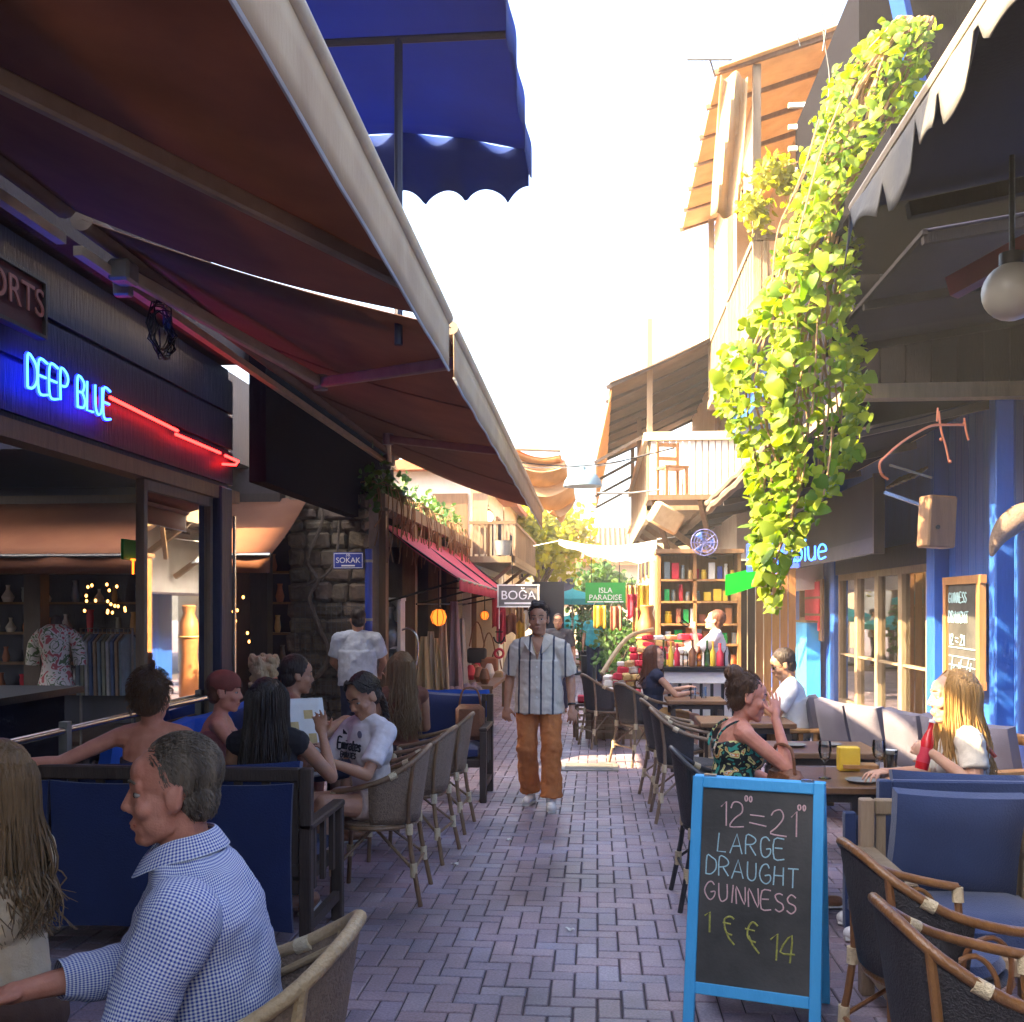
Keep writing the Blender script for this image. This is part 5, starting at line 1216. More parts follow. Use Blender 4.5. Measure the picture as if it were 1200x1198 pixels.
# ------------------------------------------------------------------ overhead: lamp shade, cables, white sheet
def overhead():
    p = at(683, 560, 14.5)
    t = thing('street_lamp', 'blue-grey dome lamp hanging on a cable over the street', 'lamp', p)
    mb = MB(); mb.lathe([(.27, -.12), (.255, -.05), (.2, .03), (.11, .085), (.04, .1), (.04, .15), (0, .16), ], (0, 0, 0), 24); mb.build('dome', mat('dome_blue', (.20, .33, .42), (.17, .29, .37), .5), t, solid=.01)
    mb = MB(); mb.ball((0, 0, -.02), (.06, .06, .08), None, 10, 8); mb.build('bulb', M_['white_letter'], t)
    mb = MB(); A = lambda px, py, Y=14.5: at(px, py, Y)
    mb.tube([A(590, 540, 14), A(640, 545), A(683, 546), A(730, 540), A(790, 525, 15)], .009, 5, 4); tag(mb.build('overhead_cable', M_['black_metal']), 'slack cable across the street carrying the dome lamp', 'cable')
    mb = MB(); mb.tube([A(610, 548, 14), A(660, 548), A(710, 545), A(765, 530, 15)], .008, 5, 4); mb.tube([A(700, 578, 16), A(740, 578, 16), A(775, 574, 16)], .016, 5); tag(mb.build('overhead_cable', M_['grey_metal']), 'thin lower cable just under the dome lamp line', 'cable')
    for k, pts in enumerate(([(934, -20), (933, 30), (938, 55)], [(960, -20), (965, 40), (972, 90), (969, 130)], [(972, -20), (970, 20), (964, 60)])):
        mb = MB(); mb.tube([at(a, b_, 8.5) for a, b_ in pts], .006, 5, 4)
        tag(mb.build('dangling_wire', M_['black_metal']), ['short thin wire dangling at top, left of the vine', 'long thin wire dangling down to the vine top', 'thin wire crossing the long one above the vine'][k], 'wire')
    mb = MB(); mb.tube([at(805, 70, 11), at(858, 70, 11)], .012, 5); mb.tube([at(832, 70, 11), at(838, 90, 11.4)], .01, 5); tag(mb.build('aerial', M_['grey_metal']), 'thin television aerial against the white sky', 'aerial')
    # white sheet across the street
    t = thing('white_sheet_shade', 'white sheet stretched across the street beyond the dome lamp', 'shade sail', (.2, 18.5, 2.9))
    a, b_, c_, d_ = at(655, 638, 18), at(770, 630, 18), at(768, 655, 18), at(700, 644, 18)
    def f(u, v):
        p = at(655 + 115 * u, 632 + 4 * math.sin(u * 3) + v * (6 + 20 * u), 17.6 + 1.0 * (1 - v))
        return p + V((0, 0, -.06 * math.sin(PI * u) - .02 * math.sin(u * 25) * v))
    mb = MB(); mb.grid(f, 24, 8); mb.build('sheet', M_['white_canvas'], t, True, solid=.005)
    mb = MB(); mb.tube([at(625, 640, 18), at(655, 634, 18)], .008, 5); mb.tube([at(770, 632, 18), at(800, 628, 18)], .008, 5); mb.build('rope', M_['white_letter'], t, True)
    # green shop sign
    Y = 22; a, b_ = at(686, 683, Y), at(733, 707, Y); cx, cz, w, h = (a.x + b_.x) / 2, (a.z + b_.z) / 2, b_.x - a.x, a.z - b_.z
    s = thing('green_sign', 'green hanging sign with two lines of white capitals far down the street', 'sign', (cx, Y, b_.z))
    MB().box((cx, Y, cz), (w, .06, h)).build('board', mat('sign_leaf_green', (.02, .36, .05), (.016, .3, .04), .5), s, True, False)
    font_mesh('lettering', 'ISLA', .16, M_['white_letter'], s, (cx, Y - .035, cz + .05), (1, 0, 0), (0, 0, 1), .005)
    font_mesh('lettering', 'PARADISE', .16, M_['white_letter'], s, (cx, Y - .035, cz - .10), (1, 0, 0), (0, 0, 1), .005)
    MB().box((cx, Y - .035, cz - .19), (w * .9, .006, .025)).build('small_print', M_['white_letter'], s, True, False)
    mb = MB(); mb.tube([(cx - .3, Y, a.z), (cx - .3, Y, a.z + .6)], .01, 5); mb.tube([(cx + .3, Y, a.z), (cx + .3, Y, a.z + .6)], .01, 5); mb.build('hanger', M_['black_metal'], s, True)
    # parasols
    for px, py, Y, r, lab in ((671, 692, 26, .8, 'turquoise parasol behind the walking man'), (668, 722, 29, 1.0, 'lower pale teal parasol beyond the turquoise one'), (700, 714, 31, .8, 'small teal parasol under the green sign')):
        p = at(px, py, Y); t = thing('parasol', lab, 'parasol', (p.x, Y, 0), 0, 'parasols down the street')
        mb = MB(); mb.lathe([(r, p.z - .36), (r * .97, p.z - .22), (r * .5, p.z - .08), (.03, p.z + .02), (0, p.z + .06)], (0, 0, 0), 8); mb.build('canopy', M_['teal_canvas'], t, smooth=False, solid=.01)
        mb = MB(); mb.tube([(0, 0, 0), (0, 0, p.z)], .025, 8); mb.build('pole', M_['white_paint'], t)
        mb = MB(); mb.lathe([(.25, 0), (.25, .06), (.05, .1)], (0, 0, 0), 12); mb.build('base', M_['black_metal'], t)
    t = thing('litter_bin', 'dark litter bin standing in the middle of the far street', 'bin', (at(690, 770, 24).x, 24, 0))
    mb = MB(); mb.lathe([(.17, 0), (.19, .6), (.2, .62), (.2, .68), (.17, .7), (.1, .7)], (0, 0, 0), 16); mb.build('body', M_['black_metal'], t); mb = MB(); mb.tube([(.2 * math.cos(k * PI / 8), .2 * math.sin(k * PI / 8), .58) for k in range(16)], .012, 5, 0, True); mb.build('rim', M_['grey_metal'], t)
    # potted plants and goods far right
    rnd = random.Random(44)
    for k, (px, Y, hh) in enumerate(((688, 26, 1.7), (702, 24.5, 1.5), (716, 22.5, 1.3), (726, 21, 1.5), (735, 19.5, 1.2))):
        p = at(px, 760, Y); t = thing('potted_bush', ['tall leafy bush in a pot nearest the litter bin', 'second leafy potted bush right of the bin', 'third potted bush beneath the green sign', 'fourth potted bush right of the green sign', 'low potted bush nearest the sweet stall'][k], 'plant', (p.x, Y, 0), 0, 'potted bushes along the right')
        mb = MB(); mb.lathe([(.14, 0), (.2, .34), (.21, .34), (.19, .3), (0, .3)], (0, 0, 0), 12); mb.build('pot', M_['terracotta'], t)
        mb = MB()
        for q in range(6): mb.tube([(0, 0, .3), (rnd.uniform(-.15, .15), rnd.uniform(-.15, .15), hh * .6), (rnd.uniform(-.3, .3), rnd.uniform(-.3, .3), hh)], [.015, .012, .005], 5, 3)
        mb.build('stem', M_['bark'], t)
        pts = [V((rnd.gauss(0, .22), rnd.gauss(0, .22), .4 + (hh - .3) * rnd.random() ** .7)) for q in range(420)]
        foliage('foliage', pts, (.07, .14), M_['ivy_leaf'], t, rnd, False)
    cols = ['yellow_print', 'orange_canvas', 'red_print', 'tan_canvas', 'honey_wood']
    for k, (px, py, Y) in enumerate(((703, 728, 20, ), (722, 730, 19), (742, 716, 18.5), (748, 732, 18.5), (740, 704, 20), (754, 706, 18))):
        p = at(px, py, Y); t = thing('hanging_textile', ['golden fringed textile hanging under the green sign', 'rust textile hanging right of the golden one', 'crimson textile hanging beside the sweet stall', 'tan bag-like textile hanging above the sweets', 'honey-coloured textile hanging high behind the stall', 'yellow textile hanging next to the kiosk'][k], 'textile', p)
        w = .2 if k else .24; mb = MB(); mb.grid(lambda u, v: ((u - .5) * w, .04 * math.sin(u * 12), .3 - .42 * v - .03 * math.sin(u * 9) * v), 12, 6); mb.build('cloth', M_[[ 'yellow_print', 'terracotta', 'red_print', 'honey_wood', 'honey_wood', 'yellow_print'][k]], t, solid=.01)
        mb = MB(); mb.tube([(-w / 2, 0, .3), (0, 0, .5), (w / 2, 0, .3)], .007, 5); mb.build('cord', M_['black_metal'], t)
    p = at(758, 735, 17); t = thing('brass_urn', 'tall copper urn standing among the goods behind the sweet stall', 'urn', (p.x, 17, 0))
    mb = MB(); mb.lathe([(.16, 0), (.17, .5), (.14, .9), (.16, 1.2), (.15, 1.45), (.09, 1.6), (.12, 1.72), (.1, 1.74), (0, 1.7)], (0, 0, 0), 16); mb.build('body', mat('copper', (.55, .22, .08), (.45, .17, .06), .4, metal=.3), t)
    mb = MB(); mb.tube([(.17 * math.cos(k * PI / 8), .17 * math.sin(k * PI / 8), 1.2) for k in range(16)], .016, 6, 0, True); mb.build('band', M_['gold_print'], t)
overhead()

# ------------------------------------------------------------------ right: kiosk shelves and sweet stall
COLN = dict(red_print='red', yellow_print='yellow', paper='white', gold_print='gold', signal_blue='dark blue', orange_canvas='orange', white_paint='off-white', terracotta='brick red', green_print='green', zinc='grey', tan_canvas='tan', pewter='dark pewter', leather_brown='brown')
def kiosk():
    Y = 15.2; rnd = random.Random(61)
    xa, xb = at(772, 720, Y).x, at(866, 720, Y).x; zt, zb = at(800, 665, Y).z, at(800, 800, Y).z
    k = thing('goods_kiosk', 'honey-coloured timber kiosk with open shelves of jars and cartons', 'kiosk', ((xa + xb) / 2, Y, 0))
    mb = MB(); mb.box(((xa + xb) / 2, Y + .5, 1.25), (xb - xa, .04, 2.5)); mb.build('back_panel', M_['honey_wood'], k, True, False)
    for x in (xa, (xa * .55 + xb * .45), xb): MB().box((x, Y + .22, 1.25), (.05, .52, 2.5)).build('upright', M_['honey_wood'], k, True, False)
    MB().box(((xa + xb) / 2, Y + .2, 2.52), (xb - xa + .1, .7, .06)).build('roof_board', M_['mid_wood'], k, True, False)
    zs = [.5, .85, 1.15, 1.45, 1.78, 2.1]
    for z in zs: MB().box(((xa + xb) / 2, Y + .2, z), (xb - xa - .02, .48, .03)).build('shelf', M_['honey_wood'], k, True, False)
    cols = ['red_print', 'yellow_print', 'paper', 'gold_print', 'signal_blue', 'orange_canvas', 'white_paint', 'terracotta', 'green_print', 'zinc']
    me_box = []
    for c in cols:
        mb = MB(); mb.box((0, 0, .5), (1, 1, 1), None, .03); mb.box((0, -.505, .55), (.7, .02, .4)); me = mb.mesh('carton', False); me.materials.append(M_[c]); me_box.append(me)
        mb = MB(); mb.lathe([(.42, 0), (.48, .1), (.48, .7), (.36, .8), (.36, .86), (.4, .86), (.4, 1), (0, 1)], (0, 0, 0), 12); me = mb.mesh('jar'); me.materials.append(M_[c]); me_box.append(me)
    for z in zs:
        x = xa + .08; ci = 0
        while x < xb - .08:
            w = rnd.uniform(.06, .13); hh = rnd.uniform(.12, .26); me = rnd.choice(me_box)
            o = put(me, 'shelf_carton' if 'carton' in me.name else 'shelf_jar'); o.location = (x + w / 2, Y + .1 + rnd.uniform(-.04, .05), z + .016); o.scale = (w * .9, w * .9, hh)
            sn = ('bottom', 'second lowest', 'third', 'fourth', 'fifth', 'top')[zs.index(z)]
            if 'carton' in me.name: tag(o, '%s carton, %s from the left on the %s kiosk shelf' % (COLN[me.materials[0].name], ORD[ci], sn), 'carton', 'cartons on the kiosk shelves')
            else: tag(o, '%s lidded jar, %s from the left on the %s kiosk shelf' % (COLN[me.materials[0].name], ORD[ci], sn), 'jar', 'jars on the kiosk shelves')
            x += w + rnd.uniform(.01, .05); ci += 1
    # plank curtain right of the kiosk
    c = thing('plank_screen', 'upright plank screen between the kiosk and the blue wall', 'screen', (xb + .3, Y + .4, 0))
    for q in range(7): MB().box((xb + .12 + q * .12, Y + .42, 1.2), (.105, .03, 2.4)).build('plank', M_['honey_wood'] if q > 1 else M_['dark_wood'], c, True, False)
    # tiered sweet stall
    s = thing('sweet_stall', 'tiered market stall heaped with red and cream packets', 'market stall', (.75, 13.4, 0))
    cx, cy = .52, 13.4
    for q in range(5):
        MB().box((cx + .12 * q, cy + .22 * q, .19 + .085 * q), (1.35 - .12 * q, .24, .38 + .17 * q)).build('tier', M_['old_wood'], s, True, False)
    mb = MB(); mb.box((0, 0, .5), (1, 1, 1), None, .16); mb.box((0, -.5, .5), (.5, .04, .4)); base = mb
    pm = []
    for c_ in ('red_print', 'red_print', 'paper', 'gold_print', 'yellow_print', 'tan_canvas', 'white_paint', 'terracotta'):
        me = base.mesh('packet', False); me.materials.append(M_[c_]); pm.append(me)
    for q in range(5):
        top = .38 + .17 * q; x0 = cx + .12 * q - (1.35 - .12 * q) / 2 + .06; x1 = cx + .12 * q + (1.35 - .12 * q) / 2 - .05
        for lay in range(3):
            x = x0; ci = 0
            while x < x1:
                w = rnd.uniform(.07, .16); me = rnd.choice(pm[:3] if rnd.random() < .45 else pm)
                o = put(me, 'sweet_packet'); o.location = (x + w / 2, cy + .22 * q + rnd.uniform(-.05, .04), top + .002 + lay * .095); o.scale = (w, rnd.uniform(.1, .18), rnd.uniform(.06, .094)); o.rotation_euler = (rnd.uniform(-.12, .12), rnd.uniform(-.1, .1), rnd.uniform(-.5, .5))
                tag(o, '%s packet, %s from the left, %s layer of the %s stall tier' % (COLN[me.materials[0].name], ORD[ci], ('bottom', 'middle', 'upper')[lay], ('lowest', 'second', 'third', 'fourth', 'top')[q]), 'packet', 'packets heaped on the sweet stall'); x += w + .012; ci += 1
    mb = MB(); p0, p1, p2 = at(705, 790, 13), at(735, 748, 13.6), at(765, 738, 14.2)
    mb.tube([p0, p1, p2], .03, 8, 4); mb.build('rim', M_['rattan_pale'], s, True)
    # bottles row on counter beside
    ct = thing('black_counter', 'black-topped counter with pale panels behind the woman in navy', 'counter', (1.3, 12.4, 0))
    a, b_ = at(770, 790, 12.2), at(822, 790, 12.2)
    MB().box(((a.x + b_.x) / 2 + .2, 12.4, .97), (b_.x - a.x + .5, .42, .05)).build('top', M_['black_metal'], ct, True, False)
    MB().box(((a.x + b_.x) / 2 + .2, 12.42, .87), (b_.x - a.x + .4, .34, .13)).build('apron', M_['white_paint'], ct, True, False)
    for q in range(8): MB().box((a.x + .02 + q * .125, 12.25, .42), (.035, .03, .76)).build('slat', M_['black_metal'], ct, True, False)
    MB().box(((a.x + b_.x) / 2 + .2, 12.5, .42), (b_.x - a.x + .4, .05, .8)).build('panel', M_['white_paint'], ct, True, False)
    gl = [glass('bottle_amber', (.9, .55, .1), .05), glass('bottle_green', (.3, .55, .2), .05), M_['yellow_print'], M_['red_print'], M_['clear_glass'], M_['leather_brown']]
    for q in range(11):
        mb = MB(); r_, h_ = rnd.uniform(.028, .045), rnd.uniform(.2, .34); mb.lathe([(r_, 0), (r_, h_ * .55), (r_ * .35, h_ * .72), (r_ * .35, h_ * .95), (r_ * .42, h_), (0, h_)], (0, 0, 0), 12)
        o = mb.build('counter_bottle', gl[q % 6]); o.location = (a.x + .0 + q * .085, 12.4 + rnd.uniform(-.1, .1), .997)
        tag(o, '%s bottle, %s from the left on the black-topped counter' % (('amber', 'green', 'yellow', 'red', 'clear', 'brown')[q % 6], ('first', 'second', 'third', 'fourth', 'fifth', 'sixth', 'seventh', 'eighth', 'ninth', 'tenth', 'last')[q]), 'bottle', 'bottles on the black counter')
    # slatted crates in front of stall
    for q, (px, Y) in enumerate(((690, 13.3), (712, 12.9))):
        p = at(px, 800, Y); t = thing('slatted_stool', ['low slatted wooden rack with goods at the stall foot', 'slatted wooden rack stacked right beside the low one'][q], 'rack', (p.x, Y, 0), R(8))
        for x in (-.17, .17):
            for y in (-.15, .15): MB().box((x, y, .22), (.035, .035, .44)).build('leg', M_['mid_wood'], t, False, False)
        for z in range(4): MB().box((0, -.16, .16 + z * .08), (.36, .02, .03)).build('slat', M_['old_wood'], t, False, False)
        MB().box((0, 0, .45), (.4, .36, .03)).build('top', M_['dark_wood'], t, False, False)
        for z in range(3):
            o = put(pm[z * 2 + 1], 'sweet_packet'); o.location = (p.x - .1 + z * .1, Y, .467); o.scale = (.09, .12, .1 + .03 * z); tag(o, '%s packet, %s from the left on the %s slatted rack' % (('red', 'gold', 'tan')[z], ORD[z], ('left', 'right')[q]), 'packet', 'packets on the slatted racks')
kiosk()

# ------------------------------------------------------------------ the vine
def vine():
    rnd = random.Random(77)
    t = thing('hanging_vine', 'long leafy vine hanging from the upper storey, lit yellow-green by the sun', 'vine', at(950, 60, 8.6))
    Lb = [(1045, 20), (985, 70), (950, 120), (935, 190), (915, 260), (898, 330), (862, 400), (848, 440), (852, 480), (880, 530), (886, 590), (880, 640), (890, 680), (902, 716)]
    Rb = [(1100, 20), (1095, 70), (1090, 120), (1050, 190), (1020, 260), (1004, 330), (1012, 400), (1012, 440), (1012, 480), (1003, 530), (980, 575), (945, 630), (925, 670), (913, 716)]
    def pt(v, u, dep):
        s = v * (len(Lb) - 1); k = min(int(s), len(Lb) - 2); w = s - k
        l = (Lb[k][0] + (Lb[k + 1][0] - Lb[k][0]) * w, Lb[k][1] + (Lb[k + 1][1] - Lb[k][1]) * w); r = (Rb[k][0] + (Rb[k + 1][0] - Rb[k][0]) * w, Rb[k][1] + (Rb[k + 1][1] - Rb[k][1]) * w)
        return at(l[0] + (r[0] - l[0]) * u, l[1] + (r[1] - l[1]) * u, 8.35 - .55 * math.sin(PI * max(0, min(1, u))) * (.6 + .4 * v) + dep)
    mb = MB()
    for k in range(26):
        u0, u1 = rnd.uniform(.2, .9), rnd.uniform(.05, .95); v1 = rnd.uniform(.5, 1.0)
        pts = [pt(v1 * q / 7, u0 + (u1 - u0) * q / 7 + rnd.uniform(-.05, .05), .25 + rnd.uniform(-.1, .1)) for q in range(8)]
        mb.tube(pts, [.014 * (1 - q / 9) + .003 for q in range(8)], 5, 3)
    for a in ([(945, 200), (930, 230), (912, 270), (905, 330)], [(985, 120), (965, 170), (950, 220), (935, 280)], [(960, 140), (945, 190), (925, 240)], [(975, 500), (972, 540), (965, 580)], [(958, 370), (955, 440), (950, 500)]):
        mb.tube([at(x, y, 7.85) for x, y in a], .008, 5, 4)
    mb.build('stem', M_['twig'], t, True)
    # leaf mesh: heart-shaped, folded, 14 faces
    def leafmesh(nm, seed):
        r2 = random.Random(seed); o = [(0, 0), (.22, .10), (.42, .02), (.50, -.20), (.40, -.50), (.22, -.78), (0, -1.0), (-.22, -.78), (-.40, -.50), (-.50, -.20), (-.42, .02), (-.22, .10)]
        mid = [(0, -.05), (0, -.4), (0, -.75)]
        vs = [V((x * r2.uniform(.9, 1.1), y, -.22 * abs(x) - .14 * y * y + r2.uniform(-.02, .02))) for x, y in o] + [V((x, y, .03 - .14 * y * y)) for x, y in mid]
        fs = [(0, 12, 2, 1), (12, 13, 3, 2), (13, 4, 3), (13, 14, 5, 4), (14, 6, 5), (0, 11, 10, 12), (12, 10, 9, 13), (13, 9, 8), (13, 8, 7, 14), (14, 7, 6)]
        me = bpy.data.meshes.new(nm); me.from_pydata([tuple(v) for v in vs], [], fs); me.materials.append(M_['vine_leaf'])
        me.polygons.foreach_set('use_smooth', [True] * len(fs)); return me
    LM = [leafmesh('leaf', k) for k in range(5)]
    big = []
    def orient(rr):
        # leaves hang: face roughly towards light/street, tip down
        n = V((-.45 + rr.gauss(0, .6), -.5 + rr.gauss(0, .6), .6 + rr.gauss(0, .5))).normalized()
        d = V((rr.gauss(0, .75), rr.gauss(0, .5), -.9)); d = (d - n * d.dot(n)).normalized(); x = (-d).cross(n).normalized()
        return Matrix((x, -d, n)).transposed()
    SU = [rnd.uniform(.04, .96) for q in range(13)]; SV = [rnd.uniform(.62, 1.0) for q in range(13)]; SV[0] = SV[5] = 1.0
    def strand(rr):
        q = rr.randrange(13); v = rr.random() ** .9 * SV[q]
        u = SU[q] + .10 * math.sin(v * 7 + q * 1.7) + rr.gauss(0, .05); return v, max(-.06, min(1.06, u))
    for k in range(300):
        v, u = strand(rnd)
        while v < .14: v, u = strand(rnd)
        o = put(LM[k % 5], 'leaf', t, True); M = orient(rnd).to_4x4(); s = rnd.uniform(.075, .15) * (1.0 if v > .3 else .8); M.translation = pt(v, u, rnd.uniform(-.22, .05)); o.matrix_basis = M @ Matrix.Scale(s, 4)
    mb = MB()
    src = [( [v.co.copy() for v in m.vertices], [tuple(p.vertices) for p in m.polygons]) for m in LM]
    for k in range(3600):
        v, u = strand(rnd) if rnd.random() < .8 else (rnd.random() ** .92 * .9, rnd.random()); M = orient(rnd); s = rnd.uniform(.04, .095); p = pt(v, u, rnd.uniform(-.12, .55)); vs, fs = src[k % 5]
        mb.add([p + M @ (q * s) for q in vs], fs)
    me = bpy.data.meshes.new('foliage'); me.from_pydata(mb.v, [], mb.f); me.materials.append(M_['vine_leaf']); me.polygons.foreach_set('use_smooth', [True] * len(me.polygons))
    o = put(me, 'foliage', t, True); o['kind'] = 'stuff'
    # creeper on the balcony further back
    t2 = thing('balcony_creeper', 'thin yellow creeper on the sunlit balcony behind the vine', 'plant', at(890, 230, 11.8))
    pts = []
    for k in range(420):
        q = rnd.choice([(895, 205), (905, 195), (885, 235), (890, 255), (912, 200), (925, 215), (880, 245)]); pts.append(at(q[0] + rnd.gauss(0, 9), q[1] + rnd.gauss(0, 9), 11.8 + rnd.uniform(-.2, .2)))
    foliage('foliage', pts, (.06, .12), M_['tree_leaf'], t2, rnd)
    mb = MB(); mb.tube([at(935, 190, 11.8), at(905, 205, 11.8), at(885, 240, 11.8), at(880, 262, 11.8)], .012, 5, 4); mb.build('stem', M_['twig'], t2, True)
vine()
# ------------------------------------------------------------------ furniture
def rattan_chair(label, pole, weave, group, loop=True, cushion=None, name='rattan_chair'):
    t = thing(name, label, 'chair', (0, 0, 0), 0, group)
    rail = [(-.27, .20, .655), (-.285, .08, .675), (-.275, -.08, .72), (-.22, -.22, .80), (-.11, -.295, .865), (0, -.31, .88), (.11, -.295, .865), (.22, -.22, .80), (.275, -.08, .72), (.285, .08, .675), (.27, .20, .655)]
    mb = MB(); mb.tube(rail, .0165, 10, 4); mb.build('arm_rail', pole, t)
    mb = MB(); mb.tube([(x * .93, y * .93, z - .05) for x, y, z in rail[2:9]], .010, 8, 4); mb.build('back_rail', pole, t)
    rr = catmull(rail, 4)
    def f(u, v):
        k = 6 + u * (len(rr) - 13); i = min(int(k), len(rr) - 2); p = rr[i].lerp(rr[i + 1], k - i)
        q = V((p.x * .80, p.y * .80, .46)); return q.lerp(p, v)
    mb = MB(); mb.grid(f, 18, 8); mb.build('back_panel', weave, t, solid=.012)
    mb = MB(); mb.lathe([(0, .425), (.2, .425), (.235, .44), (.24, .455), (.22, .468), (0, .462)], (0, 0, 0), 22); mb.v = [(x * 1.0, y * .98, z) for x, y, z in mb.v]; mb.build('seat', weave, t)
    mb = MB(); mb.tube([(.238 * math.cos(k * PI / 12), .235 * math.sin(k * PI / 12), .437) for k in range(24)], .014, 8, 0, True); mb.build('seat_ring', pole, t)
    for s_ in (-1, 1):
        mb = MB(); mb.tube([(s_ * .275, .2, .66), (s_ * .245, .2, .45), (s_ * .235, .22, 0)], .0145, 8, 3); mb.build('leg', pole, t)
        mb = MB(); mb.tube([(s_ * .2, -.245, .815), (s_ * .195, -.215, .45), (s_ * .235, -.29, 0)], .0145, 8, 3); mb.build('leg', pole, t)
        if loop:
            mb = MB(); mb.tube([(s_ * .265, .12, .46), (s_ * .278, .12, .58), (s_ * .282, .06, .645), (s_ * .272, -.02, .60), (s_ * .262, -.03, .46)], .009, 8, 4); mb.build('arm_loop', pole, t)
        mb = MB(); mb.tube([(s_ * .238, .21, .2), (s_ * .1, .0, .42)], .009, 6); mb.tube([(s_ * .215, -.25, .2), (s_ * .1, .0, .42)], .009, 6); mb.build('brace', pole, t)
    mb = MB(); mb.tube([(-.238, .21, .2), (.238, .21, .2)], .010, 6); mb.build('stretcher', pole, t)
    mb = MB(); mb.tube([(-.212, -.25, .2), (.212, -.25, .2)], .010, 6); mb.build('stretcher', pole, t)
    for s_ in (-1, 1):
        for p, q in (((s_ * .243, .205, .40), (s_ * .241, .208, .46)), ((s_ * .198, -.222, .40), (s_ * .197, -.22, .46)), ((s_ * .238, .213, .17), (s_ * .238, .211, .24)), ((s_ * .213, -.25, .16), (s_ * .21, -.247, .24)), ((s_ * .265, .2, .60), (s_ * .273, .2, .655)), ((s_ * .266, -.118, .735), (s_ * .252, -.155, .753))): MB().cyl(p, q, .0215, .0215, 10).build('binding', M_['binding'], t)
    if cushion: mb = MB(); mb.lathe([(0, .47), (.2, .468), (.22, .49), (.2, .52), (0, .525)], (0, 0, 0), 20); mb.build('seat_cushion', cushion, t)
    return t
def place(proto, first, x, y, rz, label, group=None):
    o = proto if first else copy_tree(proto)
    o.location = (x, y, 0); o.rotation_euler = (0, 0, rz); o['label'] = label
    if group: o['group'] = group
    return o
lc = rattan_chair('x', M_['rattan_dark'], M_['wicker_grey'], 'rattan chairs along the left tables', False)
spots = [(-1.30, 5.98, 92, 'dark rattan chair under the girl in the white football shirt'), (-1.28, 6.95, 84, 'dark rattan chair directly behind the girl in the football shirt'), (-1.27, 7.85, 88, 'dark rattan chair nearest the blue-draped wooden armchair'),
         ]
for k, (x, y, a, l) in enumerate(spots): place(lc, k == 0, x, y, R(a), l)
pc = rattan_chair('pale rattan chair under the man in the blue checked shirt', M_['rattan_pale'], M_['wicker_grey'], 'rattan chairs', True)
pc.location = (-.93, 2.42, 0); pc.rotation_euler = (0, 0, R(92)); pc.scale = (1.12, 1.12, 1.06)
hc = rattan_chair('x', M_['rattan_honey'], M_['dark_wicker'], 'honey rattan armchairs at the lower right', True, M_['navy_cushion'])
place(hc, True, 1.17, 3.66, R(-84), 'honey rattan armchair just right of the chalkboard'); place(hc, False, 1.09, 2.92, R(-88), 'honey rattan armchair nearest the camera, at the lower right corner')
bc = rattan_chair('x', mat('rattan_brown', (.16, .10, .06), (.24, .16, .10), .4, 9, .3, 60), M_['dark_wicker'], 'brown tub chairs on the right', False)
place(bc, True, .50, 11.25, R(-60), 'brown tub chair under the woman in the navy top'); place(bc, False, .70, 9.2, R(-82), 'brown tub chair in front of the woman in navy, empty'); place(bc, False, .74, 8.35, R(-88), 'empty brown tub chair nearest the woman in the floral dress'); place(bc, False, .12, 12.6, R(-70), 'far brown tub chair by the slatted racks')
dc = rattan_chair('black wicker chair under the woman in the floral dress', mat('black_pole', (.022, .022, .028), (.034, .034, .04), .4, 9), M_['dark_wicker'], None, False, None, 'wicker_chair')
dc.location = (.74, 6.0, 0); dc.rotation_euler = (0, 0, R(-88))

def wood_sofa(label, w, d, hb, wood, seatm, backm, loc, rz, nb=1, slats=0, name='cushioned_bench', cat='bench', arms=True, panel=None, group=None):
    t = thing(name, label, cat, loc, rz, group); hw, hd = w / 2, d / 2
    for x in (-hw + .03, hw - .03):
        mb = MB(); mb.box((x, hd - .03, .31), (.06, .06, .62), None, .006); mb.build('leg', wood, t, False, False)
        mb = MB(); mb.box((x, -hd + .03, hb / 2), (.06, .06, hb), None, .006); mb.build('leg', wood, t, False, False)
        if arms: mb = MB(); mb.box((x, 0, .635), (.07, d, .035), None, .008); mb.build('armrest', wood, t, False, False)
        mb = MB(); mb.box((x, 0, .14), (.035, d - .12, .05)); mb.build('stretcher', wood, t, False, False)
        if arms:
            for k in range(3): MB().box((x, -hd + .15 + k * (d - .3) / 2, .46), (.025, .04, .31)).build('arm_slat', wood, t, False, False)
    mb = MB(); mb.box((0, 0, .34), (w - .122, d - .02, .07), None, .006); mb.build('seat_frame', wood, t, False, False)
    mb = MB(); mb.box((0, -hd + .03, hb - .035), (w - .122, .045, .07), None, .008); mb.build('back_rail', wood, t, False, False)
    mb = MB(); mb.box((0, -hd + .03, .42), (w - .122, .045, .06), None, .008); mb.build('back_rail', wood, t, False, False)
    n = slats or max(4, int(w / .14))
    for k in range(n):
        x = -hw + .09 + (w - .18) * k / (n - 1); MB().box((x, -hd + .03, (hb + .38) / 2), (.04, .02, hb - .52)).build('back_slat', wood, t, False, False)
    if panel:
        npn = max(2, round(w / .62))
        for k in range(npn): cushion('back_pad', panel, t, (-hw + .08 + (w - .16) * (k + .5) / npn, -hd - .012, (hb + .1) / 2 - .02), ((w - .16) / npn - .006, .05, hb - .2))
    nsc = max(1, round(w / .7))
    for k in range(nsc):
        x = -hw + .07 + (w - .14) * (k + .5) / nsc; cushion('seat_cushion', seatm, t, (x, .02, .43), ((w - .16) / nsc, d - .1, .13))
    for k in range(nb):
        x = -hw + .07 + (w - .14) * (k + .5) / nb; cushion('back_cushion', backm, t, (x, -hd + .13, .69), ((w - .16) / nb * .94, .16, .46), (-.17 + random.uniform(-.08, .05), random.uniform(-.06, .06), random.uniform(-.08, .08)))
    return t
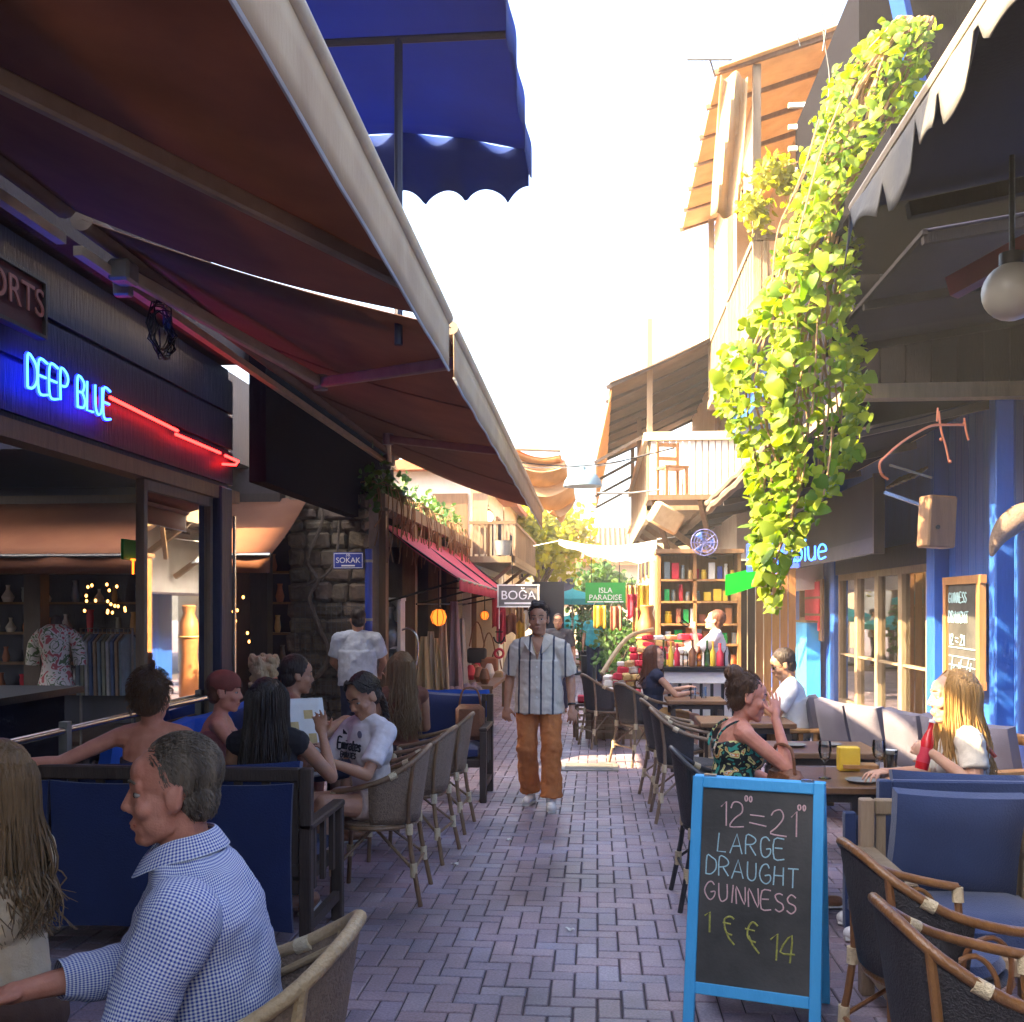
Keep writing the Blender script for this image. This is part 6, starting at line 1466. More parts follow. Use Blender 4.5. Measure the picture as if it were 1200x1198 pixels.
def cushion(name, m, parent, c, size, rot=None, piping=True):
    mb = MB(); nx = 10; hx_, hy, hz = size[0] / 2, size[1] / 2, size[2] / 2
    bm = bmesh.new(); bmesh.ops.create_cube(bm, size=2); bmesh.ops.subdivide_edges(bm, edges=bm.edges, cuts=6, use_grid_fill=True)
    for v in bm.verts:
        x, y, z = v.co; ax = [abs(x), abs(y), abs(z)]; th = size.index(min(size))
        o = [i for i in range(3) if i != th]; e = (1 - ax[o[0]] ** 6) * (1 - ax[o[1]] ** 6); p = [x, y, z]; p[th] *= .45 + .55 * e ** .5
        for i in o: p[i] *= 1 - .04 * (1 - ax[o[0] if i == o[1] else o[1]] ** 2) * (1 if ax[i] > .9 else 0)
        v.co = (p[0] * hx_, p[1] * hy, p[2] * hz)
    q = Euler(rot or (0, 0, 0)).to_matrix(); bm.verts.index_update()
    mb.add([q @ v.co + V(c) for v in bm.verts], [tuple(v.index for v in f.verts) for f in bm.faces]); bm.free()
    return mb.build(name, m, parent)

DW, BC, NC = M_['dark_wood'], M_['blue_cushion'], M_['navy_cushion']
wood_sofa('long dark wood bench with blue padded back behind the man in the checked shirt', 2.0, .66, .92, DW, BC, BC, (-2.38, 5.18, 0), 0, 3, panel=BC)
wood_sofa('blue cushioned bench against the steel railing', 2.6, .6, .86, DW, BC, mat('bright_blue_cushion', (.015, .10, .55), (.012, .08, .46), .9, 4, .2, 120), (-2.72, 7.0, 0), R(-90), 4)
ac = wood_sofa('dark wooden armchair draped with blue cloth beside the rattan chairs', .80, .62, .90, DW, BC, BC, (-1.36, 9.15, 0), R(180), 1, 5, 'wooden_armchair', 'armchair')
mb = MB(); mb.grid(lambda u, v: (-1.72 + .72 * u, 9.45 - .36 * math.sin(PI * (.5 + .0)) * 0 + (.07 if v < .5 else -.01) + .01 * math.sin(u * 20), .93 - abs(v - .5) * .5 + .005 * math.sin(u * 14)), 20, 10)
tag(mb.build('blue_throw', mat('bright_blue_cushion', (.015, .10, .55)), solid=.012), 'bright blue cloth draped over the back of the wooden armchair', 'cloth')
mb = MB(); mb.box((0, 0, .17), (.26, .12, .32), None, .04); b_ = thing('tan_bag', 'tan bag leaning in the blue-draped armchair', 'bag', (-1.14, 9.14, .50)); mb.build('body', M_['leather_brown'], b_); mb = MB(); mb.tube([(-.1, 0, .3), (-.06, 0, .46), (.06, 0, .46), (.1, 0, .3)], .01, 6, 4); mb.build('strap', M_['leather_brown'], b_)
# right terrace seating
HW = M_['honey_wood']
wood_sofa('honey wood bench with a row of lilac cushions along the terrace', 2.4, .62, .86, HW, M_['lilac_cushion'], M_['lilac_cushion'], (2.16, 7.9, 0), R(111), 5)
wood_sofa('navy sofa whose back faces the camera behind the empty navy armchair', 2.3, .72, .90, NC, NC, NC, (2.45, 5.22, 0), 0, 3, panel=NC, arms=False, name='navy_sofa', cat='sofa')
wood_sofa('navy corner sofa beyond the blonde woman', 1.4, .7, .86, NC, NC, NC, (3.0, 6.6, 0), R(90), 2, panel=NC, arms=False, name='navy_sofa', cat='sofa')
wood_sofa('wooden armchair with navy cushions facing the camera, right of the chalkboard', .74, .66, .86, M_['old_wood'], NC, NC, (1.52, 4.32, 0), R(180), 1, 5, 'wooden_armchair', 'armchair')
wood_sofa('navy-cushioned wooden armchair at the right edge of the picture', .74, .66, .82, HW, NC, NC, (2.30, 4.28, 0), R(180), 1, 5, 'wooden_armchair', 'armchair')
pch = wood_sofa('honey wood chair with slatted back under the man holding a phone', .6, .55, .86, HW, M_['lilac_cushion'], M_['lilac_cushion'], (1.80, 9.3, 0), R(80), 1, 7, 'wooden_armchair', 'armchair')

def square_table(label, cx, cy, w, d, top, leg, h=.74, rz=0, name='cafe_table'):
    t = thing(name, label, 'table', (cx, cy, 0), rz)
    mb = MB(); mb.box((0, 0, h - .02), (w, d, .04), None, .006); mb.build('table_top', top, t, False, False)
    mb = MB(); mb.box((0, 0, h - .065), (w - .1, d - .1, .05)); mb.build('apron', leg, t, False, False)
    for x in (-1, 1):
        for y in (-1, 1): MB().box((x * (w / 2 - .06), y * (d / 2 - .06), (h - .09) / 2), (.05, .05, h - .09), None, .004).build('leg', leg, t, False, False)
    return t
def round_table(label, cx, cy, r, top, leg, h=.74):
    t = thing('round_table', label, 'table', (cx, cy, 0))
    mb = MB(); mb.lathe([(0, h - .03), (r - .01, h - .03), (r, h - .02), (r, h - .005), (r - .006, h), (0, h)], (0, 0, 0), 32); mb.build('table_top', top, t)
    mb = MB(); mb.lathe([(.22, 0), (.22, .02), (.04, .05), (.03, .1), (.03, h - .08), (.08, h - .03)], (0, 0, 0), 14); mb.build('pedestal', leg, t); return t
round_table('pale round cafe table between the seated women on the left', -1.98, 6.05, .40, M_['pale_table'], M_['black_metal'])
round_table('second round cafe table on the left, behind the menu', -1.98, 7.5, .38, M_['table_wood'], M_['black_metal'])
square_table('brown cafe table with glasses beside the blonde woman', 1.56, 5.95, .86, .72, M_['table_wood'], DW)
square_table('brown cafe table behind the woman in the floral dress', 1.48, 7.2, .8, .62, M_['table_wood'], DW)
square_table('brown cafe table in front of the man with the phone', 1.25, 8.9, .78, .6, M_['table_wood'], DW)
square_table('brown cafe table beside the woman in navy', 1.02, 10.9, .6, .55, M_['table_wood'], DW)

# ------------------------------------------------------------------ table things
def glassware(name, label, cat, loc, prof, m, liquid=None, group=None):
    t = thing(name, label, cat, loc, 0, group); mb = MB(); mb.lathe(prof, (0, 0, 0), 16); mb.build('body', m, t)
    if liquid: mb = MB(); mb.lathe(liquid[0], (0, 0, 0), 14); mb.build('drink', liquid[1], t)
    return t
wine = [(.035, 0), (.035, .004), (.006, .012), (.005, .09), (.03, .12), (.038, .16), (.032, .21), (.03, .21), (.035, .16), (.027, .122), (0, .11)]
tumb = [(.028, 0), (.033, .12), (.031, .12), (.026, .008), (0, .008)]
pint = [(.032, 0), (.042, .15), (.040, .15), (.03, .008), (0, .008)]
glassware('wine_glass', 'empty stemmed glass at the left of the table by the blonde woman', 'glass', (1.27, 5.86, .742), wine, M_['clear_glass'])
glassware('wine_glass', 'stemmed glass beside the dark beer on the blonde woman\'s table', 'glass', (1.58, 5.92, .742), wine, M_['clear_glass'])
glassware('beer_glass', 'pint of dark stout with cream foam on the blonde woman\'s table', 'glass', (1.66, 5.98, .742), pint, M_['clear_glass'], ([(.029, .01), (.038, .125), (0, .127)], M_['beer_dark']))
mb = MB(); mb.lathe([(.038, .127), (.039, .148), (0, .15)], (1.66, 5.98, .742), 14); tag(mb.build('beer_foam', M_['paper']), 'cream foam on top of the dark stout', 'foam')
t = thing('menu_box', 'yellow drinks caddy standing on the blonde woman\'s table', 'caddy', (1.47, 6.16, .742)); MB().box((0, 0, .07), (.12, .08, .14), None, .005).build('body', M_['yellow_print'], t, False, False); MB().box((.06, 0, .03), (.2, .12, .02)).build('tray', M_['honey_wood'], t, False, False)
for k, (x, y) in enumerate(((1.44, 5.75), (1.72, 5.78), (1.35, 7.2), (1.6, 7.25), (1.2, 8.95))):
    mb = MB(); mb.lathe([(0, .003), (.06, .003), (.085, .016), (.088, .016), (.065, 0), (0, 0)], (x, y, .742), 16); tag(mb.build('small_plate', M_['grey_metal']), ['small dark plate nearest the chalkboard on the blonde\'s table', 'small dark plate right of the beer on the blonde\'s table', 'small dark plate left on the table behind the floral dress', 'small dark plate right on the table behind the floral dress', 'small dark plate on the table of the man with the phone'][k], 'plate', 'ashtray plates on the right tables')
glassware('tumbler', 'tall water glass on the pale round table at left', 'glass', (-1.82, 5.95, .742), tumb, M_['clear_glass'])
glassware('tumbler', 'second water glass near the menu on the round table', 'glass', (-1.74, 6.22, .742), tumb, M_['clear_glass'])
glassware('blue_cup', 'blue glass cup on the second left table', 'cup', (-1.8, 7.45, .742), tumb, glass('blue_glass', (.1, .25, .9), .05))
t = thing('sunglasses_case', 'black bag lying on the pale round table', 'bag', (-1.78, 6.1, .742), .3); mb = MB(); mb.box((0, 0, .04), (.22, .1, .08), None, .03); mb.build('body', M_['phone'], t); mb = MB(); mb.tube([(-.08, 0, .08), (0, 0, .14), (.08, 0, .08)], .008, 6, 4); mb.build('strap', M_['phone'], t)
for k, (x, y, m_) in enumerate(((-2.1, 5.9, 'paper'), (-2.12, 6.2, 'leather_brown'))):
    mb = MB(); mb.box((0, 0, .008), (.2, .14, .016), None, .003); o = mb.build('booklet', M_[m_]); o.location = (x, y, .742); o.rotation_euler = (0, 0, .4 * k); tag(o, ['white booklet on the pale round table', 'brown booklet on the pale round table'][k], 'booklet')
for k, (x, y) in enumerate(((1.0, 10.85), (1.12, 10.95))): glassware('tumbler', ['water glass left on the navy woman\'s table', 'water glass right on the navy woman\'s table'][k], 'glass', (x, y, .742), tumb, M_['clear_glass'])

# ------------------------------------------------------------------ chalkboard
def chalkboard():
    t = thing('chalkboard_sign', 'blue-framed A-board chalkboard with pink, blue and yellow chalk lettering', 'chalkboard', (.672, 4.36, 0), R(-17))
    W, H, fw = .54, 1.0, .045; tilt = R(12)
    for side in (1, -1):
        rot = Matrix.Rotation(-side * tilt, 4, 'X'); 
        def P(x, y, z): return rot @ V((x, y - side * 0, z - H)) + V((0, 0, H * math.cos(tilt)))
        def bx(name, m, c, s, par=t):
            mb = MB(); mb.box((0, 0, 0), s, None, .003); mb.M = None
            mb.v = [tuple(P(x + c[0], y + c[1], z + c[2])) for x, y, z in mb.v]; return mb.build(name, m, par, False, False)
        pn = bx('front_panel' if side == 1 else 'rear_panel', M_['chalkboard'], (0, -side * .012, .56), (W - fw, .012, .82))
        for q in (-1, 1): bx('frame_post', M_['sky_blue_paint'], (q * (W / 2 - fw / 2), -side * .015, .5), (fw, .03, H))
        bx('frame_rail', M_['sky_blue_paint'], (0, -side * .0155, H - fw / 2 - .002), (W - 2 * fw + .001, .031, fw)); bx('frame_rail', M_['sky_blue_paint'], (0, -side * .0155, .145), (W - 2 * fw + .001, .031, fw))
        if side == 1:
            o = P(0, 0, 0); xd = V((1, 0, 0)); yd = (P(0, 0, 1) - P(0, 0, 0)).normalized()
            def S(mat_, items, r, name):
                for txt, x, z, h, gap, rise in items: mb = MB(); strokes(mb, txt, P(x, -.0195, z), xd, yd, h, r, gap, .035, 5, 3, rise); mb.build(name, mat_, pn)
            S(M_['chalk_pink'], [('12', -.155, .80, .105, .12, -.02), ('=', -.03, .785, .10, .2, 0), ('21', .06, .78, .10, .14, -.03), ('00', -.05, .908, .022, .4, -.05), ('00', .165, .886, .022, .45, -.05)], .0032, 'chalk_lettering')
            S(M_['chalk_blue'], [('LARGE', -.155, .695, .077, .22, -.035), ('DRAUGHT', -.20, .60, .075, .20, -.075)], .0030, 'chalk_lettering')
            S(M_['chalk_pink'], [('GUINNESS', -.20, .50, .072, .21, -.075)], .0030, 'chalk_lettering')
            S(M_['chalk_yellow'], [('1', -.20, .365, .085, .2, -.06), ('€', -.125, .345, .095, .35, -.1), ('€', -.03, .325, .10, .35, -.1), ('14', .065, .29, .105, .12, -.1)], .0040, 'chalk_lettering')
    for q in (-.2, .2): mb = MB(); mb.box((q, 0, H * math.cos(tilt) + .006), (.05, .03, .012)); mb.build('hinge', M_['steel'], t, False, False)
chalkboard()
# ------------------------------------------------------------------ people
CLOUD = bpy.data.textures.new('cloth_folds', 'CLOUDS'); CLOUD.noise_scale = .09; CLOUD.noise_depth = 2
CLOUD2 = bpy.data.textures.new('hair_clumps', 'CLOUDS'); CLOUD2.noise_scale = .02; CLOUD2.noise_depth = 3
def remeshed(mb, name, m, parent, vox, smooth=4, disp=0., tex=None, fac=.5):
    me = bpy.data.meshes.new(name); me.from_pydata(mb.v, [], mb.f); me.materials.append(m)
    bm = bmesh.new(); bm.from_mesh(me); bmesh.ops.recalc_face_normals(bm, faces=bm.faces); bm.to_mesh(me); bm.free()
    o = put(me, name, parent)
    r = o.modifiers.new('remesh', 'REMESH'); r.mode = 'VOXEL'; r.voxel_size = vox; r.use_smooth_shade = True; r.adaptivity = 0
    if smooth: s = o.modifiers.new('smooth', 'SMOOTH'); s.factor = fac; s.iterations = smooth
    if disp: d = o.modifiers.new('folds', 'DISPLACE'); d.texture = tex or CLOUD; d.strength = disp; d.mid_level = .5; d.texture_coords = 'LOCAL'
    return o

def add_hand(mb, W, d, n, side, curl=.5, s=1., spread=.16, thumb=1.):
    """W wrist, d pointing along hand, n palm-side normal, side = +1 if thumb lies along +lat"""
    d = V(d).normalized(); n = V(n); n = (n - d * n.dot(d)).normalized(); lat = d.cross(n).normalized() * side
    q = Matrix((lat, d, -n)).transposed()
    mb.ball(W + d * .052 * s, (.043 * s, .055 * s, .0175 * s), q, 12, 8)
    mb.capsule(W - d * .02 * s, W + d * .03 * s, .026 * s, .028 * s, 8)
    for k, (o, L) in enumerate(((.033, .070), (.0115, .080), (-.011, .074), (-.032, .058))):
        b = W + d * (.090 - abs(o) * .25) * s + lat * o * s; a = o / .033 * spread; c = curl * (1 + .12 * k)
        p = b; dirv = (d * math.cos(a) + lat * math.sin(a)); ang = 0; r = .0092
        for j, f in enumerate((.44, .32, .24)):
            ang += c * (.7, 1.0, .8)[j]; dv = dirv * math.cos(ang) + n * math.sin(ang); e = p + dv * L * f * s
            mb.capsule(p, e, r * s, (r - .0007) * s, 8); p = e; r -= .0007
    b = W + d * .028 * s + lat * .032 * s; dv = (d * .62 + lat * .72 + n * .35 * thumb).normalized(); e = b + dv * .042 * s
    mb.capsule(b, e, .0135 * s, .0105 * s, 8); dv = (d * .85 + lat * .35 + n * (.25 + .5 * curl) * thumb).normalized(); mb.capsule(e, e + dv * .034 * s, .0105 * s, .008 * s, 8)

def head_shapes(mb, M, s, fem, beard=False):
    def b(c, r): mb.ball(M @ (V(c) * s), [x * s for x in r], M.to_3x3(), 16, 11)
    def c(a, e, r0, r1): mb.capsule(M @ (V(a) * s), M @ (V(e) * s), r0 * s, r1 * s, 8)
    b((0, -.014, .037), (.074, .094, .088)); b((0, .022, -.022), (.062, .066, .085)); b((0, .036, -.072), (.047 - .005 * fem, .048, .040))
    b((0, .060, -.099), (.021 - .003 * fem, .024, .018)); b((0, .052, .05), (.052, .034, .04))
    for q in (-1, 1):
        b((q * .036, .018, -.058), (.024, .045, .042)); c((q * .044, .005, -.075), (q * .018, .056, -.099), .016, .017)
        b((q * .010, .086, -.031), (.0095, .012, .008)); c((q * .044, .066, .030), (q * .013, .080, .026), .009, .009)
        b((q * .042, .056, -.026), (.022, .022, .022))
        c((q * .046, .066, .0175), (q * .018, .080, .0175), .0055, .0055); c((q * .045, .066, -.006), (q * .019, .078, -.006), .005, .005)
        b((q * .073, -.010, -.006), (.009, .021, .032)); c((q * .077, -.026, .018), (q * .081, -.016, -.024), .006, .006)
    c((0, .078, .020), (0, .099, -.024), .0085, .0115)
    c((-.014, .0835, -.060), (.014, .0835, -.060), .0075, .0075); c((-.011, .083, -.070), (.011, .083, -.070), .0075, .0075)
def fuzz(mb, M, s, n, seed, ln=.014, th=.005, hl=.09, back=0.):
    """short hairs standing on the skull, combed back and down"""
    r = random.Random(seed); Q = M.to_3x3()
    for k in range(n):
        d = V((r.gauss(0, 1), r.gauss(0, 1), r.gauss(0, 1))).normalized()
        p = V((d.x * (.072 + th), d.y * (.087 + th) - .032 - back, d.z * (.083 + th) + .048)) if r.random() < .75 else V((d.x * (.065 + th), -.055 + d.y * (.047 + th), -.012 + d.z * (.061 + th)))
        if p.y > .02 and p.z < hl - .02 * abs(p.x) / .07 + back: continue
        if p.y > -.03 and p.z < .012 - .3 * (p.y + .03): continue
        if p.z < -.055: continue
        t = V((d.x * .4 + r.gauss(0, .2), -1 * max(0, d.z) - .3 + r.gauss(0, .2), -1.0 * (1 - max(0, d.z)) + r.gauss(0, .2))); t = (t - d * t.dot(d) * .9).normalized()
        L = ln * r.uniform(.6, 1.3); a = M @ (p * s); e1 = M @ ((p + d * th + t * L * .45) * s); e2 = M @ ((p + d * th * 1.1 + t * L) * s)
        mb.tube([a, e1, e2], [.0016 * s, .0013 * s, .0004 * s], 3, 0, False, False)

def person(name, label, loc, rz, J, skin, hair, top=None, bottom=None, shoes=None, vox=.008, s=1., fem=0, heady=0., headp=0., headr=0., hands=None, group=None, bust=0.0, extra=None, fat=0., face=True, shirt=None, hs=1.07, prims=None):
    t = thing(name, label, 'person', loc, rz, group)
    g = lambda k: V(J[k]) * s
    pel, che, nec, hed = g('pel'), g('che'), g('nec'), g('hed')
    sk = SKIN[skin]
    up = (nec - pel).normalized(); xx = V((1, 0, 0)); yy = up.cross(xx).normalized(); xx = yy.cross(up); T = Matrix((xx, yy, up)).transposed()
    shL, shR = g('shL'), g('shR'); sw = (shR - shL).length / 2
    def torso(mb, gr, full=True, low=True, k=1.):
        f = fat
        if low: mb.ball(pel, (sw * .88 * (1 + .08 * fem) + gr, .115 + f * .6 + gr, .13 + gr * .5), T)
        wa = pel.lerp(che, .5); mb.ball(wa, (sw * (.76 - .08 * fem) + f + gr, .10 + f + gr, .19 + gr * .3), T)
        mb.ball(che, (sw * .84 + gr, .112 + f * .5 + gr, .17 + gr * .3), T)
        if full:
            tr = .5 if shirt else 1.; mb.capsule(shL.lerp(shR, .06), shL.lerp(shR, .94), .056 * tr + gr, .056 * tr + gr); mb.ball(che.lerp(nec, .45), (sw * .82 + gr, .09 + gr, .10 + gr), T)
            for q in (shL, shR): mb.capsule(nec - up * .015, nec.lerp(q, .75) - up * .02 * (1 - tr), .052 * tr + gr, .05 * tr + gr)
        if bust:
            for q in (-1, 1): mb.ball(che + T @ V((q * .075, .085, -.035)), (.062 + gr, .055 + gr, .06 + gr))
    mb = MB(); torso(mb, 0.)
    Mh = Matrix.Translation(hed) @ Euler((headp, headr, heady), 'ZXY').to_matrix().to_4x4() if False else Matrix.Translation(hed) @ Matrix.Rotation(heady, 4, 'Z') @ Matrix.Rotation(headp, 4, 'X') @ Matrix.Rotation(headr, 4, 'Y')
    mb.capsule(nec - up * .05 * s, Mh @ V((0, -.018, -.05)) , (.06 - .008 * fem) * s, (.053 - .008 * fem) * s, 12)
    head_shapes(mb, Mh, s * hs, fem)
    if prims: prims(mb, s)
    ar = 1 - .14 * fem
    for a, q in (('L', -1), ('R', 1)):
        S, E, W = g('sh' + a), g('el' + a), g('wr' + a)
        mb.capsule(S, E, .053 * s * ar, .041 * s * ar); mb.ball(S.lerp(E, .4), (.05 * s * ar, .05 * s * ar, .09 * s), frame_m(E - S)); mb.capsule(E, E.lerp(W, .3), .042 * s * ar, .042 * s * ar); mb.capsule(E.lerp(W, .3), W, .041 * s * ar, .027 * s * ar)
        hd = (hands or {}).get(a, {}); d = V(hd.get('d', (W - E).normalized())); n = V(hd.get('n', (0, 0, -1) if abs((W - E).normalized().z) < .7 else (-q, 0, 0)))
        add_hand(mb, W, d, n, hd.get('side', q * -1 if n.z < -.5 else 1), hd.get('curl', .45), s * (1 - .07 * fem), hd.get('spread', .16), hd.get('thumb', 1.))
        Hp, K, A, Tt = g('hip' + a), g('kn' + a), g('an' + a), g('to' + a)
        mb.capsule(Hp, K, .083 * s, .056 * s); mb.capsule(K, A, .054 * s, .036 * s); mb.ball(K.lerp(A, .32) - (Tt - A).normalized() * .015, (.052 * s, .052 * s, .12 * s), frame_m(A - K))
        hl = A + (A - Tt).normalized() * .04 * s; hl.z = Tt.z; mb.capsule(hl, Tt, .034 * s, .028 * s); mb.capsule(A, hl.lerp(Tt, .3), .036 * s, .036 * s)
    body = remeshed(mb, 'body', sk, t, vox, 3)
    # face pieces
    s0 = s; s = s * hs
    if face:
        P = lambda c: Mh @ (V(c) * s)
        for q in (-1, 1):
            mb = MB(); mb.ball(P((q * .0305, .0655, .0062)), (.0140 * s, .0125 * s, .0085 * s), Mh.to_3x3(), 12, 8); e = mb.build('eye', mat('eye_white', (.34, .31, .28), (.3, .28, .25), .3), t)
            mb = MB(); mb.ball(P((q * .0305, .0745, .0062)), (.0068 * s, .0045 * s, .0068 * s), Mh.to_3x3(), 10, 6); mb.build('iris', mat('iris', (.03, .018, .01), (.02, .012, .008), .15), e)
        for q in (-1, 1): mb = MB(); mb.tube([P((q * .013, .0865, .033)), P((q * .030, .0835, .0385)), P((q * .048, .070, .033))], [.0035 * s, .004 * s, .002 * s], 6, 3); mb.build('eyebrow', HAIR[hair.get('brow', hair['c'])], t)
        mb = MB(); mb.tube([P((-.024, .078, -.064)), P((-.009, .0875, -.0605)), P((0, .0885, -.062)), P((.009, .0875, -.0605)), P((.024, .078, -.064))], [.0015 * s, .0042 * s, .004 * s, .0042 * s, .0015 * s], 6, 3)
        mb.tube([P((-.022, .078, -.067)), P((0, .0870, -.0705)), P((.022, .078, -.067))], [.0015 * s, .0048 * s, .0015 * s], 6, 3); mb.build('lips', mat('lips_' + skin, tuple(x * y for x, y in zip((SKINC[skin]), (1.0, .62, .62))), None, .45), t)
    # hair
    hm = HAIR[hair['c']]; mb = MB(); P = lambda c: Mh @ (V(c) * s); Q = Mh.to_3x3(); st = hair.get('style', 'short'); th = hair.get('th', .007)
    bk = hair.get('back', 0.); mb.ball(P((0, -.032 - bk, .048)), ((.073 + th) * s, (.088 + th) * s, (.084 + th) * s), Q, 20, 14); mb.ball(P((0, -.055, -.012)), ((.066 + th) * s, (.048 + th) * s, (.062 + th) * s), Q, 16, 10)
    if st == 'quiff': mb.capsule(P((-.032, .045, .112)), P((.032, .05, .116)), .022 * s, .024 * s); mb.capsule(P((-.035, .01, .125)), P((.035, .015, .13)), .024 * s, .026 * s); mb.capsule(P((-.05, .03, .09)), P((-.055, -.02, .09)), .02 * s, .02 * s); mb.capsule(P((.05, .03, .09)), P((.055, -.02, .09)), .02 * s, .02 * s)
    if st == 'bun': mb.ball(P((-.0, -.10, .12)), (.055 * s, .055 * s, .05 * s), Q)
    if st in ('short', 'quiff') and th > .0035:
        for q in (-1, 1): mb.capsule(P((q * .069, .015, .04)), P((q * .072, .012, -.002)), .008 * s, .005 * s)
    if st == 'curly':
        rr = random.Random(5)
        for k in range(70):
            a, z = rr.uniform(0, 2 * PI), rr.uniform(-.1, .14)
            if math.sin(a) > .45 and z < .06: continue
            mb.ball(P((math.cos(a) * .088, math.sin(a) * .095 - .02, z)), (.026 * s,) * 3, Q, 8, 6)
    ho = remeshed(mb, 'hair', hm, t, min(vox, .007), 2, .012 if st != 'short' else .006, CLOUD2)
    if hair.get('fuzz'):
        mb = MB(); fuzz(mb, Mh, s, hair['fuzz'], 4, hair.get('fl', .016), th, hair.get('hl', .09), bk); mb.build('hair_strands', hm, t)
    if st in ('long', 'pony', 'braid'):
        rr = random.Random(int(loc[0] * 100) + 3); mb = MB(); Ln = hair.get('len', .32); n = hair.get('n', 170)
        for k in range(n):
            a = rr.uniform(-1, 1) * R(hair.get('sweep', 125)); r_ = rr.uniform(.0045, .008) * hair.get('w', 1.)
            sx, cx = math.sin(a), -math.cos(a); ro = rr.uniform(.9, 1.12)
            top_ = P((sx * .035, cx * .03 + .0, .128)); m1 = P((sx * .085 * ro, cx * .105 * ro - .012, .06)); m2 = P((sx * .092 * ro, cx * .11 * ro - .012, -.05)); 
            if st == 'long':
                d0 = Q @ V((sx * .10 * ro, cx * .12 * ro, 0)); base = hed + d0 * s; L = Ln * rr.uniform(.75, 1.05)
                back = Q @ V((0, -1, 0)); back.z = 0
                p3 = base + V((rr.gauss(0, .012), rr.gauss(0, .012), -.12 - L * .35)) + back * .02; p4 = base + V((rr.gauss(0, .02), rr.gauss(0, .02), -.12 - L * .7)) + back * .03; p5 = base + V((rr.gauss(0, .03), rr.gauss(0, .03), -.12 - L)) + back * .03
                mb.tube([top_, m1, m2, p3, p4, p5], [r_ * .7, r_, r_, r_, r_ * .8, r_ * .25], 4, 3)
            else:
                kn = P((0, -.12, .02 if st == 'pony' else -.05)); mb.tube([P((sx * .04, .05 * abs(cx) + .02, .125)), m1, P((sx * .05, -.105, .0)), kn], [r_ * .8, r_, r_, r_], 4, 3)
        if st == 'braid':
            pts = [P((0, -.115, -.05)), P((.02, -.13, -.12)), P((.035, -.12, -.2)), P((.045, -.1, -.28)), P((.05, -.085, -.36))]; pp = catmull(pts, 8)
            for ph in (0, 2.1, 4.2): mb.tube([p + V((math.cos(i * .75 + ph) * .014, math.sin(i * .75 + ph) * .01, 0)) for i, p in enumerate(pp)], [.016 * (1 - .5 * i / len(pp)) for i in range(len(pp))], 6)
        if st == 'pony': mb.tube([P((0, -.12, .02)), P((0, -.17, -.03)), P((0, -.165, -.14)), P((.01, -.15, -.25))], [.03, .034, .028, .008], 8, 4)
        mb.build('hair_strands', hm, t)
    # clothes
    s = s0
    if shirt: shirt(t, J, s)
    if top:
        mb = MB(); gr = top.get('g', .014); torso(mb, gr, top.get('full', True), top.get('low', True))
        sl = top.get('sleeve', 0)
        for a in 'LR':
            S, E, W = g('sh' + a), g('el' + a), g('wr' + a); k = top.get('loose', 1.)
            if sl > 0:
                f = min(1, sl); mb.capsule(S, S + (E - S) * .1, (.053 + gr) * s, (.055 + gr) * s); mb.cyl(S, S.lerp(E, f), (.054 * ar + gr * 1.2) * s * k, ((.054 - .010 * f) * ar + gr * 1.6) * s * k, 14)
            if sl > 1: mb.capsule(E, E, .046 * s * ar + gr, .046 * s * ar + gr); mb.cyl(E, E.lerp(W, sl - 1), .044 * s * ar + gr, (.034 * s * ar + gr), 14)
        hem = top.get('hem')
        if hem: 
            hv = V(hem) * s; n_ = 7; pts = [che.lerp(hv, q / 6) for q in range(n_)]
            R0 = Matrix((xx, yy, up)).transposed()
            rings = [p + R0 @ V((((sw * .86 + gr + .012) * (1 - i / 6) + .222 * s * i / 6) * math.cos(q * PI / 10), (.128 + fat + gr + .016 * i / 6) * math.sin(q * PI / 10), 0)) for i, p in enumerate(pts) for q in range(20)]
            fs = [(i * 20 + q, i * 20 + (q + 1) % 20, (i + 1) * 20 + (q + 1) % 20, (i + 1) * 20 + q) for i in range(n_ - 1) for q in range(20)] + [tuple(range(19, -1, -1)), tuple((n_ - 1) * 20 + q for q in range(20))]
            mb.add(rings, fs)
        if top.get('straps'):
            for q in (-1, 1): mb.tube([che + T @ V((q * .085, .105 + gr, .08)), nec.lerp(shL if q < 0 else shR, .45) + V((0, 0, .055)), che + T @ V((q * .07, -.11, .08))], .012, 6, 4)
        if top.get('cut'):
            cz = top['cut'] * s; mb.v = [(x, y, min(z, cz + .04 * abs(x) / .2)) for x, y, z in mb.v]
        remeshed(mb, top.get('name', 'shirt'), top['m'], t, max(vox, .007), top.get('sm', 3), top.get('disp', .022))
    if bottom:
        mb = MB(); gr = bottom.get('g', .013); mb.ball(pel, (sw * .88 * (1 + .1 * fem) + gr, .118 + fat * .6 + gr, .125), T)
        for a in 'LR':
            Hp, K, A = g('hip' + a), g('kn' + a), g('an' + a); L = bottom.get('len', 2.); w = bottom.get('wide', 0.)
            f = min(1, L); mb.capsule(Hp, Hp.lerp(K, .05), .088 * s + gr, .088 * s + gr); mb.cyl(Hp, Hp.lerp(K, f), .086 * s + gr, (.086 - .027 * f) * s + gr + w * .4, 14)
            if L > 1: mb.ball(K, (.06 * s + gr + w * .4,) * 3); mb.cyl(K, K.lerp(A, L - 1), .058 * s + gr + w * .4, .046 * s + gr + w, 14)
        if bottom.get('skirt'): mb.capsule(g('hipL'), g('knL').lerp(g('knR'), .0), .1, .08); mb.slab([g('hipL') + V((0, 0, .06)), g('hipR') + V((0, 0, .06)), g('knR').lerp(g('hipR'), .1) + V((0, 0, .04)), g('knL').lerp(g('hipL'), .1) + V((0, 0, .04))], (0, 0, -.12))
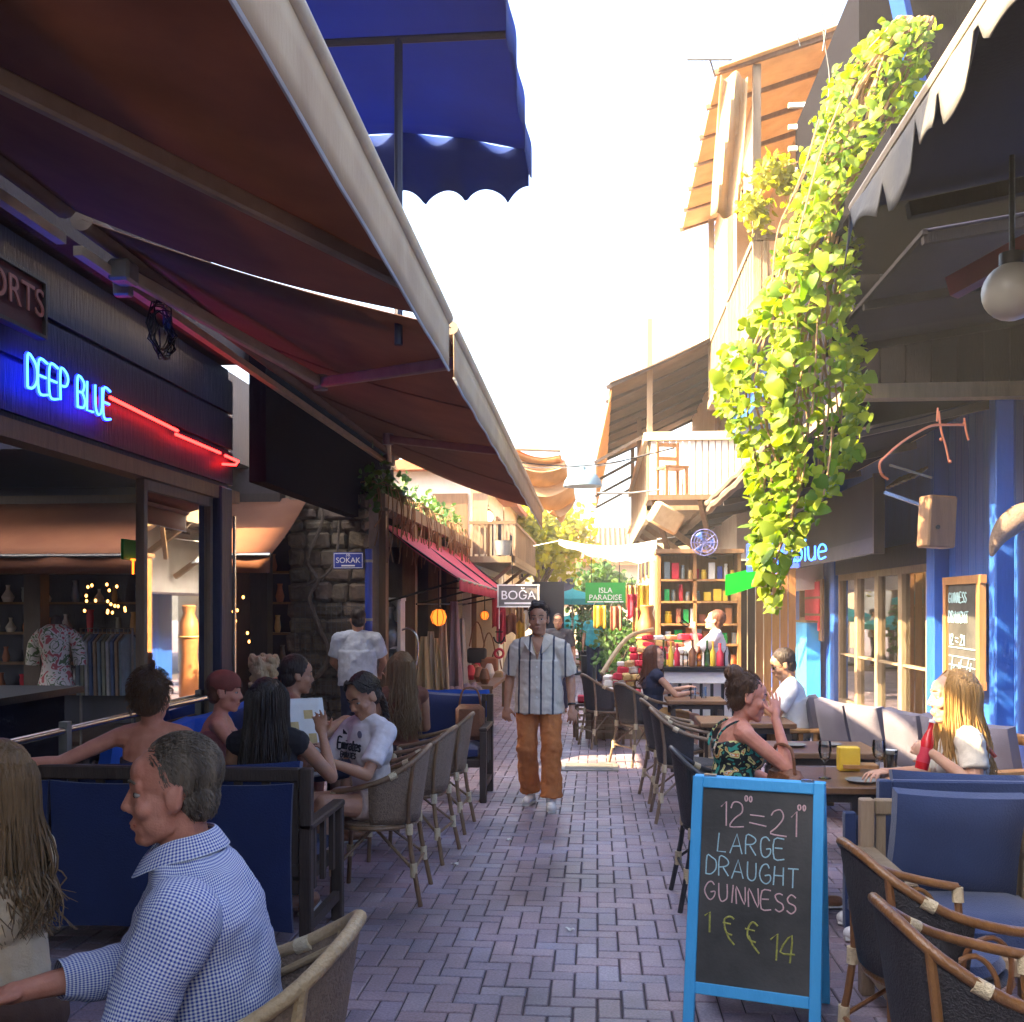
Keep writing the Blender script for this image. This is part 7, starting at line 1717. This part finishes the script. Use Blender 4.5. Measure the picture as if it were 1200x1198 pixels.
        remeshed(mb, bottom.get('name', 'trousers'), bottom['m'], t, max(vox, .008), 3, bottom.get('disp', .02))
    if shoes:
        for a in 'LR':
            A, Tt = g('an' + a), g('to' + a); d = (Tt - A); d.z = 0; d.normalize(); hl = V((A.x, A.y, Tt.z)) - d * .05 * s
            mb = MB(); mb.capsule(hl, Tt, .042 * s, .036 * s); mb.capsule(V((A.x, A.y, Tt.z + .05 * s)), hl.lerp(Tt, .35) + V((0, 0, .015)), .046 * s, .042 * s); mb.v = [(x, y, max(z, .012)) for x, y, z in mb.v]
            so_ = remeshed(mb, 'shoe', shoes, t, .007, 2)
            mb = MB(); mb.tube([V((hl.x, hl.y, .012)) - d * .03, V((hl.x, hl.y, .012)).lerp(V((Tt.x, Tt.y, .012)), .5), V((Tt.x, Tt.y, .014)) + d * .03], [.036, .043, .034], 8, 3); mb.v = [(x, y, .002 + max(0, min(z, .03) - .002) * .8) for x, y, z in mb.v]; mb.build('sole', mat('sole', (.55, .53, .5), None, .6), so_)
    if extra: extra(t, J, s, Mh)
    return t
def frame_m(d):
    d = V(d).normalized(); x, y = frame(d); return Matrix((x, y, d)).transposed()
SKINC = {'ruddy': (.50, .20, .125), 'tan': (.38, .19, .11), 'fair': (.58, .34, .23), 'olive': (.36, .195, .12)}

def seated(lean=0., sw=.185, seat=.46, head_f=.03, **kw):
    z = seat + .10; y = lambda h: lean * h
    J = dict(pel=(0, 0, z), che=(0, y(.33), z + .33), nec=(0, y(.50), z + .485), hed=(0, y(.55) + head_f, z + .625),
             shL=(-sw, y(.45), z + .43), shR=(sw, y(.45), z + .43), elL=(-sw - .05, y(.2) + .10, z + .17), elR=(sw + .05, y(.2) + .10, z + .17), wrL=(-sw + .02, .33, z + .14), wrR=(sw - .02, .33, z + .14),
             hipL=(-.095, .03, z - .02), hipR=(.095, .03, z - .02), knL=(-.12, .46, seat + .06), knR=(.12, .46, seat + .06), anL=(-.12, .44, .09), anR=(.12, .44, .09), toL=(-.13, .58, .035), toR=(.13, .58, .035))
    J.update(kw); return J
def standing(sw=.20, **kw):
    J = dict(pel=(0, 0, .93), che=(0, -.005, 1.25), nec=(0, -.01, 1.43), hed=(0, .015, 1.58), shL=(-sw, -.01, 1.385), shR=(sw, -.01, 1.385), elL=(-sw - .06, -.03, 1.10), elR=(sw + .06, -.03, 1.10), wrL=(-sw - .07, .05, .86), wrR=(sw + .07, .05, .86),
             hipL=(-.095, 0, .90), hipR=(.095, 0, .90), knL=(-.11, .02, .50), knR=(.11, .02, .50), anL=(-.11, -.02, .09), anR=(.11, -.02, .09), toL=(-.13, .12, .035), toR=(.13, .12, .035))
    J.update(kw); return J

def uv_loft(name, rings, m, parent, vlen=None, caps=False, sub=1, disp=.0):
    n = len(rings[0]); vs = [tuple(p) for r in rings for p in r] ; W = n
    fs = []; me = bpy.data.meshes.new(name)
    for i in range(len(rings) - 1):
        for k in range(n): fs.append((i * W + k, i * W + (k + 1) % n, (i + 1) * W + (k + 1) % n, (i + 1) * W + k))
    me.from_pydata(vs, [], fs); uv = me.uv_layers.new(name='UVMap')
    circ = max(sum((rings[i][k] - rings[i][(k + 1) % n]).length for k in range(n)) for i in range(len(rings)))
    acc = [0]
    for i in range(1, len(rings)): acc.append(acc[-1] + max((rings[i][k] - rings[i - 1][k]).length for k in range(0, n, 3)))
    li = 0
    for i in range(len(rings) - 1):
        for k in range(n):
            for (a, b) in ((k, i), (k + 1, i), (k + 1, i + 1), (k, i + 1)):
                uv.data[li].uv = (a / n * circ, acc[b]); li += 1
    me.materials.append(m); me.polygons.foreach_set('use_smooth', [True] * len(fs)); o = put(me, name, parent)
    if sub: sm = o.modifiers.new('subsurf', 'SUBSURF'); sm.levels = sub; sm.render_levels = sub
    if disp: d = o.modifiers.new('folds', 'DISPLACE'); d.texture = CLOUD; d.strength = disp; d.mid_level = .5; d.texture_coords = 'LOCAL'
    return o
def tube_rings(pts, radii, n=24, sm=4, flat=1.):
    P = catmull(pts, sm); out = []; px = None; m = len(pts)
    for i, p in enumerate(P):
        d = (P[min(i + 1, len(P) - 1)] - P[max(i - 1, 0)]).normalized()
        if px is None: px, _ = frame(d)
        px = (px - d * px.dot(d)).normalized(); y = d.cross(px); t = i / (len(P) - 1) * (m - 1); k = min(int(t), m - 2); r = radii[k] + (radii[k + 1] - radii[k]) * (t - k)
        out.append([p + (px * math.cos(2 * PI * q / n) + y * math.sin(2 * PI * q / n) * flat) * r for q in range(n)])
    return out
cloth = lambda n, c, c2=None, b=.2: mat('cloth_' + n, c, c2, .88, 10, b, 160)
WHT = cloth('white', (.74, .72, .70), (.68, .66, .65)); CREAM = cloth('cream', (.62, .48, .32), (.55, .41, .27)); NAVYT = cloth('navytop', (.015, .018, .05), (.012, .014, .04))
# 1 --- man in the checked shirt
GING = gingham('blue_gingham', (.80, .82, .86), (.012, .045, .36), .0088)
def check_shirt(t, J, s):
    g = lambda k: V(J[k]) * s
    pel, che, nec = g('pel'), g('che'), g('nec'); up = (nec - pel).normalized(); x = V((1, 0, 0)); y = up.cross(x)
    prof = [(pel - up * .10, .205, .165, 0), (pel, .205, .172, .01), (pel.lerp(che, .35), .20, .175, .012), (pel.lerp(che, .7), .212, .168, .004), (che, .228, .158, 0), (che.lerp(nec, .3), .238, .145, -.008), (che.lerp(nec, .55), .232, .125, -.012), (che.lerp(nec, .76), .185, .110, -.012), (nec - up * .012, .118, .096, -.004), (nec + up * .03, .078, .076, .006)]
    rings = []
    pr = []
    for i in range(len(prof) - 1):
        for q in range(3): w = q / 3; a, b = prof[i], prof[i + 1]; pr.append((a[0].lerp(b[0], w), a[1] + (b[1] - a[1]) * w, a[2] + (b[2] - a[2]) * w, a[3] + (b[3] - a[3]) * w))
    pr.append(prof[-1])
    n = 40
    for c, rx, ry, oy in pr:
        ring = []
        for q in range(n):
            a = 2 * PI * q / n + PI / 2; ca, sa = math.cos(a), math.sin(a); e = .82
            ring.append(c + y * oy + x * rx * math.copysign(abs(ca) ** e, ca) + y * ry * math.copysign(abs(sa) ** e, sa))
        rings.append(ring)
    uv_loft('shirt', rings, GING, t, sub=1, disp=.030)
    for a in 'LR':
        S, E, W = g('sh' + a), g('el' + a), g('wr' + a); q = -1 if a == 'L' else 1
        In = S + V((-q * .11, 0, -.035)) ; end = E.lerp(W, .72)
        uv_loft('sleeve', tube_rings([In, S + V((q * .006, 0, -.01)), S.lerp(E, .5), E, E.lerp(W, .4), end], [.055, .088, .078, .068, .062, .052], 24, 5), GING, t, sub=1, disp=.030)
    # collar
    rings = []
    for rx, ry, dz, oy in ((.082, .08, .012, .004), (.076, .074, .05, .004), (.074, .072, .062, .004), (.082, .082, .060, .006), (.098, .104, .025, .010), (.104, .112, .012, .012)):
        ring = []
        for q in range(32):
            a = 2 * PI * q / 32 + PI / 2; f = max(0, math.sin(a)); ring.append(nec + up * (dz - .035 * f ** 2) + y * (oy + .012 * f) + x * rx * math.cos(a) + y * ry * math.sin(a))
        rings.append(ring)
    uv_loft('collar', rings, GING, t, sub=1)
J = seated(.20, .205, .47, .055, elL=(-.29, .20, .72), elR=(.27, .22, .74), wrL=(-.20, .44, .70), wrR=(.13, .46, .74), knL=(-.16, .46, .53), knR=(.16, .46, .53))
J['hed'] = (0, .118, 1.22); J['nec'] = (0, .078, 1.07)
J['shL'] = (-.205, .075, 1.0); J['shR'] = (.205, .075, 1.0); J['che'] = (0, .05, .90)
person('person', 'grey-haired man in a blue and white checked shirt, seated in profile at lower left', (-.905, 2.42, 0), R(108), J, 'ruddy', dict(c='grey', style='short', th=.003, back=-.004, fuzz=5200, fl=.015, hl=.092), None, dict(m=cloth('darkblue', (.02, .03, .08))), M_['leather_brown'], .0045, 1.03, 0, R(2), R(-3), 0,
       dict(L=dict(curl=.35, n=(0, 0, -1)), R=dict(curl=.35, n=(0, 0, -1))), fat=.02, shirt=check_shirt, hs=1.02)
# 2 --- woman in cream tee at the left edge
J = seated(.10, .17, .50, .02, elL=(-.21, .04, .80), wrL=(-.12, .24, .64), elR=(.22, .1, .8), wrR=(.1, .3, .66))
st = MB(); 
person('person', 'woman with long dark blonde hair in a cream t-shirt at the left edge', (-1.57, 2.62, 0), R(84), J, 'ruddy', dict(c='darkblonde', style='long', len=.26, n=800, w=.5, brow='brown'), dict(m=CREAM, sleeve=.62, disp=.022, low=False), dict(m=cloth('brownskirt', (.10, .045, .03)), len=.6, g=.02, disp=.008, name='shorts'), M_['leather_brown'], .006, .98, 1, R(10), R(-6), 0, bust=1)
t = thing('bar_stool', 'low dark stool under the woman in the cream t-shirt', 'stool', (-1.57, 2.62, 0)); mb = MB(); mb.lathe([(0, .40), (.2, .40), (.21, .43), (.19, .455), (0, .46)], (0, 0, 0), 18); mb.build('seat', DW, t)
for k in range(4): a = k * PI / 2 + .7; mb = MB(); mb.tube([(.14 * math.cos(a), .14 * math.sin(a), .41), (.19 * math.cos(a), .19 * math.sin(a), 0)], .018, 8); mb.build('leg', DW, t)
# 3 --- woman with bare shoulders on the bench, arm along the back
J = seated(.05, .175, .50, .0, elL=(-.42, -.10, .92), wrL=(-.62, -.16, .93), elR=(.26, .06, .78), wrR=(.1, .3, .74))
person('person', 'bare-shouldered woman seen from behind, arm stretched along the blue bench', (-2.30, 5.12, 0), R(12), J, 'ruddy', dict(c='brown', style='short', th=.016, fuzz=1500, fl=.03), dict(m=cloth('strapless', (.05, .03, .05)), full=False, sleeve=0, cut=.90, disp=.01, name='top'), dict(m=cloth('darkskirt', (.03, .02, .03)), len=.7), M_['leather_brown'], .008, 1.0, 1, R(-14), R(-8), 0, dict(L=dict(n=(0, 0, -1))), bust=1)
# 4 --- woman with long dark hair from behind, raised hand
J = seated(.06, .17, .48, .0, elR=(.30, .20, .80), wrR=(.24, .26, 1.02), elL=(-.24, .12, .76), wrL=(-.08, .34, .78))
person('person', 'woman with very long dark hair seen from behind, one forearm raised', (-1.70, 5.16, 0), R(4), J, 'tan', dict(c='dark', style='long', len=.44, n=650, w=.75), dict(m=cloth('blacktop', (.012, .010, .016)), sleeve=0, disp=.01, name='top'), dict(m=cloth('darkskirt', (.03, .02, .03)), len=.7), M_['leather_brown'], .007, .99, 1, R(-10), R(-4), 0, dict(R=dict(d=(-.2, .3, 1), n=(0, -1, 0), curl=.5)))
# 5 --- person in reddish cap-like short hair facing right
J = seated(.08, .17, .46, .03, elL=(-.22, .2, .78), wrL=(-.05, .36, .78), elR=(.22, .2, .78), wrR=(.05, .36, .80))
def cap(t, J, s, Mh):
    mb = MB(); mb.ball(Mh @ V((0, -.015, .06)), (.09, .11, .085), Mh.to_3x3(), 18, 12); mb.v = [p for p in mb.v]
    mb.build('headscarf', cloth('rust', (.28, .07, .05)), t)
person('person', 'person in a rust headscarf facing right across the pale round table', (-2.42, 6.30, 0), R(-72), J, 'ruddy', dict(c='auburn', style='short', th=.004), dict(m=cloth('rosetop', (.30, .10, .10)), sleeve=0, full=False, cut=.93, disp=.01, name='top'), dict(m=cloth('darkskirt', (.03, .02, .03)), len=.8), M_['leather_brown'], .009, .98, 1, R(-8), R(-4), 0, extra=cap)
# 6 --- curly pale blonde
J = seated(.05, .17, .46, .03)
person('person', 'woman with curly pale blonde hair on the railing bench', (-2.62, 7.75, 0), R(-60), J, 'ruddy', dict(c='pale', style='curly'), dict(m=cloth('blacktop', (.012, .01, .016)), sleeve=.4, disp=.01), dict(m=cloth('darkskirt', (.03, .02, .03)), len=1.), M_['leather_brown'], .011, .99, 1, R(40), 0, 0)
# 7 --- dark haired person with bare shoulder
J = seated(.15, .175, .46, .04, elR=(.24, .24, .80), wrR=(.1, .4, .86), elL=(-.22, .24, .8), wrL=(-.06, .4, .82))
person('person', 'dark-haired person with bare shoulders beyond the raised menu', (-2.25, 7.15, 0), R(-58), J, 'tan', dict(c='dark', style='short', th=.012), dict(m=NAVYT, sleeve=0, full=False, cut=.95, disp=.01, name='top'), dict(m=NAVYT, len=1.), M_['leather_brown'], .01, 1.02, 0, R(-10), R(-6), 0)
# 8 --- girl in the football shirt with the menu
def jersey_marks(t, J, s, Mh):
    # lettering on the chest and shoulder stripes; sits on the shirt front
    c = V((-.11, .168, .80)) * s
    mb = MB(); up = V((0, -.12, 1)).normalized(); strokes(mb, 'Emirates', V((.125, .160, .87)), (-1, 0, 0), up, .066, .0055, .10)
    strokes(mb, 'FLYBETTER' if False else 'EMIRATES', V((.085, .166, .825)), (-1, 0, 0), up, .030, .0034, .16); mb.build('shirt_lettering', cloth('inkblack', (.02, .02, .03)), t)
    mb = MB()
    for q in (-1, 1):
        for k in range(3): mb.tube([V((q * (.075 + k * .022), .05, 1.035 - k * .006)), V((q * (.085 + k * .022), .02, 1.052 - k * .008)), V((q * (.085 + k * .022), -.03, 1.045 - k * .008))], .0055, 5, 3)
    mb.build('shoulder_stripe', cloth('coral', (.75, .16, .08)), t)
    mb = MB(); mb.tube([(-.052, .075, 1.012), (0, .108, .98), (.052, .075, 1.012)], .006, 6, 4); mb.build('collar_trim', cloth('coral', (.75, .16, .08)), t)
    mb = MB(); mb.lathe([(.022, 0), (.022, .003), (0, .004)], (0, 0, 0), 14); mb.v = [tuple(V((-.075, .140, .965)) + V((x, z, y))) for x, y, z in mb.v]; mb.build('crest', cloth('crestgrey', (.20, .20, .30)), t)
    mb = MB()
    for k in range(3): mb.slab([V((.055 + k * .014, .140, .955)), V((.066 + k * .014, .140, .955)), V((.066 + k * .014, .140, .967 + k * .008)), V((.055 + k * .014, .140, .963 + k * .008))], (0, .003, 0))
    mb.build('bars_mark', cloth('inkblack', (.02, .02, .03)), t, smooth=False)
J = seated(.05, .17, .47, .04, elL=(-.23, .20, .77), wrL=(-.13, .40, .86), elR=(.22, .22, .76), wrR=(.10, .42, .84), knL=(-.13, .43, .62), knR=(.10, .44, .60), anL=(-.12, .52, .16), anR=(.1, .5, .14), toL=(-.12, .64, .10), toR=(.1, .63, .08))
jg = person('person', 'girl with a dark braid in a white football shirt, head bent over a menu', (-1.33, 5.98, 0), R(138), J, 'tan', dict(c='dark', style='braid', n=300, w=.6), dict(m=cloth('jersey', (.72, .66, .68), (.66, .6, .62), .1), sleeve=.75, disp=.018, g=.016), dict(m=cloth('floralshort', (.55, .40, .34)), len=.42, name='shorts'), None, .0065, .98, 1, R(8), R(-28), R(4), dict(L=dict(d=(.1, .3, 1), n=(.6, .5, 0), curl=.6), R=dict(d=(-.1, .3, 1), n=(-.6, .5, 0), curl=.6)), bust=.0, extra=jersey_marks)
mn = thing('menu_sheet', 'large open menu held up by the girl in the football shirt', 'menu', (-1.66, 5.60, .90), R(38))
def page(u, v): return V(((u - .5) * .36, .03 * math.sin(PI * u) + .10 * v, -.02 + .30 * v))
mb = MB(); mb.grid(page, 10, 8); mb.build('page', M_['paper'], mn, solid=.003)
for (u, v, w, h) in ((.2, .6, .12, .2), (.5, .45, .16, .25), (.75, .7, .14, .16), (.3, .2, .2, .12), (.78, .25, .12, .2)):
    mb = MB(); mb.add([page(u - w / 2, v - h / 2) + V((0, -.004, 0)), page(u + w / 2, v - h / 2) + V((0, -.004, 0)), page(u + w / 2, v + h / 2) + V((0, -.004, 0)), page(u - w / 2, v + h / 2) + V((0, -.004, 0))], [(0, 1, 2, 3)]); mb.build('printed_picture', [M_['gold_print']], mn, smooth=False)
# 9 --- long blonde hair from behind
J = seated(.02, .17, .46, .02)
person('person', 'woman with long light brown hair seen from behind, past the girl with the menu', (-1.52, 7.9, 0), R(25), J, 'tan', dict(c='darkblonde', style='long', len=.40, n=420, w=.75), dict(m=cloth('rusttop', (.20, .07, .04)), sleeve=0, disp=.01, name='top'), dict(m=cloth('darkskirt', (.03, .02, .03)), len=1.), M_['leather_brown'], .009, 1.02, 1)
# 10 --- man in white t-shirt standing with back to us
J = standing(.205, elL=(-.28, .06, 1.12), wrL=(-.22, .24, 1.0), elR=(.28, .06, 1.12), wrR=(.22, .24, 1.0))
person('person', 'dark-haired man in a white t-shirt standing with his back turned', (at(419, 800, 11.0).x, 11.0, 0), R(6), J, 'tan', dict(c='dark', style='short'), dict(m=cloth('paleblue', (.62, .66, .72)), sleeve=.75, hem=(0, 0, .86), g=.02, disp=.03), dict(m=NAVYT, g=.016), M_['leather_brown'], .010, .985, 0, R(15), R(-10))
# 11 --- walking man
def walker_extra(t, J, s, Mh):
    up = V((0, 0, 1))
    for q in (-1, 1):
        mb = MB(); pts = [V((q * .014, .150, 1.29)), V((q * .052, .10, 1.445)), V((q * .085, .065, 1.465)), V((q * .115, .10, 1.40)), V((q * .075, .145, 1.34))]
        mb.slab(pts, (0, .012, .004)); mb.build('collar', WSTR, t, smooth=False)
    mb = MB(); mb.tube([(-.06, .07, 1.44), (-.03, .125, 1.36), (0, .14, 1.31), (.03, .125, 1.36), (.06, .07, 1.44)], .0025, 5, 4); mb.build('necklace', M_['gold_print'], t)
    mb = MB()
    for k in range(5): mb.lathe([(.007, 0), (.007, .003), (0, .004)], (0, 0, 0), 8); n = len(mb.v) // (k + 1); mb.v[-n:] = [(x, .172 - z * -1 - .004 * k, 1.20 - .085 * k + y) for x, y, z in mb.v[-n:]]
    mb.build('button', M_['paper'], t)
    W = V(J['wrL']) * s; E = V(J['elL']) * s; d = (W - E).normalized(); mb = MB(); x, y = frame(d); c = W - d * .03
    mb.tube([c + (x * math.cos(k * PI / 8) + y * math.sin(k * PI / 8)) * .031 for k in range(16)], .009, 6, 0, True); mb.build('watch', M_['phone'], t)
WSTR = striped('walker_stripes', (.64, .57, .47), (.045, .05, .075), .098, .17, 0, .42, (.50, .45, .38))
J = standing(.180, elL=(-.265, -.03, 1.10), wrL=(-.285, .06, .85), elR=(.26, -.05, 1.11), wrR=(.28, .0, .85), shL=(-.180, -.01, 1.365), shR=(.180, -.01, 1.365), knL=(-.115, .10, .50), anL=(-.115, .12, .09), toL=(-.135, .27, .04), knR=(.105, .04, .50), anR=(.095, -.14, .11), toR=(.11, .0, .045), hed=(0, .035, 1.60), nec=(0, .0, 1.44))
person('person', 'man walking towards the camera in a striped open-collar shirt and rust trousers', (at(632, 800, 8.75).x, 8.75, 0), R(176), J, 'tan', dict(c='dark', style='quiff', th=.007, fuzz=1500, fl=.02, hl=.1), dict(m=WSTR, sleeve=.92, hem=(0, 0, .80), g=.018, loose=1.08, disp=.026), dict(m=cloth('rusttrouser', (.50, .17, .045), (.42, .135, .035)), g=.016, wide=.032, len=1.97, disp=.035), WHT, .0062, 1.0, 0, R(0), R(-4), 0, dict(L=dict(curl=.55, n=(.3, -1, 0)), R=dict(curl=.7, n=(-.3, -1, 0))), extra=walker_extra, prims=lambda mb, s: mb.slab([V((-.062, .075, 1.45)), V((.062, .075, 1.45)), V((.03, .138, 1.35)), V((0, .150, 1.255)), V((-.03, .138, 1.35))], (0, -.05, 0)))
# skin V at the open collar
# 12 --- man behind the walker
J = standing(.2)
person('person', 'dark-haired man far behind the walking man, mostly hidden by him', (at(654, 760, 16.5).x, 16.5, 0), R(180), J, 'olive', dict(c='dark', style='short'), dict(m=cloth('darkgrey', (.06, .06, .07)), sleeve=.8, hem=(0, 0, .85)), dict(m=NAVYT), M_['leather_brown'], .012, .93, 0)
# 13 --- woman in navy top
J = seated(.02, .17, .46, .02, elR=(.22, .2, .78), wrR=(.1, .40, .80), elL=(-.24, .18, .78), wrL=(-.1, .42, .84))
person('person', 'auburn-haired woman in a sleeveless navy top and tan shorts, looking over her shoulder', (.60, 11.22, 0), R(-75), J, 'fair', dict(c='auburn', style='long', len=.20, n=260, w=.7), dict(m=NAVYT, sleeve=0, disp=.01, name='top'), dict(m=cloth('tanshort', (.50, .28, .10)), len=.8, name='shorts'), M_['white_paint'], .009, .97, 1, R(-42), 0)
# 14 --- drinking man
J = standing(.205, elL=(-.27, .20, 1.20), wrL=(-.06, .26, 1.47), elR=(.28, .08, 1.1), wrR=(.14, .28, 1.08), hed=(0, .01, 1.585))
dm = person('person', 'sunlit man in a white shirt tipping back a glass by the kiosk', (at(838, 780, 12.8).x, 12.8, 0), R(80), J, 'fair', dict(c='auburn', style='short', th=.012), dict(m=WHT, sleeve=.85, hem=(0, 0, .85), g=.022, disp=.03), dict(m=cloth('khaki', (.35, .25, .14)), len=1.), M_['leather_brown'], .009, .97, 0, R(0), R(14), 0, dict(L=dict(d=(.3, .2, .8), n=(.8, -.2, 0), curl=.9)))
# 15 --- woman in floral dress, hand at her temple
FLOR = floral('dress_floral', (.008, .012, .016), [(.03, .30, .24), (.60, .62, .25), (.62, .22, .06), (.70, .62, .5)], 13)
def straps_bag(t, J, s, Mh):
    for q in (-1, 1):
        mb = MB(); mb.tube([(q * .085, .125, .90), (q * .09, .10, .99), (q * .09, .03, 1.055), (q * .085, -.07, 1.0), (q * .07, -.11, .9)], .007, 6, 4); mb.build('strap', FLOR, t)
J = seated(.10, .18, .46, .03, elR=(.27, .26, .80), wrR=(.155, .215, 1.085), elL=(-.26, .14, .74), wrL=(-.12, .40, .62), hed=(0, .11, 1.175))
fw_ = person('person', 'woman in a dark tropical print dress holding a hand to her temple', (.76, 5.97, 0), R(-82), J, 'ruddy', dict(c='brown', style='bun', th=.008, fuzz=1200, fl=.03), dict(m=FLOR, full=False, sleeve=0, cut=.925, g=.014, disp=.012, name='dress_top'), dict(m=FLOR, len=.75, g=.02, name='dress_skirt', skirt=True), M_['leather_brown'], .0055, 1.0, 1, R(-10), R(-10), R(-6), dict(R=dict(d=(-.34, .10, 1), n=(-1, -.35, 0), side=1, curl=.12, spread=.22), L=dict(n=(0, 0, -1))), bust=1, fat=.012, extra=straps_bag)
hb = thing('brown_handbag', 'brown leather handbag held on the lap of the woman in the floral dress', 'bag', (1.02, 5.74, .60), R(-70)); mb = MB(); mb.box((0, 0, .10), (.30, .10, .24), (R(-15), 0, 0), .04); mb.build('body', M_['leather_brown'], hb); mb = MB(); mb.tube([(-.12, 0, .2), (-.08, 0, .33), (.08, 0, .33), (.12, 0, .2)], .01, 6, 4); mb.build('strap', M_['leather_brown'], hb)
# 16 --- man with phone
J = seated(.10, .19, .46, .06, elL=(-.26, .18, .76), wrL=(-.12, .36, .88), elR=(.24, .2, .78), wrR=(.06, .38, .88))
def shades(t, J, s, Mh):
    mb = MB()
    for q in (-1, 1): mb.ball(Mh @ V((q * .032, .09, .008)), (.024, .008, .018), Mh.to_3x3(), 10, 6); mb.tube([Mh @ V((q * .055, .085, .012)), Mh @ V((q * .08, .0, .012))], .003, 4)
    mb.build('sunglasses', M_['phone'], t)
person('person', 'dark-haired man in a white t-shirt and sunglasses looking down at his phone', (1.76, 9.28, 0), R(82), J, 'olive', dict(c='dark', style='short', th=.01), dict(m=WHT, sleeve=.8, hem=(0, .02, .55), disp=.025), dict(m=cloth('jeans', (.03, .06, .16))), WHT, .008, 1.0, 0, R(8), R(-22), 0, dict(L=dict(d=(.2, .5, .6), n=(.5, .6, 0), curl=.7)), extra=shades)
ph = thing('mobile_phone', 'dark mobile phone held up by the man in sunglasses', 'phone', (1.36, 9.12, .97), R(70)); mb = MB(); mb.box((0, 0, 0), (.075, .009, .15), (R(-35), 0, 0), .003); mb.build('case', M_['phone'], ph, smooth=False); mb = MB(); mb.box((0, -.006, 0), (.066, .002, .135), (R(-35), 0, 0)); mb.build('screen', M_['zinc'], ph, smooth=False)
# 17 --- blonde woman with the red bottle
J = seated(.08, .175, .46, .04, elL=(-.27, .03, .79), wrL=(-.20, .205, .93), elR=(.24, .16, .78), wrR=(.06, .38, .80))
def bagstrap(t, J, s, Mh):
    for k, c in enumerate(('cola_red', 'leather_brown')):
        mb = MB(); mb.tube([(-.08 + k * .03, .16, .72), (-.07 + k * .03, .15, .90), (-.085 + k * .02, .09, 1.03), (-.09, 0, 1.06), (-.09, -.1, .95)], .010, 6, 4); mb.build('bag_strap', M_[c], t)
person('person', 'sunlit blonde woman in a cream top gripping a red bottle, facing left', (1.90, 5.42, 0), R(84), J, 'fair', dict(c='blonde', style='long', len=.34, n=700, w=.55, brow='darkblonde'), dict(m=cloth('creamtop', (.66, .60, .50)), sleeve=.6, disp=.02), dict(m=cloth('jeans', (.03, .06, .16))), WHT, .0055, 1.04, 1, R(4), R(0), 0, dict(L=dict(d=(.15, .75, .35), n=(1, 0, -.1), side=1, curl=1.05, spread=.08, thumb=1.3)), bust=1, extra=bagstrap)
bt = thing('red_bottle', 'red-labelled bottle gripped by the blonde woman', 'bottle', (1.605, 5.245, .895)); bt.rotation_euler = (R(-4), R(14), 0)
mb = MB(); mb.lathe([(.030, 0), (.032, .01), (.032, .135), (.026, .165), (.0135, .20), (.0125, .235), (.0145, .24), (.0145, .252), (0, .254)], (0, 0, 0), 18); mb.build('glass_body', M_['cola_red'], bt); mb = MB(); mb.lathe([(.0326, .035), (.0326, .11)], (0, 0, 0), 18); mb.build('label', M_['red_print'], bt); mb = MB(); mb.lathe([(.0155, .238), (.0155, .254), (0, .256)], (0, 0, 0), 12); mb.build('cap', M_['white_letter'], bt)
# far people
for k, (px, Y, c, lab) in enumerate(((697, 22.5, (.02, .35, .42), 'small far person in a turquoise top beside the potted bushes'), (682, 30, (.5, .48, .46), 'tiny far person in pale clothes under the teal parasol'))):
    person('person', lab, (at(px, 760, Y).x, Y, 0), R(170 - 60 * k), standing(.19), 'tan', dict(c='dark', style='short'), dict(m=cloth('far%d' % k, c), sleeve=.7, hem=(0, 0, .88)), dict(m=NAVYT), M_['leather_brown'], .016, .97, 0, face=False)
# drink glass for the drinking man
p = V((at(838, 780, 12.8).x - .33, 12.72, 1.47)); gg = glassware('tumbler', 'tilted glass at the lips of the drinking man', 'glass', p, tumb, M_['clear_glass']); gg.rotation_euler = (0, R(-55), 0)

# ------------------------------------------------------------------ haze volume added in place of lens bloom
hm_ = bpy.data.materials.new('haze'); hm_.use_nodes = True; nt_ = hm_.node_tree; nt_.nodes.remove(nt_.nodes['Principled BSDF'])
pv = nt_.nodes.new('ShaderNodeVolumePrincipled'); pv.inputs['Density'].default_value = .0025; pv.inputs['Color'].default_value = (.95, .93, .90, 1); pv.inputs['Anisotropy'].default_value = .0
nt_.links.new(pv.outputs[0], nt_.nodes['Material Output'].inputs['Volume'])
mb = MB(); mb.box((0, 45, 4.2), (124, 176, 10.6)); tag(mb.build('haze', hm_, smooth=False), 'haze volume added over the lane in place of lens bloom', 'haze', None, 'stuff')
